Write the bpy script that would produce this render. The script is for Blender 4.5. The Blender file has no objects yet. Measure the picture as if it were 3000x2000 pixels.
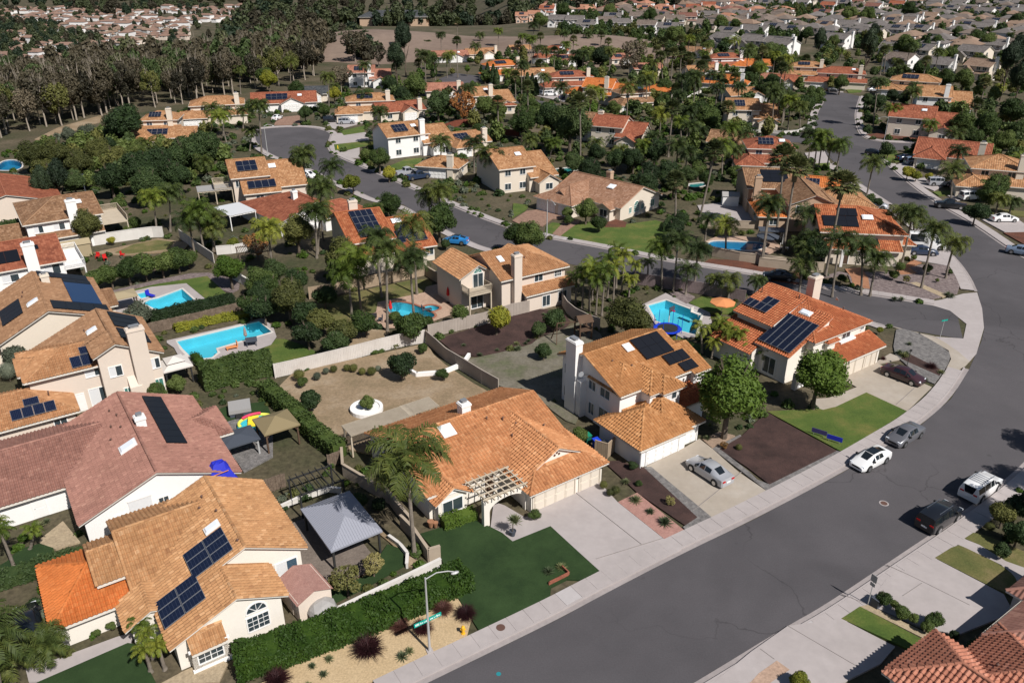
import bpy, bmesh, math, random
import numpy as np
from mathutils import Vector, Matrix
from mathutils.geometry import delaunay_2d_cdt

SC = bpy.context.scene
COL = SC.collection
R = math.radians
random.seed(7)

# ------------------------------------------------------------------ camera, sky, sun, exposure
CAM_H, CAM_PITCH = 44.0, 26.0
cam_data = bpy.data.cameras.new('camera')
cam_data.lens = 28.0
cam_data.sensor_width = 36.0
cam_data.clip_start = 0.5
cam_data.clip_end = 9000.0
cam = bpy.data.objects.new('camera', cam_data)
COL.objects.link(cam)
cam.location = (0.0, 0.0, CAM_H)
cam.rotation_euler = (R(90.0 - CAM_PITCH), 0.0, 0.0)
SC.camera = cam

SUN_EL = 47.0          # height of the sun
SUN_AZ = -49.0         # direction towards the sun, from +X anticlockwise
world = bpy.data.worlds.new('World')
SC.world = world
world.use_nodes = True
wn = world.node_tree
sky = wn.nodes.new('ShaderNodeTexSky')
sky.sky_type = 'NISHITA'
sky.sun_disc = False
sky.sun_elevation = R(SUN_EL)
sky.sun_rotation = R(90.0 - SUN_AZ)
sky.air_density = 1.0
sky.dust_density = 0.6
wn.links.new(sky.outputs[0], wn.nodes['Background'].inputs[0])
wn.nodes['Background'].inputs[1].default_value = 0.052
sun_data = bpy.data.lights.new('sun', 'SUN')
sun_data.energy = 5.0
sun_data.angle = R(0.53)
sun_data.color = (1.0, 0.955, 0.90)
sun = bpy.data.objects.new('sun', sun_data)
COL.objects.link(sun)
sun_dir = Vector((math.cos(R(SUN_EL)) * math.cos(R(SUN_AZ)), math.cos(R(SUN_EL)) * math.sin(R(SUN_AZ)), math.sin(R(SUN_EL))))
sun.rotation_euler = sun_dir.to_track_quat('Z', 'Y').to_euler()
sun.location = (60, -60, 120)
SC.view_settings.view_transform = 'Standard'
SC.view_settings.look = 'None'
SC.view_settings.gamma = 1.0
SC.view_settings.use_curve_mapping = False
SC.view_settings.exposure = 0.12
SC.cycles.max_bounces = 6
SC.cycles.transparent_max_bounces = 8
SC.cycles.caustics_reflective = False
SC.cycles.caustics_refractive = False

# ------------------------------------------------------------------ materials
MATS = {}
def nodes_of(name):
    m = bpy.data.materials.new(name); m.use_nodes = True
    nt = m.node_tree
    return m, nt, nt.nodes['Principled BSDF']

def ramp(nt, fac, stops):
    r = nt.nodes.new('ShaderNodeValToRGB')
    e = r.color_ramp.elements
    while len(e) < len(stops): e.new(0.5)
    for i, (p, c) in enumerate(stops):
        e[i].position = p; e[i].color = (*c, 1)
    nt.links.new(fac, r.inputs[0])
    return r.outputs[0]

def noise(nt, scale, detail=4, rough=0.6, vec=None, dist=0.0):
    n = nt.nodes.new('ShaderNodeTexNoise')
    n.inputs['Scale'].default_value = scale; n.inputs['Detail'].default_value = detail
    n.inputs['Roughness'].default_value = rough; n.inputs['Distortion'].default_value = dist
    if vec is not None: nt.links.new(vec, n.inputs['Vector'])
    return n.outputs['Fac']

def world_pos(nt):
    g = nt.nodes.new('ShaderNodeNewGeometry'); return g.outputs['Position']

def mixc(nt, fac, a, b, mode='MIX'):
    m = nt.nodes.new('ShaderNodeMix'); m.data_type = 'RGBA'; m.blend_type = mode
    for s, v in ((0, fac), (6, a), (7, b)):
        if hasattr(v, 'links') or hasattr(v, 'is_linked'): nt.links.new(v, m.inputs[s])
        elif isinstance(v, (int, float)): m.inputs[s].default_value = v
        else: m.inputs[s].default_value = (*v, 1)
    return m.outputs[2]

def bump(nt, b, h, strength, dist=0.05):
    n = nt.nodes.new('ShaderNodeBump'); n.inputs['Strength'].default_value = strength; n.inputs['Distance'].default_value = dist
    nt.links.new(h, n.inputs['Height']); nt.links.new(n.outputs[0], b.inputs['Normal'])

def surf(name, c1, c2=None, scale=1.0, rough=0.85, c3=None, fine=None, bmp=0.0, bscale=20.0, metal=0.0, spec=0.3, amp=0.24):
    """matt surface: two or three base colours blended by world-space noise, fine grain and relief"""
    m, nt, b = nodes_of(name)
    pos = world_pos(nt)
    c2 = c2 or tuple(v * 0.8 for v in c1)
    stops = [(0.30, c2), (0.68, c1)] if c3 is None else [(0.28, c2), (0.5, c1), (0.74, c3)]
    col = ramp(nt, noise(nt, scale, 6, 0.65, pos), stops)
    if fine:
        f = ramp(nt, noise(nt, fine, 3, 0.7, pos), [(0.3, (1 - amp,) * 3), (0.7, (1 + amp * 0.7,) * 3)])
        col = mixc(nt, 1.0, col, f, 'MULTIPLY')
    nt.links.new(col, b.inputs['Base Color'])
    b.inputs['Roughness'].default_value = rough; b.inputs['Metallic'].default_value = metal
    b.inputs['Specular IOR Level'].default_value = spec
    if bmp: bump(nt, b, noise(nt, bscale, 4, 0.6, pos), bmp)
    MATS[name] = m
    return m

def plain(name, c, rough=0.5, metal=0.0, spec=0.5, coat=0.0):
    m, nt, b = nodes_of(name)
    b.inputs['Base Color'].default_value = (*c, 1); b.inputs['Roughness'].default_value = rough
    b.inputs['Metallic'].default_value = metal; b.inputs['Specular IOR Level'].default_value = spec
    b.inputs['Coat Weight'].default_value = coat
    MATS[name] = m
    return m

surf('terrain', (0.085, 0.072, 0.042), (0.040, 0.050, 0.019), 0.07, 0.95, (0.155, 0.12, 0.082), fine=1.8, bmp=0.6, bscale=3, amp=0.4)
surf('dryhill', (0.205, 0.150, 0.118), (0.155, 0.110, 0.085), 0.02, 0.95, (0.25, 0.185, 0.145), fine=0.3, amp=0.12)
def asphalt():
    m, nt, b = nodes_of('asphalt'); pos = world_pos(nt)
    col = ramp(nt, noise(nt, 0.12, 6, 0.7, pos), [(0.3, (0.078, 0.073, 0.078)), (0.7, (0.098, 0.091, 0.097))])
    v = nt.nodes.new('ShaderNodeTexVoronoi'); v.feature = 'DISTANCE_TO_EDGE'; v.inputs['Scale'].default_value = 0.085
    warp = nt.nodes.new('ShaderNodeVectorMath'); warp.operation = 'ADD'
    nz = nt.nodes.new('ShaderNodeTexNoise'); nz.inputs['Scale'].default_value = 0.25; nz.inputs['Detail'].default_value = 5
    sc = nt.nodes.new('ShaderNodeVectorMath'); sc.operation = 'SCALE'; sc.inputs['Scale'].default_value = 5.0
    nt.links.new(pos, nz.inputs['Vector']); nt.links.new(nz.outputs['Color'], sc.inputs[0])
    nt.links.new(pos, warp.inputs[0]); nt.links.new(sc.outputs[0], warp.inputs[1]); nt.links.new(warp.outputs[0], v.inputs['Vector'])
    crack = ramp(nt, v.outputs['Distance'], [(0.0, (0.62, 0.62, 0.62)), (0.007, (1, 1, 1))])
    gate = ramp(nt, noise(nt, 0.05, 2, 0.5, pos), [(0.44, (0, 0, 0)), (0.52, (1, 1, 1))])
    crack = mixc(nt, gate, (1, 1, 1), crack)
    st = ramp(nt, noise(nt, 0.035, 3, 0.6, pos, 1.5), [(0.36, (0.84, 0.84, 0.84)), (0.5, (1, 1, 1)), (0.66, (1.07, 1.06, 1.05))])
    oil = ramp(nt, noise(nt, 0.55, 2, 0.5, pos), [(0.20, (0.72, 0.72, 0.72)), (0.27, (1, 1, 1))])
    col = mixc(nt, 1.0, mixc(nt, 1.0, col, st, 'MULTIPLY'), oil, 'MULTIPLY')
    g = ramp(nt, noise(nt, 9, 3, 0.8, pos), [(0.3, (0.86, 0.86, 0.86)), (0.7, (1.12, 1.12, 1.12))])
    col = mixc(nt, 1.0, mixc(nt, 1.0, col, g, 'MULTIPLY'), crack, 'MULTIPLY')
    nt.links.new(col, b.inputs['Base Color']); b.inputs['Roughness'].default_value = 0.9
    b.inputs['Specular IOR Level'].default_value = 0.25
    MATS['asphalt'] = m
asphalt()
surf('concrete', (0.385, 0.345, 0.335), (0.345, 0.31, 0.30), 0.16, 0.9, (0.42, 0.38, 0.37), fine=1.2, amp=0.06)
surf('concrete_warm', (0.37, 0.32, 0.265), (0.325, 0.28, 0.225), 0.18, 0.9, (0.43, 0.385, 0.335), fine=1.2, amp=0.06)
surf('slab_new', (0.45, 0.42, 0.415), (0.42, 0.39, 0.385), 0.4, 0.9, fine=2, amp=0.05)
surf('gutter', (0.35, 0.31, 0.30), (0.27, 0.24, 0.235), 0.3, 0.9, fine=2.5, amp=0.1)
surf('gutter_dark', (0.27, 0.24, 0.23), (0.22, 0.20, 0.19), 0.5, 0.95)
surf('sand', (0.52, 0.39, 0.235), (0.46, 0.335, 0.19), 0.6, 0.95, fine=7, bmp=0.4, bscale=14)
surf('turf', (0.024, 0.050, 0.014), (0.014, 0.034, 0.009), 0.35, 0.95, (0.034, 0.066, 0.02), fine=12, bmp=0.6, bscale=40)
surf('lawn', (0.085, 0.125, 0.024), (0.050, 0.092, 0.016), 0.28, 0.95, (0.17, 0.155, 0.045), fine=6, bmp=0.7, bscale=30)
surf('drylawn', (0.13, 0.125, 0.042), (0.080, 0.095, 0.028), 0.35, 0.95, (0.23, 0.17, 0.085), fine=6, bmp=0.6, bscale=30)
surf('dryyard', (0.275, 0.20, 0.125), (0.19, 0.145, 0.085), 0.2, 0.95, (0.37, 0.295, 0.21), fine=4, bmp=0.4, bscale=12)
surf('greyyard', (0.15, 0.135, 0.10), (0.085, 0.105, 0.042), 0.20, 0.95, (0.21, 0.19, 0.155), fine=3, bmp=0.4, bscale=12)
surf('mulch', (0.058, 0.033, 0.029), (0.032, 0.019, 0.017), 0.5, 0.95, (0.085, 0.047, 0.040), fine=9, bmp=0.8, bscale=18)
surf('redmulch', (0.155, 0.058, 0.034), (0.085, 0.038, 0.026), 0.5, 0.95, fine=8, bmp=0.7, bscale=16)
surf('pinkgravel', (0.42, 0.235, 0.195), (0.34, 0.18, 0.15), 2.0, 0.95, fine=12, bmp=0.6, bscale=20)
surf('greygravel', (0.17, 0.16, 0.155), (0.095, 0.09, 0.09), 2.5, 0.95, (0.26, 0.245, 0.235), fine=9, bmp=0.7, bscale=16)
surf('mauvegravel', (0.185, 0.145, 0.140), (0.105, 0.080, 0.082), 2.5, 0.95, (0.30, 0.25, 0.235), fine=7, bmp=0.8, bscale=12)
surf('sandstone', (0.42, 0.335, 0.225), (0.33, 0.26, 0.175), 0.8, 0.95, fine=5, bmp=0.4)
surf('terracotta', (0.38, 0.19, 0.105), (0.30, 0.14, 0.08), 0.7, 0.85, fine=4)
surf('brickpath', (0.33, 0.24, 0.175), (0.26, 0.185, 0.135), 0.8, 0.9, fine=5)
surf('paver', (0.27, 0.165, 0.12), (0.20, 0.12, 0.09), 1.5, 0.9, (0.33, 0.21, 0.155), fine=6)
surf('peachdeck', (0.45, 0.315, 0.235), (0.39, 0.265, 0.195), 0.5, 0.9, fine=4)
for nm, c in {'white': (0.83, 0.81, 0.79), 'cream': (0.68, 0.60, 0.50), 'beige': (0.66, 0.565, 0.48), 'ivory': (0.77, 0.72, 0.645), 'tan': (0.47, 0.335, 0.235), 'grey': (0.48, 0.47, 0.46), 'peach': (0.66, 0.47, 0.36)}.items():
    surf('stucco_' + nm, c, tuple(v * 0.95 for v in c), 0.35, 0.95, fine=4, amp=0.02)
plain('trim', (0.80, 0.79, 0.77), 0.6)
plain('trim_cream', (0.64, 0.57, 0.48), 0.7)
plain('fascia', (0.66, 0.62, 0.56), 0.7)
plain('gutter_white', (0.72, 0.72, 0.72), 0.45)
plain('dark', (0.02, 0.02, 0.022), 0.6)
plain('rubber', (0.018, 0.018, 0.018), 0.8)
plain('chrome', (0.55, 0.56, 0.58), 0.25, 0.9)
plain('steel', (0.42, 0.43, 0.44), 0.45, 0.6)
plain('galv', (0.50, 0.50, 0.50), 0.5, 0.3)
plain('skylight', (0.80, 0.84, 0.90), 0.18, 0.0, 0.6)
plain('blind', (0.66, 0.67, 0.68), 0.35, 0.0, 0.6)
plain('thermal', (0.008, 0.009, 0.013), 0.42, 0.0, 0.4)
plain('bluetherm', (0.010, 0.035, 0.105), 0.30, 0.0, 0.5)
plain('panel_frame', (0.30, 0.31, 0.33), 0.4, 0.5)
def glass(name, c, rough=0.08):
    m, nt, b = nodes_of(name)
    b.inputs['Base Color'].default_value = (*c, 1); b.inputs['Roughness'].default_value = rough
    b.inputs['Specular IOR Level'].default_value = 0.9
    MATS[name] = m
glass('glass', (0.035, 0.05, 0.06)); glass('glass_blue', (0.05, 0.09, 0.13)); glass('glass_car', (0.012, 0.016, 0.02), 0.05)
glass('glass_teal', (0.06, 0.20, 0.17))
def solar_mat(name, cell, line, lw):
    m, nt, b = nodes_of(name)
    uv = nt.nodes.new('ShaderNodeUVMap'); uv.uv_map = 'uv'
    br = nt.nodes.new('ShaderNodeTexBrick'); br.offset = 0.0; br.squash = 1.0
    br.inputs['Color1'].default_value = (*cell, 1); br.inputs['Color2'].default_value = (*[v * 1.25 for v in cell], 1)
    br.inputs['Mortar'].default_value = (*line, 1); br.inputs['Scale'].default_value = 1.0
    br.inputs['Mortar Size'].default_value = lw; br.inputs['Brick Width'].default_value = 1.0; br.inputs['Row Height'].default_value = 1.0
    nt.links.new(uv.outputs[0], br.inputs['Vector']); nt.links.new(br.outputs['Color'], b.inputs['Base Color'])
    b.inputs['Roughness'].default_value = 0.16; b.inputs['Specular IOR Level'].default_value = 0.55
    MATS[name] = m
solar_mat('solar', (0.008, 0.011, 0.024), (0.020, 0.028, 0.055), 0.018)
solar_mat('solar_grid', (0.006, 0.010, 0.028), (0.045, 0.055, 0.09), 0.035)

TILE_COL = {   # base colours of fired clay and concrete tile blends: dark, mid, light
    'tanA': ((0.315, 0.157, 0.074), (0.441, 0.236, 0.110), (0.546, 0.326, 0.173)),
    'orange': ((0.460, 0.130, 0.032), (0.540, 0.165, 0.045), (0.600, 0.210, 0.068)),
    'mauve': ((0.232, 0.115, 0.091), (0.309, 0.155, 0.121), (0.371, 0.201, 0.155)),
    'H': ((0.350, 0.148, 0.065), (0.498, 0.227, 0.101), (0.608, 0.323, 0.162)),
    'I': ((0.308, 0.138, 0.053), (0.440, 0.209, 0.083), (0.550, 0.297, 0.138)),
    'J': ((0.290, 0.082, 0.036), (0.405, 0.130, 0.055), (0.480, 0.190, 0.090)),
    'T': ((0.33, 0.130, 0.085), (0.44, 0.185, 0.120), (0.52, 0.24, 0.165)),
    'brown': ((0.185, 0.099, 0.054), (0.286, 0.159, 0.087), (0.370, 0.224, 0.134)),
    'tan': ((0.302, 0.146, 0.069), (0.414, 0.213, 0.103), (0.504, 0.291, 0.157)),
    'red': ((0.225, 0.070, 0.040), (0.310, 0.102, 0.056), (0.380, 0.140, 0.080)),
    'salmon': ((0.300, 0.125, 0.085), (0.385, 0.172, 0.115), (0.440, 0.215, 0.150)),
    'pinktan': ((0.270, 0.140, 0.085), (0.345, 0.190, 0.118), (0.410, 0.245, 0.165)),
    'dgrey': ((0.045, 0.050, 0.055), (0.070, 0.075, 0.082), (0.100, 0.105, 0.110)),
    'farg': ((0.132, 0.116, 0.111), (0.174, 0.156, 0.147), (0.222, 0.200, 0.190)),
    'farb': ((0.137, 0.105, 0.088), (0.185, 0.146, 0.123), (0.234, 0.191, 0.161)),
    'fart': ((0.206, 0.134, 0.096), (0.259, 0.178, 0.130), (0.307, 0.221, 0.163)),
    'fard': ((0.165, 0.075, 0.058), (0.210, 0.098, 0.075), (0.260, 0.130, 0.100)),
    'farp': ((0.330, 0.150, 0.092), (0.410, 0.200, 0.130), (0.480, 0.260, 0.175)),
    'valley': ((0.19, 0.120, 0.092), (0.25, 0.158, 0.120), (0.31, 0.205, 0.16)),
}
TILE_COL['farr'] = TILE_COL['red']
def tile_mat(key):
    """real tiles: every tile carries its own 'tint' value"""
    d, mi, l = TILE_COL[key]
    m, nt, b = nodes_of('tile_' + key)
    at = nt.nodes.new('ShaderNodeAttribute'); at.attribute_name = 'tint'
    col = ramp(nt, at.outputs['Fac'], [(0.0, d), (0.22, tuple(0.5 * (x + y) for x, y in zip(d, mi))), (0.6, mi), (1.0, l)])
    pos = world_pos(nt)
    w = ramp(nt, noise(nt, 0.45, 5, 0.7, pos), [(0.3, (0.80, 0.79, 0.78)), (0.66, (1.06, 1.06, 1.06))])
    w2 = ramp(nt, noise(nt, 6, 3, 0.7, pos), [(0.3, (0.88, 0.88, 0.88)), (0.7, (1.08, 1.08, 1.08))])
    col = mixc(nt, 1.0, mixc(nt, 1.0, col, w, 'MULTIPLY'), w2, 'MULTIPLY')
    nt.links.new(col, b.inputs['Base Color']); b.inputs['Roughness'].default_value = 0.85; b.inputs['Specular IOR Level'].default_value = 0.25
    MATS['tile_' + key] = m
def roof_mat(key):
    """tiled slope too far away to build tile by tile: barrel relief and course steps from the slope's own uv in metres"""
    d, mi, l = TILE_COL[key]
    m, nt, b = nodes_of('roof_' + key)
    uv = nt.nodes.new('ShaderNodeUVMap'); uv.uv_map = 'uv'
    sep = nt.nodes.new('ShaderNodeSeparateXYZ'); nt.links.new(uv.outputs[0], sep.inputs[0])
    def math_(op, a, bv=None):
        n = nt.nodes.new('ShaderNodeMath'); n.operation = op
        for i, v in enumerate((a, bv)):
            if v is None: continue
            if isinstance(v, (int, float)): n.inputs[i].default_value = v
            else: nt.links.new(v, n.inputs[i])
        return n.outputs[0]
    u = math_('DIVIDE', sep.outputs[0], 0.32); v = math_('DIVIDE', sep.outputs[1], 0.40)
    fu = math_('FLOOR', u); fv = math_('FLOOR', v)
    comb = nt.nodes.new('ShaderNodeCombineXYZ'); nt.links.new(fu, comb.inputs[0]); nt.links.new(fv, comb.inputs[1])
    wn_ = nt.nodes.new('ShaderNodeTexWhiteNoise'); wn_.noise_dimensions = '2D'; nt.links.new(comb.outputs[0], wn_.inputs['Vector'])
    col = ramp(nt, wn_.outputs['Value'], [(0.0, d), (0.25, tuple(0.4 * x + 0.6 * y for x, y in zip(d, mi))), (0.6, mi), (1.0, l)])
    pos = world_pos(nt)
    w = ramp(nt, noise(nt, 0.4, 5, 0.7, pos), [(0.3, (0.76, 0.75, 0.74)), (0.68, (1.08, 1.08, 1.08))])
    col = mixc(nt, 1.0, col, w, 'MULTIPLY')
    nt.links.new(col, b.inputs['Base Color']); b.inputs['Roughness'].default_value = 0.9; b.inputs['Specular IOR Level'].default_value = 0.2
    s = math_('SINE', math_('MULTIPLY', u, 2 * math.pi)); fr = math_('FRACT', v)
    hgt = math_('ADD', math_('MULTIPLY', s, 0.5), math_('MULTIPLY', fr, -0.8))
    bump(nt, b, hgt, 0.9, 0.07)
    MATS['roof_' + key] = m
for k in TILE_COL: tile_mat(k); roof_mat(k)

def leaf_mat(name, c1, c2, c3=None, trans=0.22):
    m, nt, b = nodes_of('leaf_' + name)
    oi = nt.nodes.new('ShaderNodeObjectInfo'); pos = world_pos(nt)
    f = noise(nt, 0.9, 3, 0.6, pos)
    f2 = noise(nt, 7.0, 2, 0.7, pos)
    mx = nt.nodes.new('ShaderNodeMath'); mx.operation = 'ADD'
    sc = nt.nodes.new('ShaderNodeMath'); sc.operation = 'MULTIPLY_ADD'; sc.inputs[1].default_value = 0.44; sc.inputs[2].default_value = -0.22
    nt.links.new(oi.outputs['Random'], sc.inputs[0])
    av = nt.nodes.new('ShaderNodeMath'); av.operation = 'MULTIPLY_ADD'; av.inputs[1].default_value = 0.45
    hf = nt.nodes.new('ShaderNodeMath'); hf.operation = 'MULTIPLY'; hf.inputs[1].default_value = 0.55
    nt.links.new(f, hf.inputs[0]); nt.links.new(f2, av.inputs[0]); nt.links.new(hf.outputs[0], av.inputs[2])
    nt.links.new(av.outputs[0], mx.inputs[0]); nt.links.new(sc.outputs[0], mx.inputs[1])
    col = ramp(nt, mx.outputs[0], [(0.30, c2), (0.52, c1), (0.74, c3 or tuple(v * 1.35 for v in c1))])
    nt.links.new(col, b.inputs['Base Color']); b.inputs['Roughness'].default_value = 0.6; b.inputs['Specular IOR Level'].default_value = 0.25
    tr = nt.nodes.new('ShaderNodeBsdfTranslucent'); nt.links.new(col, tr.inputs[0])
    ms = nt.nodes.new('ShaderNodeMixShader'); ms.inputs[0].default_value = trans
    out = nt.nodes['Material Output']
    nt.links.new(b.outputs[0], ms.inputs[1]); nt.links.new(tr.outputs[0], ms.inputs[2]); nt.links.new(ms.outputs[0], out.inputs[0])
    MATS['leaf_' + name] = m
leaf_mat('leaf', (0.071, 0.107, 0.026), (0.031, 0.055, 0.014), (0.125, 0.161, 0.043))
leaf_mat('bright', (0.060, 0.110, 0.014), (0.027, 0.059, 0.008), (0.101, 0.156, 0.024))
leaf_mat('dark', (0.041, 0.071, 0.023), (0.020, 0.036, 0.013), (0.071, 0.102, 0.033))
leaf_mat('olive', (0.105, 0.112, 0.031), (0.051, 0.060, 0.018), (0.160, 0.160, 0.046))
leaf_mat('yellow', (0.225, 0.232, 0.027), (0.112, 0.135, 0.018), (0.345, 0.315, 0.039))
leaf_mat('golden', (0.255, 0.225, 0.083), (0.143, 0.143, 0.045), (0.390, 0.330, 0.143))
leaf_mat('orange', (0.247, 0.128, 0.042), (0.112, 0.093, 0.027), (0.390, 0.143, 0.045))
leaf_mat('grey', (0.128, 0.147, 0.099), (0.069, 0.084, 0.057), (0.203, 0.225, 0.162))
leaf_mat('pine', (0.027, 0.045, 0.022), (0.014, 0.024, 0.013), (0.045, 0.065, 0.030), 0.100)
leaf_mat('euc', (0.064, 0.056, 0.034), (0.030, 0.028, 0.018), (0.100, 0.084, 0.052))
leaf_mat('bare', (0.128, 0.105, 0.068), (0.075, 0.063, 0.039), (0.195, 0.158, 0.105))
leaf_mat('palm', (0.059, 0.084, 0.020), (0.027, 0.044, 0.012), (0.120, 0.134, 0.027))
leaf_mat('palm_young', (0.119, 0.162, 0.021), (0.060, 0.093, 0.013), (0.217, 0.228, 0.032))
leaf_mat('fan', (0.091, 0.108, 0.036), (0.044, 0.059, 0.021), (0.169, 0.169, 0.067))
leaf_mat('agave', (0.111, 0.137, 0.072), (0.058, 0.081, 0.039), (0.208, 0.221, 0.091))
leaf_mat('redgrass', (0.070, 0.022, 0.022), (0.030, 0.010, 0.012), (0.130, 0.060, 0.045))
leaf_mat('far', (0.067, 0.081, 0.034), (0.034, 0.046, 0.021), (0.101, 0.106, 0.048), 0.1)
surf('dead_frond', (0.26, 0.20, 0.12), (0.16, 0.115, 0.065), 1.0, 0.9)
surf('bark', (0.16, 0.125, 0.095), (0.09, 0.07, 0.052), 2.0, 0.95, fine=6)
surf('palm_bark', (0.235, 0.20, 0.165), (0.15, 0.125, 0.10), 1.2, 0.95, fine=5)
surf('pale_bark', (0.40, 0.345, 0.285), (0.27, 0.225, 0.18), 1.5, 0.95)
surf('oldwood', (0.155, 0.115, 0.085), (0.09, 0.066, 0.05), 1.6, 0.95, (0.215, 0.165, 0.125), fine=5)
surf('deckwood', (0.20, 0.165, 0.14), (0.145, 0.118, 0.10), 0.6, 0.9, fine=5)
surf('whitefence', (0.62, 0.58, 0.54), (0.52, 0.475, 0.435), 0.7, 0.85)
surf('greige', (0.40, 0.345, 0.30), (0.34, 0.29, 0.25), 0.7, 0.9)
surf('mauve', (0.255, 0.195, 0.195), (0.19, 0.145, 0.145), 0.8, 0.9)
surf('tanwood', (0.40, 0.305, 0.215), (0.30, 0.225, 0.155), 0.8, 0.9)
surf('redwood', (0.215, 0.065, 0.038), (0.15, 0.045, 0.028), 0.9, 0.9)
surf('tanwall', (0.42, 0.345, 0.265), (0.34, 0.275, 0.21), 0.6, 0.95)
surf('whitewall', (0.68, 0.655, 0.62), (0.58, 0.55, 0.51), 0.5, 0.95)
surf('pergola', (0.52, 0.445, 0.345), (0.44, 0.37, 0.28), 1.0, 0.85)
surf('brownwood', (0.115, 0.070, 0.045), (0.075, 0.046, 0.03), 1.2, 0.85)
surf('brick', (0.33, 0.115, 0.072), (0.25, 0.085, 0.055), 2.0, 0.9, fine=6)
surf('poolshell', (0.30, 0.66, 0.74), (0.24, 0.58, 0.68), 0.5, 0.6)
surf('poolshell_deep', (0.08, 0.32, 0.50), (0.05, 0.24, 0.42), 0.5, 0.6)
surf('poolshell_green', (0.12, 0.30, 0.26), (0.08, 0.22, 0.20), 0.5, 0.6)
surf('coping_white', (0.62, 0.59, 0.55), (0.54, 0.51, 0.47), 0.7, 0.8)
surf('coping_brick', (0.34, 0.145, 0.095), (0.26, 0.105, 0.07), 1.2, 0.85)
def water_mat():
    m, nt, b = nodes_of('water'); nt.nodes.remove(b)
    out = nt.nodes['Material Output']
    t = nt.nodes.new('ShaderNodeBsdfTransparent'); t.inputs[0].default_value = (0.50, 0.90, 0.96, 1)
    g = nt.nodes.new('ShaderNodeBsdfGlossy'); g.inputs['Roughness'].default_value = 0.04
    fr = nt.nodes.new('ShaderNodeFresnel'); fr.inputs[0].default_value = 1.33
    bp = nt.nodes.new('ShaderNodeBump'); bp.inputs['Strength'].default_value = 0.25; bp.inputs['Distance'].default_value = 0.05
    nt.links.new(noise(nt, 1.6, 3, 0.6, world_pos(nt)), bp.inputs['Height'])
    nt.links.new(bp.outputs[0], g.inputs['Normal']); nt.links.new(bp.outputs[0], fr.inputs['Normal'])
    mx = nt.nodes.new('ShaderNodeMixShader')
    nt.links.new(fr.outputs[0], mx.inputs[0]); nt.links.new(t.outputs[0], mx.inputs[1]); nt.links.new(g.outputs[0], mx.inputs[2])
    nt.links.new(mx.outputs[0], out.inputs[0]); MATS['water'] = m
water_mat()
for nm, c in {'silver': (0.42, 0.43, 0.46), 'white': (0.78, 0.78, 0.78), 'grey': (0.15, 0.15, 0.165), 'black': (0.010, 0.011, 0.014), 'maroon': (0.045, 0.018, 0.022), 'navy': (0.020, 0.034, 0.070), 'bluegrey': (0.20, 0.26, 0.36), 'blue': (0.03, 0.24, 0.60)}.items():
    plain('paint_' + nm, c, 0.28, 0.25 if nm in ('silver', 'grey', 'bluegrey', 'blue') else 0.0, 0.5, 0.6)
for nm, c in {'red': (0.55, 0.02, 0.02), 'royal': (0.02, 0.03, 0.45), 'green': (0.01, 0.20, 0.12), 'binblue': (0.01, 0.05, 0.55), 'olive': (0.235, 0.185, 0.10), 'slate': (0.065, 0.075, 0.095), 'canvas': (0.62, 0.58, 0.54), 'khaki': (0.36, 0.295, 0.185), 'orangecloth': (0.66, 0.26, 0.10), 'signgreen': (0.0, 0.30, 0.24), 'yellow': (0.75, 0.55, 0.03), 'hydrant': (0.75, 0.40, 0.02), 'cyan': (0.05, 0.45, 0.55), 'lime': (0.75, 0.75, 0.12), 'pinkred': (0.65, 0.05, 0.12), 'greycover': (0.33, 0.32, 0.31), 'lampred': (0.45, 0.01, 0.01), 'iron': (0.03, 0.03, 0.03), 'rust': (0.12, 0.065, 0.05), 'darkgreen': (0.01, 0.10, 0.07), 'stripe': (0.30, 0.24, 0.22), 'teal': (0.02, 0.22, 0.25), 'purple': (0.06, 0.05, 0.16)}.items():
    plain(nm, c, 0.6, 0.0, 0.35)
plain('ribmetal', (0.30, 0.31, 0.36), 0.45, 0.1)
plain('lettering', (0.85, 0.87, 0.85), 0.6)

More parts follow.
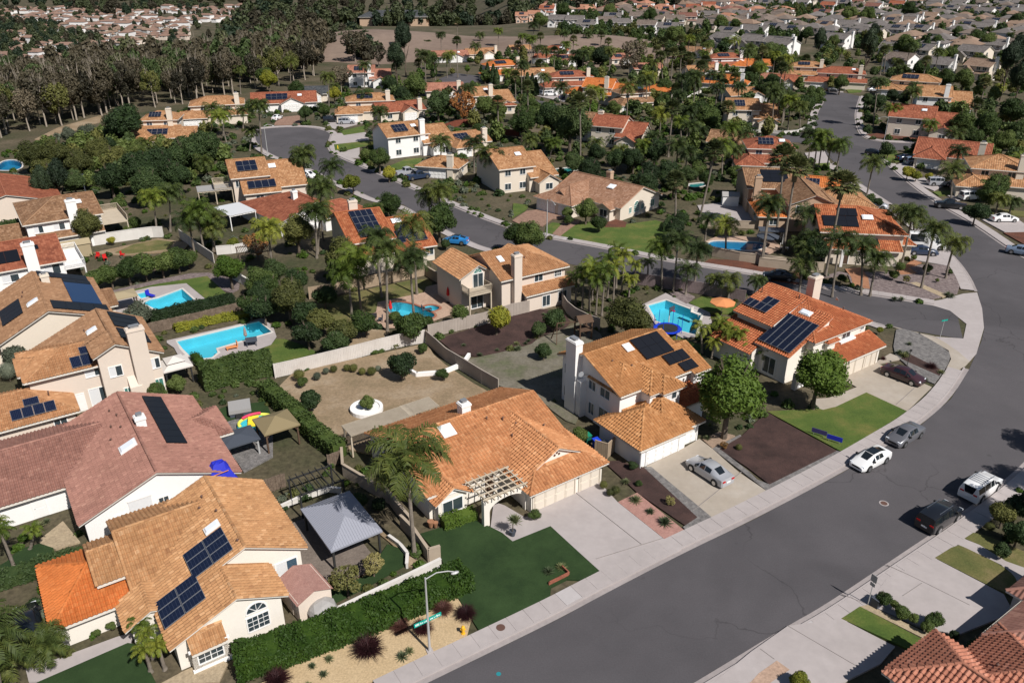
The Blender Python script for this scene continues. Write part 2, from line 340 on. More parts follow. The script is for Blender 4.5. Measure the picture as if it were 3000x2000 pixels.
# ------------------------------------------------------------------ mesh helpers
class MB:
    """collects polygons and links them as one mesh object"""
    def __init__(s): s.v = []; s.f = []; s.m = []
    def poly(s, pts, mi=0):
        n = len(s.v); s.v += [tuple(p) for p in pts]; s.f.append(tuple(range(n, n + len(pts)))); s.m.append(mi)
    def box(s, x0, x1, y0, y1, z0, z1, mi=0, M=None):
        c = [(x0, y0, z0), (x1, y0, z0), (x1, y1, z0), (x0, y1, z0), (x0, y0, z1), (x1, y0, z1), (x1, y1, z1), (x0, y1, z1)]
        if M is not None: c = [tuple(M @ Vector(p)) for p in c]
        n = len(s.v); s.v += c
        for f in ((3, 2, 1, 0), (4, 5, 6, 7), (0, 1, 5, 4), (1, 2, 6, 5), (2, 3, 7, 6), (3, 0, 4, 7)):
            s.f.append(tuple(n + i for i in f)); s.m.append(mi)
    def bar(s, a, b, w, h=None, mi=0):
        """square bar from a to b"""
        a, b = Vector(a), Vector(b); h = h or w; d = b - a
        q = d.to_track_quat('X', 'Z').to_matrix().to_4x4(); q.translation = a
        s.box(0, d.length, -w / 2, w / 2, -h / 2, h / 2, mi, q)
    def prism(s, pts, z0, z1, mi=0, cap=True, bottom=False, mside=None):
        n = len(s.v); k = len(pts)
        if sum(pts[i][0] * pts[(i + 1) % k][1] - pts[(i + 1) % k][0] * pts[i][1] for i in range(k)) < 0: pts = pts[::-1]
        s.v += [(p[0], p[1], z0) for p in pts] + [(p[0], p[1], z1) for p in pts]
        for i in range(k):
            j = (i + 1) % k; s.f.append((n + i, n + j, n + k + j, n + k + i)); s.m.append(mi if mside is None else mside)
        if cap: s.f.append(tuple(range(n + k, n + 2 * k))); s.m.append(mi)
        if bottom: s.f.append(tuple(range(n + k - 1, n - 1, -1))); s.m.append(mi)
    def tube(s, path, radii, n=8, mi=0, caps=True):
        rings = []
        for i, p in enumerate(path):
            p = Vector(p); a = Vector(path[max(0, i - 1)]); b = Vector(path[min(len(path) - 1, i + 1)])
            d = (b - a).normalized(); up = Vector((0, 0, 1)) if abs(d.z) < 0.95 else Vector((1, 0, 0))
            x = d.cross(up).normalized(); y = d.cross(x)
            r = radii[i] if isinstance(radii, (list, tuple)) else radii
            k = len(s.v); s.v += [tuple(p + x * r * math.cos(t) + y * r * math.sin(t)) for t in [2 * math.pi * j / n for j in range(n)]]
            rings.append(k)
        for a, b in zip(rings, rings[1:]):
            for j in range(n):
                s.f.append((a + j, b + j, b + (j + 1) % n, a + (j + 1) % n)); s.m.append(mi)
        if caps:
            s.f.append(tuple(rings[0] + j for j in range(n))); s.m.append(mi)
            s.f.append(tuple(rings[-1] + j for j in reversed(range(n)))); s.m.append(mi)
    def lathe(s, prof, n=16, mi=0, c=(0, 0)):
        rings = []
        for r, z in prof:
            k = len(s.v); s.v += [(c[0] + r * math.cos(2 * math.pi * j / n), c[1] + r * math.sin(2 * math.pi * j / n), z) for j in range(n)]; rings.append(k)
        for a, b in zip(rings, rings[1:]):
            for j in range(n):
                s.f.append((a + j, a + (j + 1) % n, b + (j + 1) % n, b + j)); s.m.append(mi)
        s.f.append(tuple(rings[-1] + j for j in range(n))); s.m.append(mi)
    def ico(s, c, r, sub=1, mi=0, sq=(1, 1, 1)):
        bm = bmesh.new(); bmesh.ops.create_icosphere(bm, subdivisions=sub, radius=1.0)
        n = len(s.v)
        s.v += [(c[0] + v.co.x * r * sq[0], c[1] + v.co.y * r * sq[1], c[2] + v.co.z * r * sq[2]) for v in bm.verts]
        for f in bm.faces: s.f.append(tuple(n + v.index for v in f.verts)); s.m.append(mi)
        bm.free()
    def mesh(s, name, mats):
        me = bpy.data.meshes.new(name); me.from_pydata(s.v, [], s.f)
        for m in mats: me.materials.append(MATS[m])
        if any(s.m): me.polygons.foreach_set('material_index', s.m)
        return me
    def build(s, name, mats, parent=None, smooth=False):
        mats = [mats] if isinstance(mats, str) else mats
        return link(name, s.mesh(name, mats), parent, smooth=smooth)

def link(name, me, parent=None, loc=None, rot=None, smooth=False):
    o = bpy.data.objects.new(name, me); COL.objects.link(o)
    if parent is not None: o.parent = parent
    if loc is not None: o.location = loc
    if rot is not None: o.rotation_euler = rot
    if smooth and me is not None: me.shade_smooth()
    return o

LANDMARKS = []    # short phrases for finding things, with their places
def tag(o, label=None, cat=None, group=None, kind=None):
    if label: o['label'] = label
    if cat: o['category'] = cat
    if group: o['group'] = group
    if kind: o['kind'] = kind
    return o
def thing(name, label, cat, loc=(0, 0, 0), rz=0.0, group=None):
    o = link(name, None, None, loc, (0, 0, R(rz))); o.empty_display_size = 0.3
    return tag(o, label, cat, group)
def copy_tree(o, parent=None):
    c = o.copy(); COL.objects.link(c)
    if parent is not None: c.parent = parent
    for ch in o.children: copy_tree(ch, c)
    return c
def set_uv(me, uvs):
    l = me.uv_layers.new(name='uv'); l.data.foreach_set('uv', np.asarray(uvs, dtype=np.float32).ravel())
def inside(pt, poly):
    x, y = pt; c = False; n = len(poly)
    for i in range(n):
        x0, y0 = poly[i]; x1, y1 = poly[(i + 1) % n]
        if (y0 > y) != (y1 > y) and x < (x1 - x0) * (y - y0) / (y1 - y0) + x0: c = not c
    return c
def smooth01(a, b, x):
    t = max(0.0, min(1.0, (x - a) / (b - a))); return t * t * (3 - 2 * t)
def offset_line(pts, d):
    """polyline shifted d metres to its left"""
    out = []
    for i, p in enumerate(pts):
        a = Vector(pts[max(0, i - 1)]); b = Vector(pts[min(len(pts) - 1, i + 1)])
        t = (b - a).normalized(); n = Vector((-t.y, t.x)); out.append((p[0] + n.x * d, p[1] + n.y * d))
    return out
def resample(pts, step):
    out = [tuple(pts[0])]; acc = 0.0
    for a, b in zip(pts, pts[1:]):
        a, b = Vector(a), Vector(b); L = (b - a).length; t = step - acc
        while t <= L:
            out.append(tuple(a.lerp(b, t / L))); t += step
        acc = (acc + L) % step if L else acc
    return out
def smooth_line(pts, it=2):
    for _ in range(it):
        q = [pts[0]]
        for a, b in zip(pts, pts[1:]):
            q += [(a[0] * .75 + b[0] * .25, a[1] * .75 + b[1] * .25), (a[0] * .25 + b[0] * .75, a[1] * .25 + b[1] * .75)]
        pts = q + [pts[-1]]
    return pts

# ------------------------------------------------------------------ survey of the place, in metres (x right, y away)
LEFT_CURB = [(-8.24,36.36),(-5.72,37.98),(0.0,41.55),(3.96,44.08),(6.79,46.07),(13.8,50.75),(20.61,54.96),(30.97,61.93),(37.13,66.49),(42.54,70.56),(48.2,75.85),(53.73,82.71),(59.15,90.21),(61.65,94.18),(64.69,100.5),(67.31,106.65),(69.57,113.02),(71.5,121.33),(72.7,130.73),(73.05,141.47),(74.16,150.74),(73.96,164.6),(74.42,177.73),(75.17,184.84)]
UP_LEFT_CURB = [(83.98,224.34),(87.91,235.26),(95.98,255.4),(103.54,271.34),(107.22,284.75),(111.34,290.0),(115.93,288.48)]
UP_RIGHT_CURB = [(118.64,281.1),(109.05,259.68),(101.97,242.74),(94.44,221.06),(92.69,211.71),(95.61,207.1),(106.66,205.87),(118.46,204.66)]
RIGHT_CURB_FAR = [(116.79,201.49),(102.16,199.55),(90.23,197.27),(88.23,195.03),(88.0,191.05),(85.88,179.94),(83.4,162.18),(82.59,149.12),(83.01,139.0),(81.87,125.12),(81.86,120.22),(84.5,112.0),(85.0,103.0),(81.5,94.0),(75.0,86.0),(66.5,79.0)]
RIGHT_CURB_NEAR = [(2.5,32.0),(12.36,38.07),(19.84,42.92),(23.27,44.94),(29.99,49.58),(38.5,55.42),(48.99,63.32),(58.0,72.0),(66.5,79.0)]
SIDE_UP_CURB = [(61.13,100.62),(60.52,101.09),(58.52,101.45),(51.2,105.12),(43.51,108.22),(37.93,112.31),(30.69,115.93),(22.9,119.74),(17.03,123.94),(6.25,130.19),(-1.28,136.21),(-10.72,148.21),(-19.54,160.34),(-29.64,174.35),(-34.59,181.22),(-42.86,192.12),(-46.31,199.93),(-48.06,210.01),(-48.77,216.52),(-50.35,221.06),(-56.42,227.23),(-65.04,227.23),(-69.97,224.34)]
SIDE_LOW_CURB = [(57.18,90.9),(54.29,92.21),(49.35,94.6),(48.36,96.1),(42.24,100.38),(33.92,105.62),(27.11,108.88),(20.25,112.31),(13.23,115.93),(8.29,118.35),(2.76,121.65),(-4.01,125.29),(-7.51,129.65),(-11.86,135.63),(-16.47,142.94),(-21.09,150.74),(-27.12,154.55),(-30.46,159.05),(-37.1,167.37),(-44.79,178.67),(-51.11,185.85),(-57.69,192.48),(-64.6,204.26),(-68.69,214.75),(-69.97,224.34)]
LEFT_STREET = [(75.17,184.84),(77.56,202.27),(73.87,207.1),(66.75,209.59),(58.38,211.71),(59.58,216.52),(73.66,218.76),(82.55,220.13)]
BACK_STREET = [(0.0,280.38),(6.86,275.45),(15.37,263.47),(16.57,256.0),(13.6,250.07),(6.53,260.93),(-0.56,270.0)]
BACK_COURT = [(-28.44,321.98),(-23.64,339.55),(-13.6,331.52),(-11.72,316.5),(-19.12,309.46),(-26.77,309.46)]
PATCHES = [
 ('sand_bed','sand',[(-15.8,38.66),(-13.29,40.88),(-9.85,43.61),(-6.66,45.83),(-4.8,46.93),(-2.39,42.47),(-5.78,40.28),(-9.5,38.04),(-11.24,36.89),(-18.06,36.89)],0),
 ('lawn','turf',[(-5.72,50.19),(-7.75,53.13),(-6.42,53.76),(-4.2,54.89),(-3.58,55.12),(-2.29,54.31),(-1.76,53.96),(-0.82,53.24),(0.05,52.16),(0.05,52.16),(3.28,54.12),(7.06,48.4),(5.7,47.62),(4.28,47.72),(3.01,46.86),(2.86,45.57),(0.0,43.85),(-2.38,42.49),(-4.27,46.08),(-4.78,46.97)],0.01),
 ('garden_path','concrete',[(-1.82,53.96),(-0.82,53.24),(0.05,52.16),(0.05,52.16),(3.28,54.12),(2.39,55.67),(1.06,55.34),(-0.65,56.95),(-1.63,57.47)],0.004),
 ('driveway','concrete',[(1.5,56.43),(5.77,59.17),(7.92,60.75),(9.39,57.43),(12.77,52.31),(13.9,51.21),(6.99,46.73),(5.81,47.59),(7.07,48.43),(3.27,54.08),(2.39,55.67)],0.006),
 ('gravel_bed','pinkgravel',[(9.42,57.43),(11.32,58.8),(14.64,53.48),(12.81,52.3)],0.004),
 ('mulch_bed','mulch',[(8.79,63.74),(10.21,63.84),(12.51,62.73),(16.51,55.46),(14.95,53.99),(11.37,58.75),(9.84,61.75)],0.004),
 ('gravel_edging','greygravel',[(12.51,62.73),(13.22,62.83),(17.31,55.26),(14.76,53.57),(14.53,53.99),(16.05,55.29)],0.009),
 ('driveway','concrete_warm',[(12.77,62.93),(16.97,66.05),(18.83,67.69),(19.72,65.94),(21.34,61.95),(23.14,59.02),(17.3,55.24),(13.59,61.56)],0.002),
 ('garden_path','brickpath',[(19.11,67.58),(21.17,69.05),(22.59,68.25),(19.74,66.05)],0.008),
 ('mulch_bed','mulch',[(20.42,65.83),(23.17,68.14),(27.13,72.89),(27.89,71.54),(31.83,65.51),(23.66,60.03),(22.35,62.73)],0.008),
 ('gravel_edging','greygravel',[(19.74,65.92),(23.14,68.48),(23.21,68.03),(20.6,65.62),(22.37,61.95),(22.74,60.79),(23.57,60.13),(31.75,65.62),(32.35,65.24),(23.13,59.08)],0.003),
 ('lawn','lawn',[(27.16,73.02),(32.41,73.52),(34.77,73.9),(39.38,77.07),(42.07,73.07),(32.38,65.24)],0.005),
 ('garden_path','concrete_warm',[(32.85,75.59),(34.81,75.86),(38.84,78.31),(39.47,77.13),(34.78,73.95),(33.25,73.32),(32.32,74.03)],0.009),
 ('driveway','concrete_warm',[(37.8,80.31),(43.26,84.24),(46.11,86.65),(47.17,85.35),(43.5,83.93),(47.22,78.31),(42.09,73.07),(39.38,77.07),(38.78,78.31)],0.002),
 ('gravel_bed','greygravel',[(49.8,93.46),(50.75,93.83),(52.3,92.36),(53.65,87.48),(52.82,85.19),(49.71,81.19),(47.27,78.37),(46.67,84.56),(46.62,87.15)],0.004),
 ('mulch_bed','mulch',[(48.11,87.15),(50.29,82.39),(49.36,80.9),(46.8,85.19)],0.01),
 ('corner_path','concrete_warm',[(49.41,94.77),(52.38,92.54),(53.8,91.56),(54.35,89.52),(54.68,87.15),(54.73,84.62),(53.78,83.62),(51.42,81.79),(51.01,82.7),(52.82,85.19),(53.65,87.48),(52.3,92.36),(50.04,94.02)],-0.02),
 ('corner_apron','concrete',[(59.88,99.72),(59.94,95.42),(57.27,90.99),(53.8,91.56),(54.35,89.52),(54.68,87.15),(54.73,84.62),(56.75,86.82),(61.61,94.21),(64.71,100.55),(67.02,106.24),(64.77,105.79),(60.54,103.55),(57.28,102.46),(58.48,101.39)],-0.085),
 ('gravel_bed','mauvegravel',[(45.73,111.49),(51.62,115.48),(49.73,108.1),(52.11,106.94),(56.89,103.46),(60.41,103.99),(65.0,106.24),(68.4,116.65),(66.26,117.73),(63.14,117.19),(58.9,114.02),(55.38,114.54),(52.36,113.51)],0.004),
 ('garden_path','terracotta',[(51.43,115.48),(54.13,116.12),(53.61,111.99),(52.03,107.4),(49.87,108.01),(51.04,111.99)],0.01),
 ('garden_path','terracotta',[(58.94,114.54),(63.87,119.67),(64.59,118.28),(61.51,116.12),(61.83,113.51),(59.01,113.0)],0.012),
 ('garden_path','sandstone',[(58.86,109.78),(60.05,110.02),(62.22,104.88),(61.03,104.21)],0.011),
 ('driveway','concrete',[(63.26,122.23),(70.38,126.41),(71.16,122.23),(69.08,116.12),(66.38,118.01),(63.87,119.67)],0.004),
 ('mulch_bed','redmulch',[(31.51,119.95),(35.85,119.39),(39.9,116.65),(41.91,114.54),(37.51,113.51),(43.78,114.54),(45.81,111.74),(43.47,108.58),(36.05,112.24),(38.25,113.51),(29.87,117.73)],0.003),
 ('lawn','lawn',[(8.42,131.49),(12.03,138.94),(14.2,139.81),(16.76,136.8),(20.62,138.01),(27.99,141.29),(27.75,130.19),(23.72,122.23),(17.15,125.19),(13.14,127.77)],0.004),
 ('mulch_bed','redmulch',[(16.49,138.36),(19.25,141.29),(20.76,139.08),(20.18,136.24),(16.49,136.24)],0.012),
 ('driveway','paver',[(0.0,140.18),(2.77,146.27),(4.64,147.07),(9.74,143.17),(9.85,141.29),(7.39,141.29),(5.45,136.94),(2.18,136.94)],0.006),
 ('garden_path','paver',[(6.99,132.49),(9.28,139.08),(12.26,140.55),(12.26,139.08),(10.15,135.54),(8.29,131.17)],0.009),
 ('lawn','lawn',[(6.1,136.94),(7.29,139.08),(9.23,138.36),(6.99,132.49),(5.73,132.82)],0.005),
 ('lawn','lawn',[(0.0,142.03),(0.24,151.57),(3.3,149.91),(2.54,146.67)],0.005),
 ('yard','dryyard',[(-23.01,73.02),(-27.3,80.31),(-20.41,84.49),(-15.08,87.08),(-10.69,89.52),(-9.1,85.19),(-2.85,77.21),(2.59,72.52),(-8.19,63.54),(-16.17,65.62),(-18.08,67.36),(-21.24,71.54)],0),
 ('mulch_bed','mulch',[(-9.42,90.74),(0.0,97.69),(2.32,99.1),(3.36,100.55),(6.95,98.9),(8.01,94.96),(3.57,91.45),(2.12,88.83),(-5.85,84.87)],0.006),
 ('yard','greyyard',[(-5.99,84.72),(2.12,88.66),(3.57,91.27),(8.0,94.77),(9.06,96.12),(11.31,92.72),(11.52,90.21),(7.86,80.6),(7.05,70.1),(5.12,71.54),(1.65,78.31),(-1.09,77.62),(-6.75,85.19)],0.002),
 ('lawn','drylawn',[(-27.64,101.82),(-21.55,106.94),(-13.03,111.99),(-11.51,109.29),(-12.56,106.24),(-18.75,102.46),(-18.49,99.1),(-19.99,95.73),(-22.5,95.35),(-26.23,97.69)],0.003),
 ('yard','dryyard',[(-19.35,93.83),(-15.76,93.09),(-15.82,91.27),(-20.27,88.49),(-20.1,90.92)],0.004),
 ('pool_deck','peachdeck',[(-18.49,99.1),(-18.75,102.46),(-16.85,103.55),(-12.63,106.02),(-12.57,108.1),(-10.63,109.53),(-8.05,105.79),(-5.81,102.68),(-8.22,98.09),(-9.9,96.51),(-12.25,94.21),(-16.18,93.83),(-19.6,94.39),(-20.5,96.31)],0.006),
 ('pool_deck','concrete',[(-43.48,90.21),(-36.72,94.58),(-33.44,97.1),(-31.29,94.58),(-29.93,91.27),(-30.01,89.0),(-31.47,87.48),(-32.28,84.24),(-35.51,83.46),(-39.15,83.93),(-41.77,88.15),(-43.21,89.52)],0.005),
 ('lawn','lawn',[(-30.01,89.0),(-29.78,91.27),(-25.79,88.83),(-22.73,85.84),(-24.65,87.15),(-27.22,82.7),(-27.84,81.79),(-34.11,79.73),(-35.77,82.54),(-32.18,84.4),(-31.45,87.41)],0.003),
 ('pool_deck','concrete',[(-57.47,103.99),(-52.76,108.1),(-48.12,109.53),(-42.55,102.77),(-48.26,99.51),(-47.56,95.35),(-48.29,94.77),(-55.01,99.72)],0.005),
 ('lawn','lawn',[(-57.78,104.66),(-52.34,109.29),(-46.07,112.49),(-40.57,105.11),(-42.55,102.85),(-48.15,109.63)],0.003),
 ('gravel_bed','mauvegravel',[(-58.99,105.79),(-52.84,111.0),(-47.71,114.54),(-42.23,111.99),(-39.39,108.1),(-40.57,105.11),(-46.1,112.59),(-52.44,109.53),(-57.67,105.56)],0.001),
 ('yard','dryyard',[(-68.28,122.81),(-60.5,130.19),(-54.15,127.65),(-54.03,123.99),(-63.0,121.65)],0.003),
 ('lawn','drylawn',[(-64.7,122.81),(-63.32,127.03),(-60.32,129.23),(-57.06,128.28),(-56.46,124.59),(-62.27,122.23)],0.008),
 ('pool_deck','concrete',[(17.92,101.39),(22.06,105.79),(23.91,102.68),(26.92,99.31),(26.35,95.35),(23.88,91.27),(21.64,90.92),(18.9,94.96)],0.005),
 ('lawn','lawn',[(24.68,102.25),(27.07,104.66),(31.37,102.46),(30.36,98.5),(27.06,98.5)],0.007),
 ('lawn','lawn',[(17.22,92.36),(20.69,91.63),(23.67,88.83),(22.53,84.87),(19.6,88.15)],0.004),
 ('gravel_bed','mauvegravel',[(22.58,105.79),(24.68,106.7),(25.98,104.44),(24.25,101.82),(23.13,103.99)],0.008),
 ('pool_deck','peachdeck',[(32.34,128.28),(35.27,131.17),(39.47,131.17),(44.44,130.19),(44.79,125.19),(41.34,121.65),(37.41,121.65),(32.82,123.99)],0.005),
 ('pool_deck','concrete',[(35.83,149.91),(40.47,151.57),(46.21,149.91),(45.7,139.81),(39.58,138.36),(35.12,139.08)],0.004),
 ('driveway','concrete',[(16.72,40.55),(20.01,42.91),(24.13,43.61),(26.97,40.99),(25.32,39.49),(21.64,37.67),(17.94,36.23),(12.58,37.18)],0.004),
 ('lawn','lawn',[(24.15,43.61),(25.99,44.82),(29.15,41.71),(27.82,40.77)],0.007),
 ('gravel_bed','sandstone',[(25.99,44.82),(26.7,45.01),(29.54,42.44),(30.2,41.99),(29.37,41.71)],0.004),
 ('driveway','concrete',[(26.7,45.01),(29.25,47.79),(34.11,50.09),(37.45,46.08),(37.13,44.21),(32.0,42.1),(29.82,42.67)],0.005),
 ('lawn','drylawn',[(34.13,50.13),(36.73,51.78),(37.25,51.33),(39.04,49.31),(39.4,48.06),(39.14,47.26),(38.15,46.34),(37.53,46.15)],0.008),
 ('garden_path','concrete',[(36.73,51.78),(37.68,52.47),(38.55,51.71),(39.66,49.73),(40.84,48.89),(39.59,46.73),(38.66,46.34),(39.29,47.52),(39.04,49.31),(37.25,51.33)],0.003),
 ('lawn','drylawn',[(37.73,52.5),(38.85,53.24),(39.77,52.85),(41.8,50.89),(40.84,48.89),(39.66,49.73),(38.55,51.71)],0.006),
 ('garden_path','peachdeck',[(13.7,36.79),(16.03,37.98),(16.71,38.66),(18.27,39.75),(18.91,38.97),(17.52,38.06),(15.68,36.7)],0.012),
 ('lawn','turf',[(-31.73,37.98),(-29.13,39.91),(-27.2,41.32),(-26.55,41.21),(-25.15,39.49),(-23.88,37.98),(-23.43,37.28),(-32.32,37.28)],0.006),
 ('garden_path','concrete',[(-33.19,39.07),(-31.29,40.01),(-28.23,41.87),(-27.2,42.33),(-26.97,41.37),(-31.74,38.01),(-32.38,37.98)],0.003),
 ('lawn','turf',[(-40.55,49.73),(-40.37,51.18),(-39.03,51.86),(-37.65,51.33),(-37.25,50.74),(-38.53,49.45),(-39.99,48.75),(-41.15,48.75)],0.006),
 ('gravel_bed','sandstone',[(-39.32,52.39),(-38.59,54.76),(-35.82,52.09),(-37.38,51.18),(-39.07,51.93)],0.004),
 ('gravel_bed','sandstone',[(-22.45,38.77),(-20.5,40.12),(-19.54,39.49),(-19.63,37.98),(-23.67,37.67)],0.005),
 ('lawn','turf',[(-14.84,45.95),(-11.48,48.06),(-10.28,51.78),(-8.99,51.18),(-8.39,49.45),(-11.28,46.86),(-13.7,44.95)],0.007),
 ('yard','dryyard',[(-15.96,58.0),(-14.08,57.29),(-8.16,50.02),(-6.74,49.59),(-8.23,48.89),(-8.46,50.02),(-10.71,52.7),(-15.1,56.95)],0.002),
 ('patio','greygravel',[(-31.33,69.63),(-28.79,71.54),(-24.31,68.71),(-23.2,64.57),(-25.24,61.95),(-26.31,63.54)],0.003),
 ('lawn','turf',[(-32.37,72.27),(-30.74,74.03),(-26.82,75.07),(-25.08,71.54),(-28.15,71.54),(-31.1,70.81)],0.006),
 ('driveway','concrete',[(-48.74,217.92),(-39.79,219.55),(-37.28,210.13),(-45.34,204.26)],0.004),
 ('lawn','lawn',[(-47.07,221.19),(-41.67,228.87),(-40.12,219.55),(-44.99,215.53)],0.006),
 ('lawn','lawn',[(-43.64,197.32),(-45.34,204.26),(-37.04,208.64),(-36.33,204.26),(-39.61,200.04)],0.007),
 ('driveway','concrete',[(-42.52,194.66),(-38.21,200.74),(-36.28,189.54),(-38.61,189.54)],0.005),
 ('lawn','lawn',[(-29.21,178.85),(-25.1,188.29),(-21.48,189.54),(-20.62,181.13),(-24.39,175.52)],0.006),
 ('driveway','paver',[(-69.65,240.87),(-63.73,244.79),(-60.13,229.75),(-67.39,229.75)],0.005),
 ('driveway','concrete',[(-54.77,237.05),(-52.35,242.81),(-42.77,233.35),(-47.72,224.54),(-50.76,224.54)],0.004),
 ('driveway','concrete',[(9.91,291.64),(19.97,281.0),(22.54,271.05),(17.16,268.67),(8.32,281.0)],0.004),
 ('lawn','lawn',[(89.01,192.07),(98.42,195.98),(96.08,189.54),(88.18,184.65),(88.01,188.29)],0.006),
 ('driveway','concrete',[(85.63,179.98),(90.73,184.65),(96.97,185.85),(94.2,181.13),(86.59,177.73)],0.004),
 ('mulch_bed','redmulch',[(94.87,216.32),(101.46,219.55),(118.09,216.32),(115.02,210.13),(103.87,210.13),(95.55,213.19)],0.004),
 ('lawn','lawn',[(119.07,294.42),(126.28,297.25),(122.12,288.91),(117.34,287.57)],0.004),
 ('driveway','concrete',[(84.72,169.19),(90.67,171.25),(93.42,167.17),(86.57,160.42)],0.004),
 ('lawn','lawn',[(85.88,159.49),(91.56,160.88),(90.19,157.67),(85.82,156.77)],0.006),
 ('driveway','concrete',[(87.54,156.77),(94.61,158.58),(93.71,155.01),(87.74,153.27)],0.005),
 ('lawn','drylawn',[(86.76,149.91),(96.69,145.88),(94.9,142.79),(88.03,144.32)],0.006),
 ('driveway','concrete',[(85.97,141.29),(92.69,141.29),(92.35,138.36),(89.14,132.82),(86.12,133.49)],0.004),
 ('mulch_bed','redmulch',[(85.72,133.16),(89.53,133.49),(85.79,127.03)],0.006),
 ('lawn','lawn',[(68.79,183.46),(74.01,184.65),(72.05,179.98),(68.37,180.55)],0.006),
 ('driveway','concrete',[(71.36,194.66),(77.05,197.32),(72.34,177.73),(69.59,185.85)],0.004),
 ('yard','dryyard',[(-124.89,210.13),(-126.77,226.26),(-123.44,244.79),(-118.63,235.19),(-120.17,221.19),(-121.09,207.16)],0.003),
]
POOLS = [
 ('swimming_pool','L-shaped pale blue pool with a rounded step beside the striped parasol',[(-42.18,90.04),(-33.53,96.0),(-30.94,92.72),(-36.51,87.98),(-35.93,86.82),(-36.2,85.51),(-37.54,85.13),(-38.97,85.84),(-40.59,87.81)],'white'),
 ('swimming_pool','square-cornered blue pool beside the tan gazebo in the left yard',[(-51.53,102.16),(-51.04,103.46),(-50.09,104.08),(-48.04,107.4),(-43.75,102.03),(-48.51,99.72)],'white'),
 ('spa','small square spa in front of the blue lounge chair by the tan gazebo pool',[(-53.82,105.56),(-52.92,106.34),(-51.4,104.44),(-52.36,103.73)],'white'),
 ('swimming_pool','curved turquoise pool between tall palms with two red parasols',[(-17.2,100.55),(-16.88,102.46),(-15.71,102.68),(-13.74,101.82),(-11.67,99.72),(-10.2,98.09),(-10.75,96.9),(-12.09,95.73),(-13.79,96.51),(-16.47,98.29)],'brick'),
 ('spa','round turquoise spa beside the curved pool under the balcony',[(-12.14,101.06),(-11.17,101.61),(-9.92,100.76),(-10.02,99.93),(-10.96,99.23),(-11.88,100.13)],'brick'),
 ('swimming_pool','turquoise pool with raised spa behind the trampoline',[(18.84,101.39),(21.61,103.2),(25.74,98.5),(24.67,95.73),(23.53,91.81),(21.18,93.46),(19.17,96.12)],'white'),
 ('swimming_pool','dark blue freeform pool beside the grey parasol in the corner yard',[(32.75,127.34),(34.16,129.04),(38.11,128.28),(42.4,128.15),(42.35,125.49),(39.09,123.52),(33.89,125.19)],'white'),
 ('swimming_pool','deep blue pool at the left edge behind the red roof',[(-116.84,178.85),(-119.56,186.45),(-118.17,188.05),(-113.7,184.65),(-110.43,177.73),(-114.77,177.17)],'white'),
 ('swimming_pool','small green pool beyond the pink-tiled single-storey house',[(9.63,178.62),(12.47,179.98),(15.12,180.21),(15.07,177.73),(10.27,174.98)],'white'),
 ('swimming_pool','narrow green pool in the yard behind the paved court',[(37.33,165.68),(41.52,167.17),(40.67,164.21),(37.05,162.77)],'white'),
]
COVERED_POOL = [(35.82,141.29),(38.32,142.41),(40.75,142.19),(40.42,139.08),(35.86,139.45)]
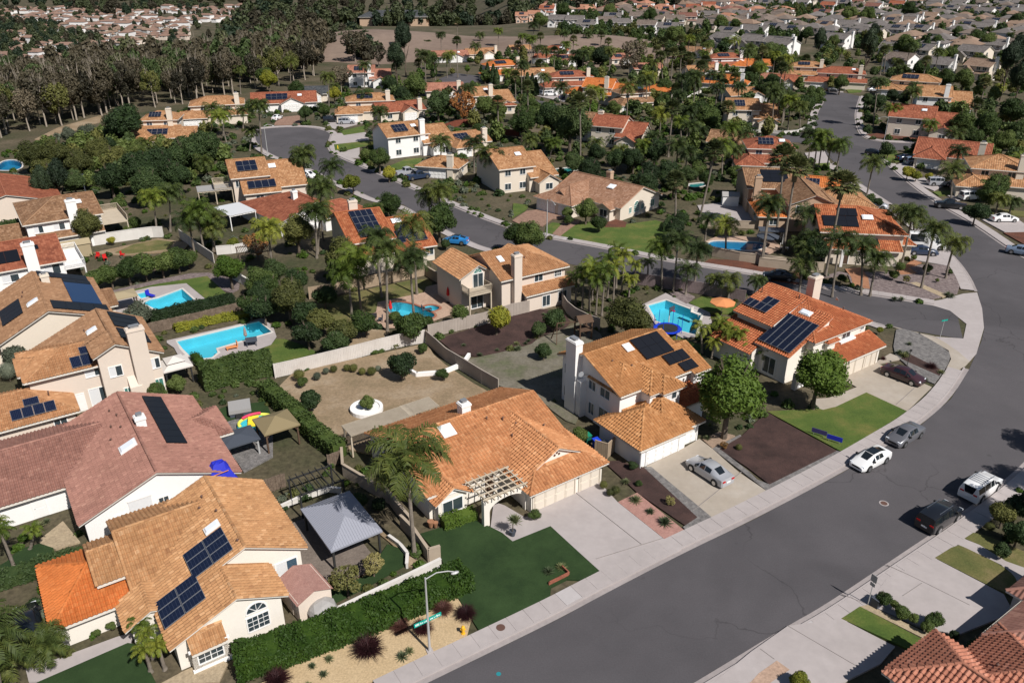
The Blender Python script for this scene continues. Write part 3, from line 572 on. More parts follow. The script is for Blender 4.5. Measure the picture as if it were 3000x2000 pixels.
FENCES = [
 ('board_fence','long white board fence running behind the dry back yard','white',1.8,[(-27.24,80.6),(-25.13,81.73),(-22.74,83.15),(-20.29,84.62),(-18.3,85.84),(-16.43,87.08),(-13.79,88.66),(-10.87,89.79)]),
 ('board_fence','greige panel fence between the dry yard and the grey weedy yard','greige',1.8,[(-10.69,89.52),(-9.26,87.15),(-7.89,84.72),(-5.7,82.09),(-3.47,79.3),(-1.49,77.07)]),
 ('board_fence','greige fence behind the dark mulch bed with yellow bush','greige',1.8,[(-10.62,91.2),(-7.25,93.16),(-3.84,94.96),(0.0,98.01),(2.32,99.1),(2.17,100.13),(6.66,102.59)]),
 ('board_fence','curved shadowed fence around the palm grove by the trampoline pool','greige',1.8,[(6.82,102.46),(7.45,98.9),(8.44,96.51),(9.9,94.58),(11.36,93.27)]),
 ('board_fence','mauve street fence behind the lawn with the orange parasol','mauve',1.8,[(18.02,109.53),(19.62,108.82),(23.36,107.17),(26.94,105.7),(30.03,103.99),(32.6,102.59)]),
 ('garden_wall','low brown stucco wall along the corner pool yard','tanwall',1.5,[(32.29,121.65),(35.97,119.11),(40.13,117.46),(42.56,116.65),(38.38,116.65),(41.48,115.59),(44.53,114.54),(47.71,114.54)]),
 ('garden_wall','tan stucco wall behind the dark blue corner pool','tanwall',1.3,[(34.07,137.29),(40.35,136.24),(45.36,135.54),(48.6,136.24)]),
 ('board_fence','tan board fence behind the lawn with six tall palms','tanwood',1.8,[(-28.6,103.77),(-25.29,105.33),(-21.67,107.63),(-17.58,110.26),(-13.22,112.9)]),
 ('garden_wall','short beige return wall beside the balcony house','tanwall',1.6,[(-13.1,113.0),(-10.83,109.78)]),
 ('garden_wall','tall white wall behind the oval lawn with red chairs','whitewall',1.8,[(-70.38,126.41),(-67.83,127.96),(-64.54,129.87),(-61.73,131.17),(-59.95,131.17)]),
 ('board_fence','white fence receding right from the pair of yard palms','white',1.7,[(-56.75,130.19),(-52.24,124.59),(-46.91,118.28)]),
 ('garden_wall','white wall behind the orange-leaved shrub','whitewall',1.4,[(-47.84,122.23),(-45.65,122.81),(-43.42,123.99)]),
 ('board_fence','weathered brown wooden fence below the clipped hedge','oldwood',1.5,[(-46.82,92.17),(-44.41,93.83),(-40.57,96.51),(-36.34,99.72)]),
 ('garden_wall','beige retaining wall with raised planter beside the big orange roof','tanwall',1.3,[(-16.41,64.36),(-15.76,61.56),(-10.84,57.33),(-10.14,56.13),(-8.6,53.83)]),
 ('garden_wall','low beige wall end beside the tall front palm','tanwall',1.3,[(-9.46,54.12),(-8.13,52.39),(-6.67,49.8),(-5.77,50.19)]),
 ('garden_wall','long white wall top behind the big clipped hedge','whitewall',1.2,[(-5.61,48.82),(-8.03,47.02),(-10.87,44.95),(-13.22,43.18),(-15.5,41.74),(-17.69,40.35)]),
 ('board_fence','short weathered fence beside the banana plants','oldwood',1.5,[(-22.6,58.66),(-21.64,59.2),(-20.69,59.85)]),
 ('board_fence','small grey wooden gate left of the raised planter','oldwood',1.5,[(-17.43,62.73),(-16.37,63.54)]),
 ('garden_wall','curved white seat wall beside the grey metal gazebo','whitewall',0.5,[(-20.25,56.43),(-18.58,58.0),(-16.62,59.08),(-15.48,58.89)]),
 ('garden_wall','white curved kerb wall right of the grey metal gazebo','whitewall',0.5,[(-10.27,52.47),(-9.23,51.48),(-8.44,50.31),(-8.34,49.03)]),
 ('board_fence','tan side gate beside the blue and green bins','tanwood',1.7,[(8.09,64.98),(9.21,64.36),(10.06,65.62)]),
 ('board_fence','red-stained fence beyond the white house with solar panels','redwood',1.7,[(-19.09,222.02),(-15.79,227.99),(-10.79,231.54)]),
 ('board_fence','dark red fence right of the slim palm in mid distance','redwood',1.7,[(-4.25,216.32),(-0.65,215.53),(1.95,214.75)]),
 ('garden_wall','white slope wall below the fan palm cluster','whitewall',1.2,[(56.68,268.67),(61.06,278.45),(65.61,286.23)]),
 ('garden_wall','white wall between the left yards beside the round citrus tree','whitewall',1.4,[(-42.59,111.99),(-39.83,109.53),(-37.2,106.7)]),
 ('garden_wall','cream curved front wall below the palms at the street corner','whitewall',0.7,[(65.21,220.36),(68.39,219.87),(72.78,217.92),(77.58,219.55),(80.94,223.7)]),
]
CARS = [
 ('sedan','silver sedan parked on the driveway of the white two-storey house','silver',(18.39,61.46),124.5),
 ('coupe','white coupe with black roof at the kerb','white',(34.26,63.54),213),
 ('sedan','grey sedan at the kerb beside the green lawn','grey',(39.48,67.8),216),
 ('suv','white SUV with roof rack at the far kerb','white',(42.41,59.02),36),
 ('suv','black SUV parked at the near-right kerb','black',(36.61,54.8),35),
 ('sedan','dark maroon sedan on the driveway of the red-tiled solar house','maroon',(44.74,80.17),-50),
 ('sedan','black sedan parked along the side street wall','black',(39.89,111.24),165),
 ('van','white high-roof van in the corner driveway','white',(68.29,125.19),-12),
 ('sedan','dark blue sedan beside the white van','navy',(66.42,122.23),-12),
 ('hatch','silver hatchback on the short drive behind the solar corner house','silver',(69.7,148.27),-25),
 ('sedan','white sedan on the driveway at the right edge','white',(89.41,139.81),0),
 ('pickup','black pickup parked at the right-hand kerb','black',(83.71,148.27),157),
 ('sedan','grey-blue sedan on the drive behind the white SUV at right','bluegrey',(92.17,157.67),10),
 ('suv','white SUV on the drive behind the black pickup','white',(90.92,154.31),10),
 ('suv','silver SUV with dark trim on the drive beside the thin palm','silver',(89.64,164.7),-5),
 ('sedan','dark sedan farthest back on the drive below the corner lawn','navy',(92.66,187.06),5),
 ('suv','white and blue wagon on the drive below the corner lawn','bluegrey',(93.03,183.46),5),
 ('coupe','bright blue coupe on the driveway beside the curved street','blue',(-9.44,127.65),165),
 ('pickup','silver pickup on the drive beside the dark blue covered truck','silver',(-23.1,173.36),35),
 ('pickup','dark blue pickup under the palms beside the silver pickup','navy',(-20.3,170.22),35),
 ('suv','silver car under a pale cover at the cul-de-sac','silver',(-47.16,231.54),10),
 ('suv','black SUV beside the pale covered car','black',(-52.07,234.27),10),
 ('sedan','white car on the red brick driveway','white',(-68.71,238.0),80),
 ('suv','white SUV on the far court driveway','white',(13.11,281.0),5),
 ('hatch','silver hatchback behind the white court SUV','silver',(10.49,283.59),5),
 ('sedan','navy car beside the brick strip on the far court','navy',(17.72,274.71),5),
 ('sedan','black car parked left of the bright orange garage roof','black',(-34.73,42.44),124.5),
 ('hatch','white hatchback half hidden by the palm at the kerb','white',(-44.23,171.05),-35),
 ('sedan','white sedan in front of the far red garage','white',(109.18,302.48),0),
 ('sedan','black sedan at the end of the upper road','black',(112.57,290.27),0),
 ('sedan','pale sedan at the bend of the upper road','silver',(127.28,291.09),10),
 ('hatch','dark hatchback under the corner palm at the far kerb','black',(87.36,192.71),-40),
 ('sedan','silver-blue car at the right edge of the road','bluegrey',(82.53,122.23),-35),
]
PALMS = {'queen': [(-7.9,50.4,9.5,1.25,0.3),(-21.4,97.1,6.7,1.0,0.2),(-20.5,98.9,7.7,1.0,0.3),(-18.5,104.2,8.8,1.0,0.2),(-16.1,93.1,11.0,1.0,0.5),(-13.2,97.7,8.0,1.0,0.2),(-13.6,105.3,10.3,1.0,0.1),(-61.2,131.5,6.8,1.0,0.5),(-60.0,134.2,6.8,1.0,1.2),(-51.4,122.2,5.7,1.0,0.1),(-49.8,122.2,7.3,1.0,0.1),(-49.1,124.6,5.4,1.0,0.6),(-48.9,123.7,4.0,1.0,0.5),(-36.4,113.6,7.1,1.0,0.3),(-31.3,120.7,7.6,1.0,0.6),(-32.2,129.6,5.2,1.0,0.3),(-31.6,122.7,10.9,1.0,1.6),(-42.6,161.6,6.6,1.0,0.4),(-35.9,155.2,6.2,1.0,0.5),(-24.1,134.8,3.5,1.0,-0.3),(-14.5,135.5,5.7,1.0,-0.4),(-12.4,133.5,7.2,1.0,-0.1),(21.8,107.6,6.2,0.85,-0.5),(23.3,106.7,7.6,0.85,-0.2),(27.1,110.0,5.1,0.85,-0.3),(24.8,105.3,3.7,0.85,-0.2),(30.4,103.5,2.8,0.85,-0.2),(28.7,105.8,2,0.85,-0.2),(34.7,105.3,2,0.85,-0.1),(32.6,128.3,3.8,0.85,-0.3),(34.5,121.7,5.1,0.85,-0.6),(39.3,117.7,9.5,0.85,-0.2),(39.0,117.5,9.6,0.95,-0.1),(41.3,106.1,4.2,0.95,-0.2),(45.5,104.6,8.4,0.95,-0.5),(49.9,105.3,7.1,0.95,-1.1),(51.0,104.9,5.5,0.95,-0.2),(70.7,155.5,6.8,0.95,-0.4),(72.3,176.2,5.9,0.95,-0.1),(69.5,186.3,6.4,0.95,-0.5),(68.2,179.1,5.7,0.95,-0.4),(69.3,179.1,7.4,0.95,-0.1),(71.2,179.1,5.3,0.95,-0.4),(61.8,118.9,7.8,0.95,-0.3),(65.1,127.1,5.5,0.95,-1.1),(59.6,107.7,8.8,0.95,-0.0),(65.0,111.5,5.5,0.95,-0.3),(47.9,126.0,5.5,0.95,-0.4),(48.3,120.8,3.4,0.95,-0.7),(45.3,116.5,2.8,0.95,0.2),(69.3,131.6,2.9,0.95,-0.5),(46.9,121.8,2,0.95,-0.9),(9.4,371.1,15.6,1.0,-0.0),(8.2,389.2,8.0,1.0,0.2),(23.0,358.5,8.9,1.0,0.3),(14.6,379.9,5.2,1.0,-0.1),(22.4,371.1,4.6,1.0,0.1),(67.6,271.1,7.3,1.0,-0.4),(93.6,332.1,8.3,1.0,-0.8),(71.6,222.9,9.7,1.0,-0.7),(76.4,229.8,7.0,1.0,-0.4),(37.6,419.8,7.4,1.0,-0.3),(49.2,537.6,7.8,1.0,0.1),(43.7,259.5,8.9,1.0,-0.9),(55.4,266.3,8.0,1.0,-1.1),(41.9,255.1,8.8,1.0,-0.6),(56.7,255.1,7.7,1.0,-0.8),(20.2,188.3,3.7,1.0,-0.5),(25.3,202.8,2,1.0,0.2),(29.9,210.1,3.4,1.0,0.4),(46.3,198.7,4.5,1.0,-0.4),(43.3,197.3,5.9,1.0,-0.3),(43.4,205.7,5.5,1.0,-0.8),(36.3,175.5,5.9,1.0,-0.3),(38.1,173.4,4.8,1.0,0.1),(43.9,175.5,4.3,1.0,0.1),(45.1,169.2,7.3,1.0,-0.6),(51.1,189.5,6.9,1.0,-0.2),(54.6,189.5,5.4,1.0,-0.1),(48.2,173.4,5.3,1.0,0.1),(5.7,187.1,4.8,1.0,-1.5),(8.6,185.8,4.2,1.0,0.8),(24.4,180.0,3.9,1.0,0.3),(27.4,177.7,3.3,1.0,0.1),(33.1,189.5,4.9,1.0,0.2),(29.9,180.0,5.0,1.0,-0.4),(-6.6,414.4,9.8,1.0,-0.2),(-31.8,379.9,10.9,1.0,0.4),(-52.8,295.8,8.1,1.0,0.7),(-54.9,244.8,10.9,1.0,0.7),(-80.3,300.1,8.8,1.0,0.9),(-92.5,325.2,6.3,1.0,0.4),(-43.6,242.8,5.6,1.0,0.1),(-33.3,202.8,8.4,1.0,0.6),(-16.0,175.5,6.7,1.0,0.5),(-8.4,175.5,6.5,1.0,-0.4),(-5.4,166.2,6.7,1.0,0.3),(-4.0,164.2,6.1,1.0,0.2),(-61.1,194.7,11.0,1.0,0.8),(-42.8,161.3,7.5,1.0,0.6),(-60.2,278.4,3.2,1.0,0.7),(-16.2,431.0,6.4,1.0,0.1),(-42.5,419.8,4.0,1.0,0.5),(-4.4,216.3,4.5,1.0,0.2),(-16.7,371.1,7.1,1.0,0.7),(-125.3,264.0,7.5,1.0,1.2),(-105.6,294.4,6.2,1.0,0.6),(-103.6,293.0,8.0,1.0,1.1),(-93.8,284.9,8.2,1.0,0.6),(-98.8,288.9,5.7,1.0,1.1),(-61.0,194.7,11.3,1.0,0.7),(-74.6,224.5,4.9,1.0,0.6),(-81.3,217.9,6.4,1.0,1.4),(-77.0,214.8,6.0,1.0,1.0),(-80.3,168.2,6.0,1.0,1.7),(-81.2,173.4,6.4,1.0,2.6),(-65.6,169.2,3.9,1.0,0.4),(-64.7,197.3,4.7,1.0,1.0),(-73.1,205.7,6.7,1.0,-0.8),(107.3,325.2,7.2,1.0,-0.6),(71.6,222.9,9.4,1.0,-0.7),(77.1,231.5,7.7,1.0,-0.3),(76.0,222.9,7.8,1.0,-0.5),(78.8,221.2,6.5,1.0,-1.0),(100.9,226.3,12.1,1.0,-1.1),(102.8,219.6,6.1,1.0,-0.5),(107.4,219.6,10.6,1.0,-0.7),(139.9,297.2,6.7,1.0,-0.8),(148.5,379.9,4.2,1.0,-0.2),(151.3,339.2,9.4,1.0,-0.9),(106.2,189.5,5.7,1.0,-2.0),(97.0,173.4,5.1,1.0,-0.4),(107.7,167.2,4.7,1.0,-0.8),(209.0,389.2,2.7,1.0,-0.9),(233.1,575.1,6.8,1.0,-0.5),(220.7,520.6,4.9,1.0,-0.2),(233.2,496.9,3.3,1.0,-0.8),(118.6,339.2,4.7,1.0,-0.3),(110.6,325.2,3.6,1.0,1.3),(161.5,273.5,3.9,1.0,0.2),(106.2,205.7,4.6,1.0,-0.4),(114.1,362.6,5.5,1.0,-1.3),(110.9,346.7,7.6,1.0,-0.1),(107.1,354.5,5.9,1.0,0.2),(263.4,448.9,4.9,1.0,-0.1),(231.8,468.3,3.2,1.0,-0.8),(210.0,537.6,5.7,1.0,-0.2),(229.9,641.8,5.1,1.0,0.1),(89.9,143.6,3.0,1.0,-0.3),(93.0,144.3,2.3,1.0,-0.2),(86.1,152.4,6.3,1.0,-1.3),(-33.8,37.1,5.2,0.9,1.0),(-33.5,38.1,2.0,0.9,0.2),(-31.5,39.3,2,0.9,0.2),(57.2,60.6,9,0.95,0),(52.6,54.6,9,0.9,0),(46.8,50.4,9,0.8,0)],'king': [(8.8,101.8,4.0,0.8,-0.1),(9.6,100.1,5.0,0.8,-0.4),(10.5,99.3,6.0,0.8,-0.1),(11.3,98.1,5.1,0.8,-0.2),(12.1,98.1,6.3,0.8,-0.2),(14.1,102.2,5.3,0.8,0.0),(13.5,104.0,5.7,0.8,-0.1),(11.3,103.5,5.1,0.8,-0.4),(15.8,106.2,5.6,0.8,0.2),(15.2,108.1,5.6,0.8,0.2),(16.6,104.4,2.6,0.8,0.3),(17.8,108.1,3.4,0.8,0.1),(20.4,112.0,2.3,0.8,-0.2),(-25.9,41.0,2,0.55,0.2),(-24.9,40.1,2,0.55,0.1),(-23.7,39.1,2,0.55,0.2),(-24.6,38.9,2,0.55,0.1),(-39.7,49.2,3.5,0.55,0.3),(-39.5,51.2,2,0.55,0.9),(-41.9,52.1,2,0.55,0.1),(23.2,86.8,3.3,0.75,-0.5),(25.2,87.2,3.8,0.75,-0.3),(24.1,85.5,2,0.75,-0.4),(26.8,84.9,3.4,0.75,-0.1),(28.0,83.6,2.6,0.75,-0.1),(29.3,82.4,2.2,0.75,-0.2),(25.9,85.5,3.4,0.75,-0.3)],'fan': [(29.6,139.1,7.6,1.0,-0.7),(33.8,139.1,12.8,1.0,1.5),(46.2,133.3,12.9,1.25,-0.7),(44.3,123.4,13.5,1.25,-0.3),(47.3,112.4,13.8,1.25,0.2),(15.9,184.7,13.5,1.1,-0.5),(20.6,216.3,9.8,1.1,0.2),(37.4,190.8,11.1,1.1,-0.4),(55.9,306.1,9.8,1.1,-1.9),(59.9,325.2,13.0,1.1,-1.8),(57.5,300.1,11.7,1.1,-0.1),(61.7,306.1,11.5,1.1,0.3),(66.0,318.6,8.4,1.1,0.6),(62.6,354.5,6.8,1.1,-1.6),(68.3,354.5,11.2,1.1,2.1),(61.0,325.2,9.0,1.1,-1.0),(64.4,325.2,4.5,1.1,-0.9),(-21.2,325.2,13.4,1.0,0.4),(-25.4,389.2,15.8,1.0,0.5)]}
TREES = {'leaf': [(-34.7,103.0,3.2,2.54),(-34.5,96.2,2.4,1.92),(-59.7,105.9,2.4,1.91),(-58.0,107.5,2.5,2.02),(-56.0,108.8,2.8,2.22),(-54.3,110.5,2.7,2.16),(-52.3,111.8,2.6,2.09),(-50.6,113.6,2.5,2.02),(-49.9,115.8,2.1,1.69),(0.6,122.5,3.4,2.74),(-18.4,91.0,2.5,1.99),(-33.1,100.5,3.1,2.48),(-7.1,94.5,2.0,1.58),(-12.8,89.6,2.6,2.11),(-11.1,93.9,1.2,0.95),(-15.5,95.4,1.2,0.96),(-21.9,139.3,3.6,2.84),(-12.2,128.1,4.3,3.45),(13.2,137.8,3.1,2.49),(10.2,140.8,1.5,1.22),(10.0,137.4,1.2,0.98),(15.2,133.5,2.0,1.59),(2.7,121.1,3.9,3.1),(-7.9,79.7,1.0,0.83),(-10.9,86.5,0.9,0.74),(-23.5,78.2,0.9,0.68),(-15.4,73.0,1.2,0.97),(-65.6,133.2,1.9,1.48),(-74.1,145.7,1.7,1.37),(-66.4,131.9,1.2,0.95),(27.6,44.9,0.9,0.68),(28.4,44.6,0.6,0.45),(28.6,43.6,0.8,0.67),(29.2,43.2,0.6,0.44),(29.7,42.3,0.7,0.52),(30.4,42.8,0.8,0.66),(-93.5,237.0,2.4,1.95),(-98.5,224.0,2.1,1.68),(-87.4,295.4,4.9,3.89),(-31.1,264.6,6.3,5.06),(-34.1,351.2,4.8,3.82),(-8.1,235.7,4.4,3.51),(-3.5,232.5,3.9,3.12),(-7.6,202.0,3.8,3.05),(-29.2,174.8,3.7,2.94),(-33.5,184.5,2.3,1.83),(-46.6,267.0,3.0,2.37),(1.7,293.2,3.5,2.8),(3.6,238.4,2.9,2.31),(2.5,208.1,5.1,4.06),(-55.0,239.6,2.7,2.14),(-70.3,269.6,4.5,3.58),(3.2,214.1,5.2,4.17),(6.3,236.2,4.0,3.17),(82.0,424.0,7.6,6.08),(93.6,401.0,4.7,3.76),(125.5,512.3,6.8,5.47),(134.4,512.4,5.5,4.38),(51.1,277.6,4.1,3.27),(51.3,214.1,5.2,4.17),(52.2,225.8,5.1,4.04),(45.8,249.1,3.9,3.14),(53.1,209.3,2.4,1.9),(59.8,236.0,3.3,2.64),(92.2,314.0,4.6,3.67),(87.3,276.2,5.1,4.06),(84.6,298.9,3.6,2.85),(30.1,241.0,3.1,2.51),(35.6,598.6,8.5,6.78),(17.3,528.8,7.1,5.64),(68.6,605.9,8.0,6.43),(90.6,564.8,7.5,6.01),(110.3,358.0,6.5,5.18),(112.1,351.2,4.8,3.82),(31.8,154.2,3.9,3.11),(39.7,160.4,2.8,2.23),(39.9,169.3,2.6,2.09),(47.1,167.9,2.4,1.94),(112.5,283.6,4.4,3.54),(91.9,251.3,4.7,3.72),(85.8,239.4,4.4,3.56),(153.9,314.2,5.4,4.35),(150.8,289.1,5.3,4.24),(155.8,286.4,5.3,4.2),(161.4,284.4,3.9,3.14),(115.9,208.1,5.1,4.06),(120.3,204.8,5.4,4.31),(137.1,223.7,5.4,4.34),(129.2,206.3,3.9,3.11),(114.7,210.9,3.0,2.38),(112.8,196.6,3.7,2.97),(116.6,190.3,4.1,3.32),(81.8,268.1,4.7,3.75),(91.5,309.1,5.6,4.51),(106.0,332.0,6.9,5.54),(111.3,359.1,4.9,3.9),(157.2,453.3,5.7,4.55),(119.3,344.8,4.1,3.26),(229.8,420.3,6.8,5.43),(227.4,404.5,6.5,5.23),(311.4,528.8,7.1,5.64),(243.1,464.1,5.4,4.32),(230.6,558.4,7.9,6.34),(222.3,568.0,8.1,6.44),(267.9,581.0,10.3,8.22),(161.6,425.6,4.6,3.67),(171.8,367.8,8.0,6.36),(205.6,409.5,5.5,4.42),(192.8,370.2,4.7,3.75),(94.0,151.7,3.8,3.06),(93.5,156.6,2.3,1.83),(89.8,146.1,3.7,2.96),(58.8,113.6,1.2,0.93),(62.7,112.8,1.3,1.01),(63.5,119.1,0.7,0.58),(56.8,110.9,1.0,0.82),(48.6,109.7,0.9,0.72),(66.1,112.7,0.7,0.55),(62.9,109.9,0.5,0.36),(43.0,110.0,1.3,1.08),(-37.1,77.0,1.3,1.08),(-38.3,74.9,1.5,1.18),(-41.7,76.9,0.5,0.4),(6.9,66.8,1.2,0.97),(1.9,54.9,0.7,0.57),(-29.6,41.9,0.4,0.35),(-28.8,42.5,0.5,0.39),(-31.1,40.6,0.4,0.3)],'dark': [(-32.2,94.7,2.6,2.05),(-24.9,87.6,2.4,1.93),(-21.4,86.1,2.0,1.61),(-34.2,107.6,2.9,2.28),(-30.1,103.5,3.0,2.38),(-26.8,94.2,2.5,1.97),(-25.5,99.9,2.3,1.82),(-14.8,112.4,3.0,2.37),(-0.8,102.4,2.3,1.86),(-10.8,124.4,1.1,0.9),(5.2,92.9,2.1,1.72),(3.4,90.8,1.4,1.15),(27.5,129.1,2.3,1.85),(30.3,137.9,1.5,1.2),(3.8,84.8,1.4,1.09),(-12.6,80.0,2.2,1.79),(-21.4,72.7,1.7,1.35),(-33.8,98.5,2.9,2.28),(-13.2,56.7,1.0,0.8),(-11.6,56.1,0.9,0.74),(43.1,54.8,1.7,1.35),(41.3,51.5,1.6,1.29),(39.3,50.0,1.0,0.78),(31.8,39.8,1.3,1.0),(33.4,39.4,0.8,0.66),(31.4,41.7,0.5,0.43),(-94.9,198.9,7.1,5.67),(-69.0,180.1,5.5,4.38),(-71.2,172.9,5.4,4.35),(-74.2,156.6,5.7,4.58),(-73.6,165.5,5.1,4.06),(-66.5,156.5,4.5,3.63),(-69.0,148.1,5.0,4.02),(-79.0,154.7,4.5,3.59),(-86.4,154.8,3.7,3.0),(-97.7,193.7,2.6,2.06),(-94.5,179.0,1.9,1.51),(-21.2,234.2,5.7,4.52),(-34.4,258.3,4.3,3.44),(-59.0,232.3,3.3,2.6),(-41.6,282.7,4.2,3.33),(-34.1,249.5,2.8,2.23),(13.9,192.7,8.0,6.36),(10.4,210.2,5.9,4.72),(36.4,339.1,7.1,5.65),(28.6,346.2,5.3,4.27),(30.2,323.6,3.8,3.07),(30.3,308.8,4.0,3.16),(32.1,178.7,4.4,3.54),(26.6,173.8,3.7,2.93),(28.0,160.7,3.7,2.98),(22.8,175.1,3.4,2.68),(16.1,163.3,4.1,3.27),(19.4,182.1,3.1,2.5),(32.0,162.0,3.9,3.12),(36.3,162.0,3.1,2.5),(40.4,175.6,2.7,2.15),(54.2,325.8,3.6,2.85),(65.3,299.0,4.4,3.5),(55.6,269.6,4.5,3.58),(18.4,156.4,3.3,2.67),(25.7,150.5,4.4,3.5),(13.3,173.0,3.3,2.65),(88.8,188.6,2.5,2.01),(96.6,196.5,0.9,0.75),(96.5,189.8,2.5,2.02),(110.2,254.4,3.1,2.45),(123.1,258.7,3.1,2.49),(121.5,263.2,3.2,2.53),(111.6,249.7,3.5,2.78),(100.4,228.0,2.3,1.88),(94.7,215.2,1.8,1.46),(82.7,137.6,2.7,2.17),(68.7,148.5,1.6,1.28),(69.6,147.8,1.4,1.16),(46.9,116.5,3.1,2.44),(48.7,124.7,1.9,1.5),(52.3,130.3,1.7,1.35),(11.5,62.4,0.6,0.52)],'bright': [(21.3,67.8,5.7,4.52),(32.2,73.5,4.3,3.45),(-40.5,107.2,3.4,2.71)],'yellow': [(-2.0,91.9,2.6,2.08),(-32.1,158.2,2.6,2.09),(-45.8,123.9,1.5,1.19),(-67.0,126.9,0.9,0.71),(19.0,37.5,0.9,0.72),(-84.5,288.1,5.0,4.01),(-57.5,266.3,3.4,2.75),(-26.1,167.2,2.1,1.68),(86.0,167.6,1.5,1.17),(84.6,168.8,2.0,1.56),(88.5,167.2,1.3,1.03),(47.0,92.0,0.7,0.54)],'olive': [(-24.1,108.9,4.6,3.7),(-24.3,91.4,2.5,2.0),(-20.7,88.5,2.3,1.87),(-29.1,95.5,4.0,3.16),(-34.4,122.1,4.4,3.5),(14.2,89.3,4.1,3.29),(-24.2,79.6,1.0,0.76),(-19.2,82.0,0.6,0.5),(-20.7,81.7,0.6,0.5),(-16.2,81.0,0.7,0.6),(-18.4,81.8,0.7,0.57),(-17.3,81.1,0.6,0.49),(-70.2,126.4,4.0,3.21),(41.5,54.0,1.7,1.33),(40.2,53.4,0.6,0.46),(-99.5,173.8,5.0,3.98),(-104.8,174.1,4.7,3.72),(-90.5,165.7,4.8,3.81),(-84.6,169.9,4.6,3.64),(-95.8,161.4,4.0,3.23),(-92.6,178.7,4.4,3.54),(8.3,59.3,0.6,0.44),(9.3,58.5,0.6,0.49),(8.8,58.3,0.5,0.38)],'grey': [(-22.2,79.8,0.7,0.52),(-21.5,81.2,0.6,0.46),(-15.6,82.0,0.5,0.43),(-48.1,92.8,2.5,2.02),(-106.6,202.9,3.6,2.91),(-111.5,202.8,3.1,2.45),(-57.6,81.7,2.3,1.82),(-57.3,79.8,1.4,1.11)],'orange': [(-40.5,120.0,2.7,2.12),(-13.8,232.3,5.6,4.49)],'pine': [(-90.4,150.6,2.9,2.35),(-88.4,152.9,3.3,2.61),(-42.0,330.0,9.0,7.16),(-52.4,404.5,6.5,5.23),(-41.2,297.6,7.1,5.65),(130.0,307.7,9.2,7.37),(140.5,386.7,5.6,4.46),(190.6,447.1,4.4,3.53),(161.6,272.1,8.7,6.97),(189.9,315.6,7.5,5.96),(161.6,263.8,6.1,4.86)],'golden': [(-12.4,45.8,1.8,1.46),(-10.8,48.0,1.3,1.04),(58.0,109.2,0.9,0.72)],'bare': [(-59.2,286.6,6.0,4.83),(50.6,350.3,7.3,5.83),(45.9,328.3,5.1,4.06)],'euc': [(-70.1,375.0,8.8,7.01),(-57.2,359.3,5.8,4.68),(-79.4,332.1,7.8,6.26),(-93.0,347.8,7.5,6.04),(-104.3,366.7,10.5,8.43)],'cypress': [(-9.2,312.5,1.7,1.37),(-7.0,309.4,1.7,1.36),(-5.7,308.3,1.4,1.13),(5.2,282.2,1.8,1.46),(6.9,283.1,1.7,1.36),(8.1,282.1,1.4,1.15),(32.8,281.4,1.9,1.56),(41.4,269.1,1.9,1.49),(194.1,395.9,2.5,2.0)],'agaveclump': [(54.3,102.8,1.7,1.36),(62.6,105.0,1.6,1.3),(47.1,86.4,1.8,1.47),(49.5,89.0,0.9,0.76),(49.4,81.6,1.1,0.85),(47.2,79.8,0.5,0.42),(-40.6,54.1,1.1,0.88),(-39.9,54.6,0.9,0.73),(20.4,70.0,0.9,0.75),(19.6,67.6,1.0,0.79),(21.3,72.2,0.8,0.64),(4.6,75.0,0.6,0.46),(-6.5,85.8,1.0,0.81),(-6.0,88.7,0.8,0.6),(-3.4,86.5,1.0,0.81),(-1.8,87.3,0.7,0.6),(0.3,87.4,1.2,0.97),(1.7,89.2,0.9,0.68),(3.7,91.5,1.3,1.0),(0.9,88.8,1.0,0.83),(2.1,89.9,0.7,0.53),(4.3,98.1,0.7,0.57),(10.9,98.5,0.5,0.41),(12.9,100.2,0.5,0.42),(19.4,105.5,0.5,0.39)],'redgrass': [(49.4,83.0,1.4,1.14),(44.6,85.1,0.5,0.44)]}
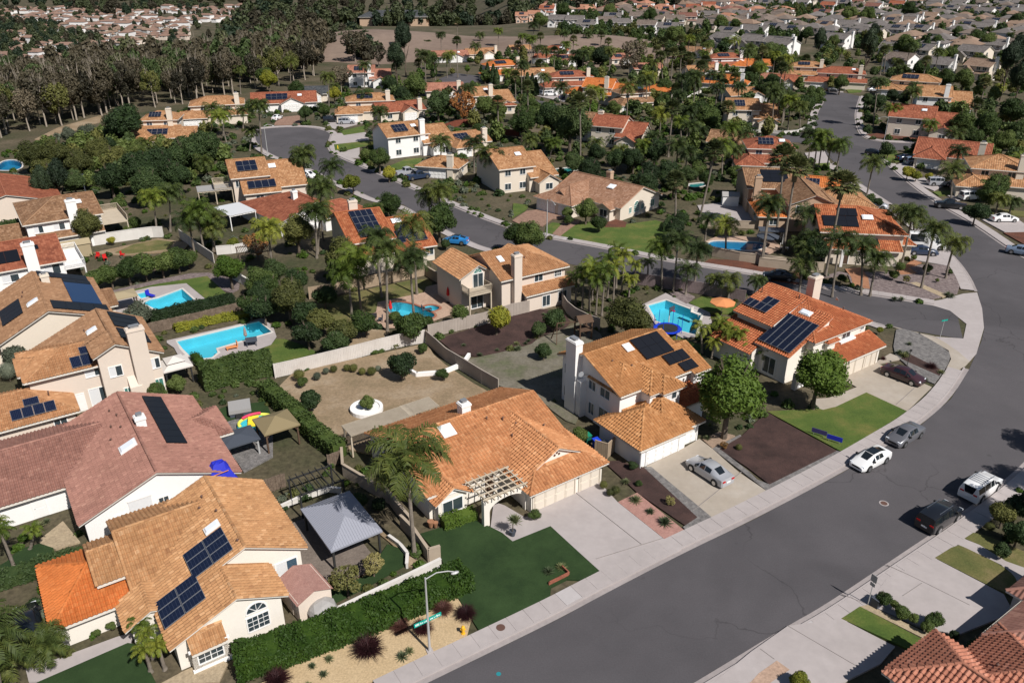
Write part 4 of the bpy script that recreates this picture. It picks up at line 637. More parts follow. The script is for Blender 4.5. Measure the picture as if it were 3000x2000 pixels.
MID = [
 ((-93.02,213.64),10,10.5,9,2,'tan','cream',2,'cs'),
 ((-87.69,204.6),12,14.8,8,1,'tan','cream',1,'s'),
 ((-86.39,236.56),17,16.9,10,2,'tan','cream',2,'c'),
 ((-71.37,257.57),14,19.1,11,1,'red','white',4,'sk'),
 ((-65.41,273.65),10,8,8,1,'dgrey','cream',4,''),
 ((-52.26,305.95),6,14.7,9,2,'salmon','white',3,'sc'),
 ((-43.21,243.01),12,15.8,9,2,'tan','cream',2,'sc'),
 ((-33.88,242.11),28,13.7,9,1,'red','cream',4,'c'),
 ((-24.39,197.46),30,16.7,10,2,'tan','white',3,'sck'),
 ((-12.32,198.64),30,10.8,9,1,'tan','cream',1,'cs'),
 ((-15.21,174.17),-15,9.1,7,1,'tan','cream',5,'c'),
 ((0.51,166.51),25,12.2,12,2,'tan','cream',3,'k'),
 ((-23.13,280.34),10,12.4,9,1,'salmon','cream',4,'c'),
 ((-8.27,254.53),20,15.0,9,2,'tan','cream',3,'ck'),
 ((-4.47,250.73),10,9.7,7,1,'red','cream',5,''),
 ((-28.49,378.4),15,16.4,9,1,'salmon','white',4,'k'),
 ((-14.6,388.27),25,14.6,9,1,'tan','cream',4,'c'),
 ((-4.71,323.86),25,15.6,9,2,'orange','cream',2,'sc'),
 ((6.96,317.23),15,17.6,9,1,'tan','white',4,'k'),
 ((19.29,292.92),10,17.1,9,2,'red','cream',2,'sc'),
 ((22.61,273.65),8,9.7,7,1,'orange','cream',5,''),
 ((31.75,269.76),-20,15.1,10,2,'orange','cream',3,'ck'),
 ((36.41,256.95),20,11.4,8,2,'brown','cream',2,'k'),
 ((49.11,277.62),-15,9.4,8,1,'orange','cream',5,''),
 ((27.73,205.26),-24,12.9,9,2,'red','cream',3,''),
 ((21.89,211.91),-24,8,7,2,'brown','cream',4,'c'),
 ((17.93,376.12),-10,14.1,9,2,'red','white',2,'ck'),
 ((23.26,364.45),15,11.6,8,1,'salmon','cream',4,'s'),
 ((3.5,404.04),15,9.9,8,1,'tan','cream',4,''),
 ((74.15,327.91),12,12.4,8,1,'tan','white',4,'c'),
 ((87.31,348.14),10,16.7,9,2,'red','white',2,'sc'),
 ((99.5,347.3),-15,16.7,9,1,'orange','white',1,''),
 ((75.14,297.71),-22,18.8,11,1,'orange','white',5,'sc'),
 ((67.18,230.41),-6,13.7,10,2,'tan','cream',3,'s'),
 ((76.04,271.05),15,13.2,8,1,'tan','grey',4,'k'),
 ((54.1,198.64),-25,9.6,9,1,'brown','cream',4,''),
 ((57.09,180.79),-8,11.5,10,2,'red','cream',2,'sk'),
 ((46.54,368.99),20,9.6,8,1,'salmon','cream',4,'s'),
 ((53.76,335.42),10,11.7,8,1,'salmon','cream',4,''),
 ((87.53,396.01),-25,12.0,8,1,'brown','cream',4,'k'),
 ((37.36,418.14),20,10.8,8,1,'red','cream',4,''),
 ((47.99,433.22),20,11.2,8,1,'salmon','white',4,'s'),
 ((97.11,303.96),-25,11.6,8,1,'salmon','cream',4,''),
 ((111.88,320.12),-15,14.9,9,2,'tan','cream',2,'sc'),
 ((118.02,302.59),-20,18.6,10,2,'red','cream',2,'ck'),
 ((99.25,300.81),-20,9.7,8,1,'red','cream',4,''),
 ((136.51,283.81),-28,17.5,10,2,'tan','cream',2,'s'),
 ((131.91,252.14),-20,14.9,11,2,'tan','white',3,'c'),
 ((110.34,217.17),-28,16.9,11,2,'red','cream',3,'k'),
 ((102.04,185.04),-30,14.7,12,1,'red','cream',1,'c'),
 ((98.31,162.2),-20,11.9,11,2,'tan','cream',2,'c'),
 ((105.03,162.36),-20,8,9,1,'red','cream',4,''),
 ((60.01,154.63),-20,8,9,1,'orange','cream',1,'s'),
]
FAR = [
 ((241.3,757.0),-10.0,21.4,'g'),
 ((258.4,766.6),-10.0,13.0,'g'),
 ((264.8,721.0),-12.0,18.3,'r'),
 ((305.9,766.6),-15.0,28.1,'d'),
 ((295.6,704.3),-15.0,16.9,'d'),
 ((329.5,738.6),-15.0,18.8,'r'),
 ((342.8,672.9),-20.0,19.0,'g'),
 ((349.5,658.2),-20.0,15.8,'b'),
 ((355.0,644.2),-20.0,13.7,'g'),
 ((368.0,651.1),-20.0,12.9,'b'),
 ((384.4,665.5),-20.0,10.4,'g'),
 ((400.5,680.5),-20.0,10.6,'g'),
 ((180.5,617.7),-10.0,14.9,'b'),
 ((225.7,624.1),-12.0,19.5,'d'),
 ((139.5,482.6),-10.0,12.4,'g'),
 ((153.3,498.9),-15.0,16.4,'g'),
 ((158.8,482.6),-15.0,15.2,'g'),
 ((188.5,511.8),-25.0,20.5,'t'),
 ((205.1,520.8),-20.0,17.1,'g'),
 ((222.9,530.1),-20.0,15.1,'g'),
 ((241.3,544.6),-20.0,14.7,'b'),
 ((269.5,576.2),-20.0,18.8,'g'),
 ((288.2,593.3),-20.0,12.6,'t'),
 ((252.8,549.6),-20.0,11.7,'b'),
 ((198.1,467.3),-25.0,18.7,'g'),
 ((219.9,486.6),-22.0,13.2,'g'),
 ((233.1,486.6),-20.0,16.0,'g'),
 ((255.8,507.4),-20.0,16.7,'t'),
 ((273.2,511.8),-20.0,14.6,'b'),
 ((277.4,503.1),-22.0,12.9,'g'),
 ((305.3,539.7),-20.0,17.7,'b'),
 ((166.7,432.9),-25.0,17.4,'g'),
 ((122.7,426.6),-20.0,14.1,'g'),
 ((130.4,405.8),-25.0,18.7,'g'),
 ((185.4,381.8),-25.0,21.0,'g'),
 ((175.4,386.9),-20.0,11.2,'g'),
 ((160.4,345.2),-25.0,10.0,'b'),
 ((168.3,331.2),-25.0,12.5,'g'),
 ((205.8,374.4),-25.0,11.9,'g'),
 ((229.5,403.0),-25.0,15.1,'g'),
 ((241.1,403.0),-22.0,10.5,'b'),
 ((182.1,323.7),-20.0,9.4,'t'),
 ((287.0,747.7),-15.0,13.7,'g'),
 ((352.4,721.0),-20.0,14.3,'g'),
 ((325.8,696.2),-20.0,11.8,'b'),
 ((397.8,766.6),-20.0,13.0,'g'),
 ((410.1,757.0),-20.0,12.8,'b'),
 ((434.6,766.6),-20.0,11.9,'g'),
 ((219.5,747.7),-10.0,11.6,'g'),
 ((107.8,565.3),10.0,18.5,'b'),
 ((120.2,587.5),10.0,14.2,'d'),
 ((139.2,605.3),0.0,20.6,'g'),
 ((163.1,611.4),-5.0,19.1,'g'),
 ((182.3,624.1),-10.0,17.7,'b'),
 ((120.9,530.1),0.0,14.4,'b'),
 ((148.2,560.0),0.0,10.4,'b'),
 ((87.6,593.3),10.0,14.3,'b'),
 ((69.3,587.5),10.0,14.2,'g'),
 ((41.4,560.0),10.0,17.5,'g'),
 ((46.5,525.4),10.0,16.5,'g'),
 ((61.0,549.6),10.0,11.7,'b'),
 ((68.6,534.9),10.0,12.2,'g'),
 ((82.5,520.8),5.0,14.9,'b'),
 ((92.0,503.1),5.0,17.2,'g'),
 ((109.6,436.1),-30.0,16.3,'g'),
 ((120.7,471.1),-10.0,17.5,'g'),
 ((137.1,486.6),-10.0,16.7,'g'),
 ((154.5,503.1),-10.0,14.4,'g'),
 ((121.2,423.5),-20.0,17.7,'g'),
 ((130.7,414.5),-20.0,13.1,'g'),
 ((30.6,565.3),10.0,12.9,'g'),
 ((94.9,565.3),5.0,12.1,'b'),
 ((186.3,599.2),-10.0,10.2,'b'),
 ((7.0,617.7),20.0,7.9,'p'),
 ((16.1,630.7),20.0,6.3,'p'),
 ((28.2,688.2),15.0,12.7,'r'),
 ((59.7,680.5),20.0,16.4,'p'),
 ((59.1,776.4),20.0,12.0,'p'),
 ((76.6,776.4),20.0,14.2,'r'),
 ((116.0,776.4),25.0,17.5,'p'),
 ((103.8,672.9),15.0,20.9,'p'),
 ((117.4,658.2),15.0,14.0,'p'),
 ((145.0,688.2),10.0,15.6,'r'),
 ((164.0,721.0),10.0,13.2,'r'),
 ((95.1,766.6),15.0,13.0,'p'),
 ((104.7,599.2),10.0,9.4,'b'),
 ((-23.7,669.7),15.0,18.9,'p'),
 ((-9.6,677.5),15.0,13.4,'p'),
 ((-5.3,746.9),15.0,12.6,'p'),
 ((-35.4,737.5),15.0,12.5,'r'),
]
ORIGINS = {'A': (-31.45,40.34),'B': (-37.48,53.38),'H': (1.62,56.65),'I': (12.39,62.73),'J': (43.48,84.4),'C': (-43.03,77.21),'D': (-55.66,86.21),'E': (-71.87,112.49),'F': (-85.27,133.49),'K': (7.72,104.33),'L': (-11.66,120.17),'M': (-43.66,146.58),'O': (24.1,144.81),'R': (48.97,118.6),'S': (52.37,136.58),'N': (-43.71,162.42)}
JOINTS = [
 [(20.01,42.91),(23.69,39.18)],
 [(17.42,40.77),(18.14,39.86)],
 [(29.89,49.31),(31.4,47.93),(34.26,44.95)],
 [(31.76,47.26),(29.65,45.89)],
 [(25.09,46.08),(26.48,45.13)],
 [(6.78,50.02),(12.62,52.54)],
 [(15.8,56.13),(21.57,61.95)],
 [(5.54,59.08),(10.68,51.78)],
 [(41.55,74.42),(45.17,78.04)],
]
WOOD_FRONT = [(-137.0,210.13),(-137.39,216.32),(-131.73,217.92),(-127.66,227.99),(-126.25,237.05),(-123.44,244.79),(-121.77,255.14),(-114.03,259.51),(-105.19,261.74),(-99.02,278.45),(-93.43,294.42),(-90.25,300.13),(-83.35,306.05),(-78.69,325.2)]
WOOD_AREA = [(-142.71,211.65),(-139.25,219.55),(-129.48,231.54),(-125.31,248.84),(-117.82,264.01),(-107.77,268.67),(-99.12,306.05),(-90.61,325.2),(-81.72,354.5),(-92.33,414.35),(-112.04,430.98),(-118.73,379.94),(-124.13,354.5),(-141.05,332.08),(-156.06,312.2),(-169.48,294.42),(-185.67,278.45)]
PERG1 = (-13.08,67.01)
PERG2 = (-9.4,69.7)
COVER_ZONES = [
 ([(-95,60),(-30,60),(-20,45),(-8,46),(10,60),(25,62),(45,80),(60,100),(75,130),(60,160),(-60,165),(-120,150)],2600,0.35,1.0),
 ([(-130,150),(-60,160),(70,150),(110,200),(110,300),(-60,300),(-120,230)],3600,0.5,1.5),
 ([(90,120),(140,150),(220,300),(110,300),(100,200)],1000,0.5,1.4),
 ([(-45,36),(-10,42),(-5,60),(-28,80),(-50,60)],500,0.25,0.7),
 ([(34,40),(60,60),(80,90),(60,75),(40,55)],250,0.4,1.0),
]
WOOD_ZONES = [
 ([(-139.19,409.08),(-133.23,475.18),(-140.65,546.52),(-126.38,575.08),(-145.96,667.48),(-177.47,695.23),(-183.63,585.25),(-167.39,475.18)],150,5,8,5.0),
 ([(-102.68,496.88),(-87.86,489.44),(-62.87,394.0),(-64.8,371.09),(-88.84,409.08)],35,3,5,4.0),
 ([(-125.33,570.13),(-50.51,590.47),(-9.12,641.8),(13.53,681.08),(15.52,784.51),(-66.53,784.51),(-138.03,695.23)],230,4,8,6.0),
 ([(0.0,681.08),(57.99,681.08),(142.53,775.48),(257.1,812.85),(277.95,880.52),(0.0,843.26)],150,4,7,8.0),
 ([(233.16,843.26),(394.91,832.88),(493.64,832.88),(525.16,887.43),(245.07,887.43)],120,4,7,8.0),
]
VALLEY_BELT = [(-260,620),(-330,780),(-620,1200),(-900,1500),(-1000,1300),(-700,850),(-480,640)]
VALLEY_TOWN = [(-330,800),(-640,800),(-1050,1300),(-1000,1700),(-500,1700),(-360,1100)]
VALLEY_FAR = [(-1300,1500),(-200,1450),(0,900),(150,900),(100,2100),(-1400,2100)]
GARDEN_ZONES = [
 ([(-49.56,306.05),(-29.77,339.25),(6.07,419.76),(4.94,235.19),(-3.09,202.84),(-17.65,235.19),(-34.25,255.14)],75,1.4,2.8),
 ([(0.0,379.94),(42.49,419.76),(79.09,389.21),(57.08,255.14),(35.62,177.73),(15.57,167.17),(3.29,217.92)],150,1.4,3.0),
 ([(79.09,389.21),(139.42,430.98),(79.09,235.19),(45.32,172.3),(40.64,189.54)],100,1.4,2.8),
 ([(117.51,414.35),(185.74,419.76),(226.81,371.09),(133.81,210.13),(117.91,226.26),(128.86,306.05),(103.24,283.59),(80.87,278.45)],130,1.4,3.0),
 ([(118.2,210.13),(138.32,217.92),(105.63,161.35),(97.08,161.35)],22,1.2,2.4),
 ([(-105.14,210.13),(-79.65,210.13),(-61.31,172.3),(-67.9,161.35),(-90.54,161.35),(-113.21,189.54)],60,1.6,2.8),
]
FAR_GARDENS = [
 ([(19.94,461.69),(79.09,389.21),(139.42,430.98),(220.85,695.23),(96.65,681.08),(38.66,681.08)],340),
 ([(117.51,414.35),(185.74,419.76),(226.81,371.09),(460.47,775.48),(214.89,775.48)],560),
]
FAR_FILL = [
 [(0.0,843.26),(0.0,725.31),(69.02,695.23),(140.87,709.96),(230.12,725.31),(277.95,880.52),(111.11,875.97)],
 [(214.89,775.48),(311.56,695.23),(350.56,585.25),(521.16,880.52),(243.21,880.52)],
 [(28.43,667.48),(127.37,595.78),(153.04,475.18),(216.49,681.08),(98.6,695.23)],
 [(163.59,585.25),(133.91,475.18),(195.4,475.18),(188.53,398.91),(237.28,389.21),(333.5,555.73),(305.41,681.08)],
]

# ------------------------------------------------------------------ ground, roads, pavements
def valley(x, y):
    """how far the land has fallen towards the valley behind the eucalyptus wood"""
    if y < 300: return 0.0
    u = -x / y
    a = smooth01(315, 590, y) * smooth01(0.30, 0.42, u)
    b = smooth01(560, 820, y) * smooth01(-0.06, 0.10, u)
    return max(a, b)
def ground_z(x, y):
    return -0.03 - 56.0 * valley(x, y)

def sheet_mesh(name, poly, holes, z, mats):
    pts = [Vector(p) for p in poly]; loops = [list(range(len(poly)))]
    for h in holes:
        k = len(pts); pts += [Vector(p) for p in h]; loops.append(list(range(k, k + len(h))))
    edges = [(l[i], l[(i + 1) % len(l)]) for l in loops for i in range(len(l))]
    v, e, f, *_ = delaunay_2d_cdt(pts, edges, [], 0, 1e-5)
    keep = []
    for t in f:
        c = sum((v[i] for i in t), Vector((0, 0))) / len(t)
        if inside(c, poly) and not any(inside(c, h) for h in holes): keep.append(tuple(t))
    me = bpy.data.meshes.new(name); me.from_pydata([(p.x, p.y, z) for p in v], [], keep)
    for m in mats: me.materials.append(MATS[m])
    for pl in me.polygons:
        if pl.normal.z < 0: pl.flip()
    return me
POOL_OUTLINES = [smooth_line(p[2] + [p[2][0]], 2 if p[3] == 'brick' or 'freeform' in p[1] or 'green' in p[1] or 'deep' in p[1] else 0)[:-1] for p in POOLS]

NX0, NX1, NY0, NY1 = -240.0, 330.0, -60.0, 325.0
near = sheet_mesh('ground', [(NX0, NY0), (NX1, NY0), (NX1, NY1), (NX0, NY1)], POOL_OUTLINES, -0.03, ['terrain'])
tag(link('ground', near), kind='structure')
mb = MB()
xs = [-5000, -3500, -2500, -1800, -1300] + list(range(-1000, -240, 38)) + [NX0] + list(range(-200, 330, 38)) + [NX1] + list(range(368, 1000, 40)) + [1300, 1800, 2500, 3500, 5000]
ys = [-600, -300, NY0] + list(range(0, 325, 50)) + [NY1] + list(range(350, 1000, 25)) + list(range(1000, 2000, 100)) + [2300, 2800, 3500, 4500, 6000, 7500]
for i in range(len(xs) - 1):
    for j in range(len(ys) - 1):
        if NX0 <= xs[i] < NX1 and NY0 <= ys[j] < NY1: continue
        q = [(xs[i], ys[j]), (xs[i + 1], ys[j]), (xs[i + 1], ys[j + 1]), (xs[i], ys[j + 1])]
        mb.poly([(x, y, ground_z(x, y)) for x, y in q])
tag(mb.build('terrain', 'terrain', smooth=True), kind='structure')
# the bare dry hill beyond the houses
mb = MB(); N = 30; grid = {}
for i in range(N + 1):
    for j in range(N + 1):
        x, y = -175 + 290 * i / N, 318 + 205 * j / N
        ex = min(i, N - i) / N; ey = min(j, N - j) / N
        u = (x + 30) / 145; v = (y - 420) / 100
        z = 9.0 * math.exp(-1.6 * ((x + 70) / 70) ** 2 - 1.8 * ((y - 440) / 60) ** 2) + 7.0 * math.exp(-2.2 * ((x - 40) / 60) ** 2 - 2 * ((y - 430) / 70) ** 2) - 0.9 - 6 * max(0, u * u + v * v - 0.75)
        grid[i, j] = (x, y, z + 0.35 * math.sin(x * 0.13) * math.cos(y * 0.11))
for i in range(N):
    for j in range(N): mb.poly([grid[i, j], grid[i + 1, j], grid[i + 1, j + 1], grid[i, j + 1]])
tag(mb.build('hill', 'dryhill', smooth=True), kind='structure')

main_road = LEFT_CURB + UP_LEFT_CURB + UP_RIGHT_CURB + RIGHT_CURB_FAR + RIGHT_CURB_NEAR[::-1][1:]
tag(link('road', sheet_mesh('road', main_road, [], 0.0, ['asphalt'])), kind='structure')
tag(link('side_street', sheet_mesh('side_street', SIDE_UP_CURB + SIDE_LOW_CURB[::-1][1:], [], 0.005, ['asphalt'])), kind='structure')
tag(link('side_street', sheet_mesh('side_street', LEFT_STREET, [], 0.009, ['asphalt'])), kind='structure')
tag(link('side_street', sheet_mesh('side_street', BACK_STREET, [], 0.003, ['asphalt'])), kind='structure')
tag(link('side_street', sheet_mesh('side_street', BACK_COURT, [], 0.003, ['asphalt'])), kind='structure')

def strip(name, a, b, z0, z1, mat, parent=None):
    mb = MB()
    for i in range(len(a) - 1):
        p = [a[i], a[i + 1], b[i + 1], b[i]]
        mb.poly([(x, y, z1) for x, y in p])
        if z1 - z0 > 0.02:
            mb.poly([(*a[i], z0), (*a[i + 1], z0), (*a[i + 1], z1), (*a[i], z1)])
            mb.poly([(*b[i + 1], z0), (*b[i], z0), (*b[i], z1), (*b[i + 1], z1)])
    return mb.build(name, mat, parent)
def pavement(line, sgn, width=1.45, slabs=True, step=1.5):
    ln = smooth_line(line, 2)
    g = strip('gutter', ln, offset_line(ln, sgn * 0.45), 0, 0.012, 'gutter'); tag(g, kind='structure')
    k = strip('kerb', offset_line(ln, sgn * 0.45), offset_line(ln, sgn * 0.60), 0, 0.135, 'concrete'); tag(k, kind='structure')
    a = resample(offset_line(ln, sgn * 0.61), step)
    b = []
    for i, p in enumerate(a):
        q0 = Vector(a[max(0, i - 1)]); q1 = Vector(a[min(len(a) - 1, i + 1)]); t = (q1 - q0).normalized()
        b.append((p[0] - t.y * sgn * width, p[1] + t.x * sgn * width))
    if not slabs:
        tag(strip('pavement', a, b, 0, 0.142, 'concrete'), kind='structure'); return
    base = strip('pavement', a, b, 0, 0.12, 'gutter'); tag(base, kind='structure')
    for i in range(len(a) - 1):
        a0, a1, b0, b1 = (Vector(v) for v in (a[i], a[i + 1], b[i], b[i + 1]))
        e = 0.008
        q = [a0.lerp(a1, e), a1.lerp(a0, e), b1.lerp(b0, e), b0.lerp(b1, e)]
        mb = MB(); mb.prism([tuple(v) for v in q], 0.10, 0.138 + random.uniform(0, 0.008))
        mb.build('paving_slab', 'slab_new' if random.random() < 0.05 else 'concrete', base)
pavement(LEFT_CURB[:12], 1)
pavement(LEFT_CURB[15:21], 1, 1.6, True, 1.8)
pavement(LEFT_CURB[20:24], 1, 1.5, False)
pavement(UP_LEFT_CURB, 1, 1.5, False); pavement(UP_RIGHT_CURB, 1, 1.5, False)
pavement(RIGHT_CURB_FAR[3:], 1, 1.5, False)
pavement(RIGHT_CURB_NEAR, -1)
pavement(SIDE_UP_CURB[2:10], -1, 1.4, True, 1.8); pavement(SIDE_UP_CURB[9:], -1, 1.4, False)
pavement(SIDE_LOW_CURB[2:5], 1, 1.2, True, 1.8); pavement(SIDE_LOW_CURB[9:], 1, 1.3, False)

def ground_patch(name, mat, poly, top):
    holes = [h for h in POOL_OUTLINES if any(inside(p, poly) for p in h)]
    if holes:
        o = link(name, sheet_mesh(name, poly, holes, top, [MATS[mat].name]))
    else:
        mb = MB(); mb.prism(poly, -0.02, top); o = mb.build(name, mat)
    return tag(o, kind='structure')
for i, (name, mat, poly, dz) in enumerate(PATCHES):
    poly = smooth_line(poly + [poly[0]], 1)[:-1] if name in ('lawn', 'yard', 'mulch_bed', 'gravel_bed', 'sand_bed') and len(poly) > 7 and mat != 'turf' else poly
    ground_patch(name, mat, poly, 0.125 + dz + 0.0004 * i)

# joints cut in the driveway concrete
for ln in JOINTS:
    o = strip('joint', offset_line(ln, 0.022), offset_line(ln, -0.022), 0.1, 0.172, 'gutter_dark'); tag(o, kind='structure')
# pools: shell, water, coping
for (name, label, pts, cop), out in zip(POOLS, POOL_OUTLINES):
    c = Vector((sum(p[0] for p in out) / len(out), sum(p[1] for p in out) / len(out)))
    t = thing(name, label, 'pool' if name != 'spa' else 'spa', (c.x, c.y, 0.1))
    loc = [(p[0] - c.x, p[1] - c.y) for p in out]
    if sum(loc[i][0] * loc[(i + 1) % len(loc)][1] - loc[(i + 1) % len(loc)][0] * loc[i][1] for i in range(len(loc))) < 0: loc = loc[::-1]
    depth = 0.7 if name == 'spa' else 1.25
    mb = MB(); k = len(loc)
    for i in range(k):
        a, b = loc[i], loc[(i + 1) % k]; mb.poly([(*b, -depth), (*a, -depth), (*a, 0.05), (*b, 0.05)])
    mb.poly([(*p, -depth) for p in loc])
    shell = 'poolshell_deep' if ('dark' in label or 'deep' in label) else ('poolshell_green' if 'green' in label else 'poolshell')
    mb.build('basin', shell, t)
    mb = MB(); mb.poly([(*p, -0.10) for p in loc]); mb.build('water', 'water', t)
    mb = MB(); cl = loc + [loc[0], loc[1]]; inn = offset_line(cl, 0.02); o2 = offset_line(cl, -0.32)
    for i in range(k):
        mb.poly([(*inn[i], 0.075), (*inn[i + 1], 0.075), (*o2[i + 1], 0.075), (*o2[i], 0.075)][::-1])
        mb.poly([(*o2[i], 0.0), (*o2[i + 1], 0.0), (*o2[i + 1], 0.075), (*o2[i], 0.075)])
        mb.poly([(*inn[i + 1], -0.05), (*inn[i], -0.05), (*inn[i], 0.075), (*inn[i + 1], 0.075)])
    mb.build('coping', 'coping_brick' if cop == 'brick' else 'coping_white', t)
cp = COVERED_POOL
mb = MB(); mb.prism(cp, 0.1, 0.19); tag(mb.build('pool_cover', 'poolshell_green'), 'green pool cover on the concrete yard behind the corner pool', 'pool cover')

# ------------------------------------------------------------------ houses
TW, TE = 0.32, 0.38      # tile width and exposed length
def tile_profile():
    prof = [(0.0, 0.0), (0.22, -0.004), (0.40, 0.055), (0.62, 0.10), (0.84, 0.07), (1.0, 0.0)]
    return [(u * TW, n) for u, n in prof]
TPROF = tile_profile()
TBASE = np.array([(u, 0.0, n + 0.080) for u, n in TPROF] + [(u, TE + 0.03, n + 0.020) for u, n in TPROF] + [(u, 0.0, n + 0.012) for u, n in TPROF])
NP_ = len(TPROF)
TFACES = np.array([(i, i + 1, NP_ + i + 1, NP_ + i) for i in range(NP_ - 1)] + [(2 * NP_ + i, 2 * NP_ + i + 1, i + 1, i) for i in range(NP_ - 1)])
TILE_MESHES = {}
def tile_variant(matkey, k):
    key = (matkey, k)
    if key not in TILE_MESHES:
        me = bpy.data.meshes.new('roof_tile'); me.from_pydata(TBASE.tolist(), [], TFACES.tolist()); me.materials.append(MATS['tile_' + matkey])
        a = me.attributes.new('tint', 'FLOAT', 'FACE'); a.data.foreach_set('value', np.full(len(TFACES), k / 11.0, dtype=np.float32))
        TILE_MESHES[key] = me
    return TILE_MESHES[key]

class House:
    def __init__(s, name, label, cat, loc, rz, wall, roof, tiles=False, group=None, trim='trim', short=None):
        s.t = thing(name, label, cat, (loc[0], loc[1], 0.0), rz, group)
        s.loc, s.rz, s.wallm, s.roofm, s.tiles, s.trim = loc, rz, wall, roof, tiles, trim
        s.wall = MB(); s.fas = MB(); s.planes = []; s.caps = []; s.wings = []
        if short: LANDMARKS.append((short, loc))
    def local(s, x, y):
        a = R(s.rz); dx, dy = x - s.loc[0], y - s.loc[1]
        return dx * math.cos(a) + dy * math.sin(a), -dx * math.sin(a) + dy * math.cos(a)
    def world(s, x, y, z=0):
        a = R(s.rz); return Vector((s.loc[0] + x * math.cos(a) - y * math.sin(a), s.loc[1] + x * math.sin(a) + y * math.cos(a), z))
    def wing(s, ax, x0, x1, y0, y1, ea, eb, r, h, ends='gg', oh=0.45, mat=None, z0=0.0, goh=0.35):
        """ridge along ax at r with height h; walls x0..x1, y0..y1; wall tops ea (low side) and eb (high side)"""
        if ax == 'x': a0, a1, b0, b1 = x0, x1, y0, y1; f = lambda a, b, z: (a, b, z)
        else: a0, a1, b0, b1 = y0, y1, x0, x1; f = lambda a, b, z: (b, a, z)
        sa = (h - ea) / max(r - b0, 1e-3) if r > b0 + 0.05 else None
        sb = (h - eb) / max(b1 - r, 1e-3) if r < b1 - 0.05 else None
        W = dict(ax=ax, a0=a0, a1=a1, b0=b0, b1=b1, r=r, h=h, sa=sa, sb=sb, f=f); s.wings.append(W)
        m = mat or s.roofm
        g0 = goh if ends[0] == 'g' else (0 if ends[0] == 'n' else oh); g1 = goh if ends[1] == 'g' else (0 if ends[1] == 'n' else oh)
        ra0 = a0 - g0 if ends[0] != 'h' else None; ra1 = a1 + g1 if ends[1] != 'h' else None
        hw = max(r - b0, b1 - r)
        if ends[0] == 'h': ra0 = a0 + min(hw, (a1 - a0) * 0.49)
        if ends[1] == 'h': ra1 = a1 - min(hw, (a1 - a0) * 0.49)
        e0 = a0 - g0; e1 = a1 + g1
        def P3(a, b, z): return Vector(f(a, b, z))
        if sa is not None:
            be = b0 - oh; ze = ea - sa * oh
            s.plane([P3(e0, be, ze), P3(e1, be, ze), P3(ra1, r, h), P3(ra0, r, h)], m)
            s.eave(P3(e0, be, ze), P3(e1, be, ze))
        if sb is not None:
            be = b1 + oh; ze = eb - sb * oh
            s.plane([P3(e1, be, ze), P3(e0, be, ze), P3(ra0, r, h), P3(ra1, r, h)], m)
            s.eave(P3(e1, be, ze), P3(e0, be, ze))
        za = ea - (sa or 0) * oh; zb = eb - (sb or 0) * oh
        for k, (ae, ra) in enumerate(((e0, ra0), (e1, ra1))):
            if ends[k] == 'h':
                pts = [P3(ae, b1 + oh, zb), P3(ae, b0 - oh, za), P3(ra, r, h)]
                if k: pts = [pts[1], pts[0], pts[2]]
                s.plane(pts, m); s.eave(pts[0], pts[1])
                s.caps.append((P3(ae, b0 - oh, za), P3(ra, r, h), m)); s.caps.append((P3(ae, b1 + oh, zb), P3(ra, r, h), m))
            elif ends[k] == 'g':
                if sa is not None: s.rake(P3(ae, b0 - oh, za), P3(ae, r, h), m)
                if sb is not None: s.rake(P3(ae, b1 + oh, zb), P3(ae, r, h), m)
        s.caps.append((P3(ra0, r, h), P3(ra1, r, h), m))
        # walls
        hz = [(b0, ea)] + ([(r, h)] if b0 + 0.05 < r < b1 - 0.05 else []) + [(b1, eb)]
        if sa is None: hz = [(b0, h), (b1, eb)]
        if sb is None: hz = [(b0, ea), (b1, h)]
        w = s.wall; d = 0.06
        for k, aa in enumerate((a0, a1)):
            prof = hz if ends[k] != 'h' else [(b0, ea), (b1, eb)]
            w.poly([f(aa, b, z0) for b in (b0, b1)] + [f(aa, b, z - d) for b, z in reversed(prof)])
        w.poly([f(a0, b0, z0), f(a1, b0, z0), f(a1, b0, hz[0][1] - d), f(a0, b0, hz[0][1] - d)])
        w.poly([f(a0, b1, z0), f(a1, b1, z0), f(a1, b1, hz[-1][1] - d), f(a0, b1, hz[-1][1] - d)])
        return W
    def plane(s, pts, m): s.planes.append((pts, m))
    def eave(s, a, b):
        d = (b - a); n = Vector((d.y, -d.x, 0)).normalized()
        q = [a + Vector((0, 0, -0.16)), b + Vector((0, 0, -0.16)), b, a]
        s.fas.poly(q)
        s.fas.poly([q[0] + n * 0.10, q[1] + n * 0.10, b + n * 0.10 - Vector((0, 0, 0.03)), a + n * 0.10 - Vector((0, 0, 0.03))])
        s.fas.poly([q[0], q[1], q[1] + n * 0.10, q[0] + n * 0.10])
    def rake(s, a, b, m):
        s.fas.poly([a + Vector((0, 0, -0.22)), b + Vector((0, 0, -0.22)), b, a])
        s.caps.append((a + Vector((0, 0, -0.02)), b + Vector((0, 0, -0.02)), m))
    def zroof(s, W, b):
        return W['h'] - (W['sa'] if b < W['r'] else W['sb']) * abs(b - W['r'])
    def on_roof(s, W, a, b, up=0.0):
        return Vector(W['f'](a, b, s.zroof(W, b) + up))
    def frame(s, W, side):
        """unit vectors along the ridge, up the slope and out of the slope"""
        f = W['f']; sl = W['sa'] if side < 0 else W['sb']
        A = Vector(f(1, 0, 0)) - Vector(f(0, 0, 0)); B = (Vector(f(0, -side, sl)) - Vector(f(0, 0, 0))).normalized()
        N = A.cross(B)
        if N.z < 0: A = -A; N = -N
        return A, B, N
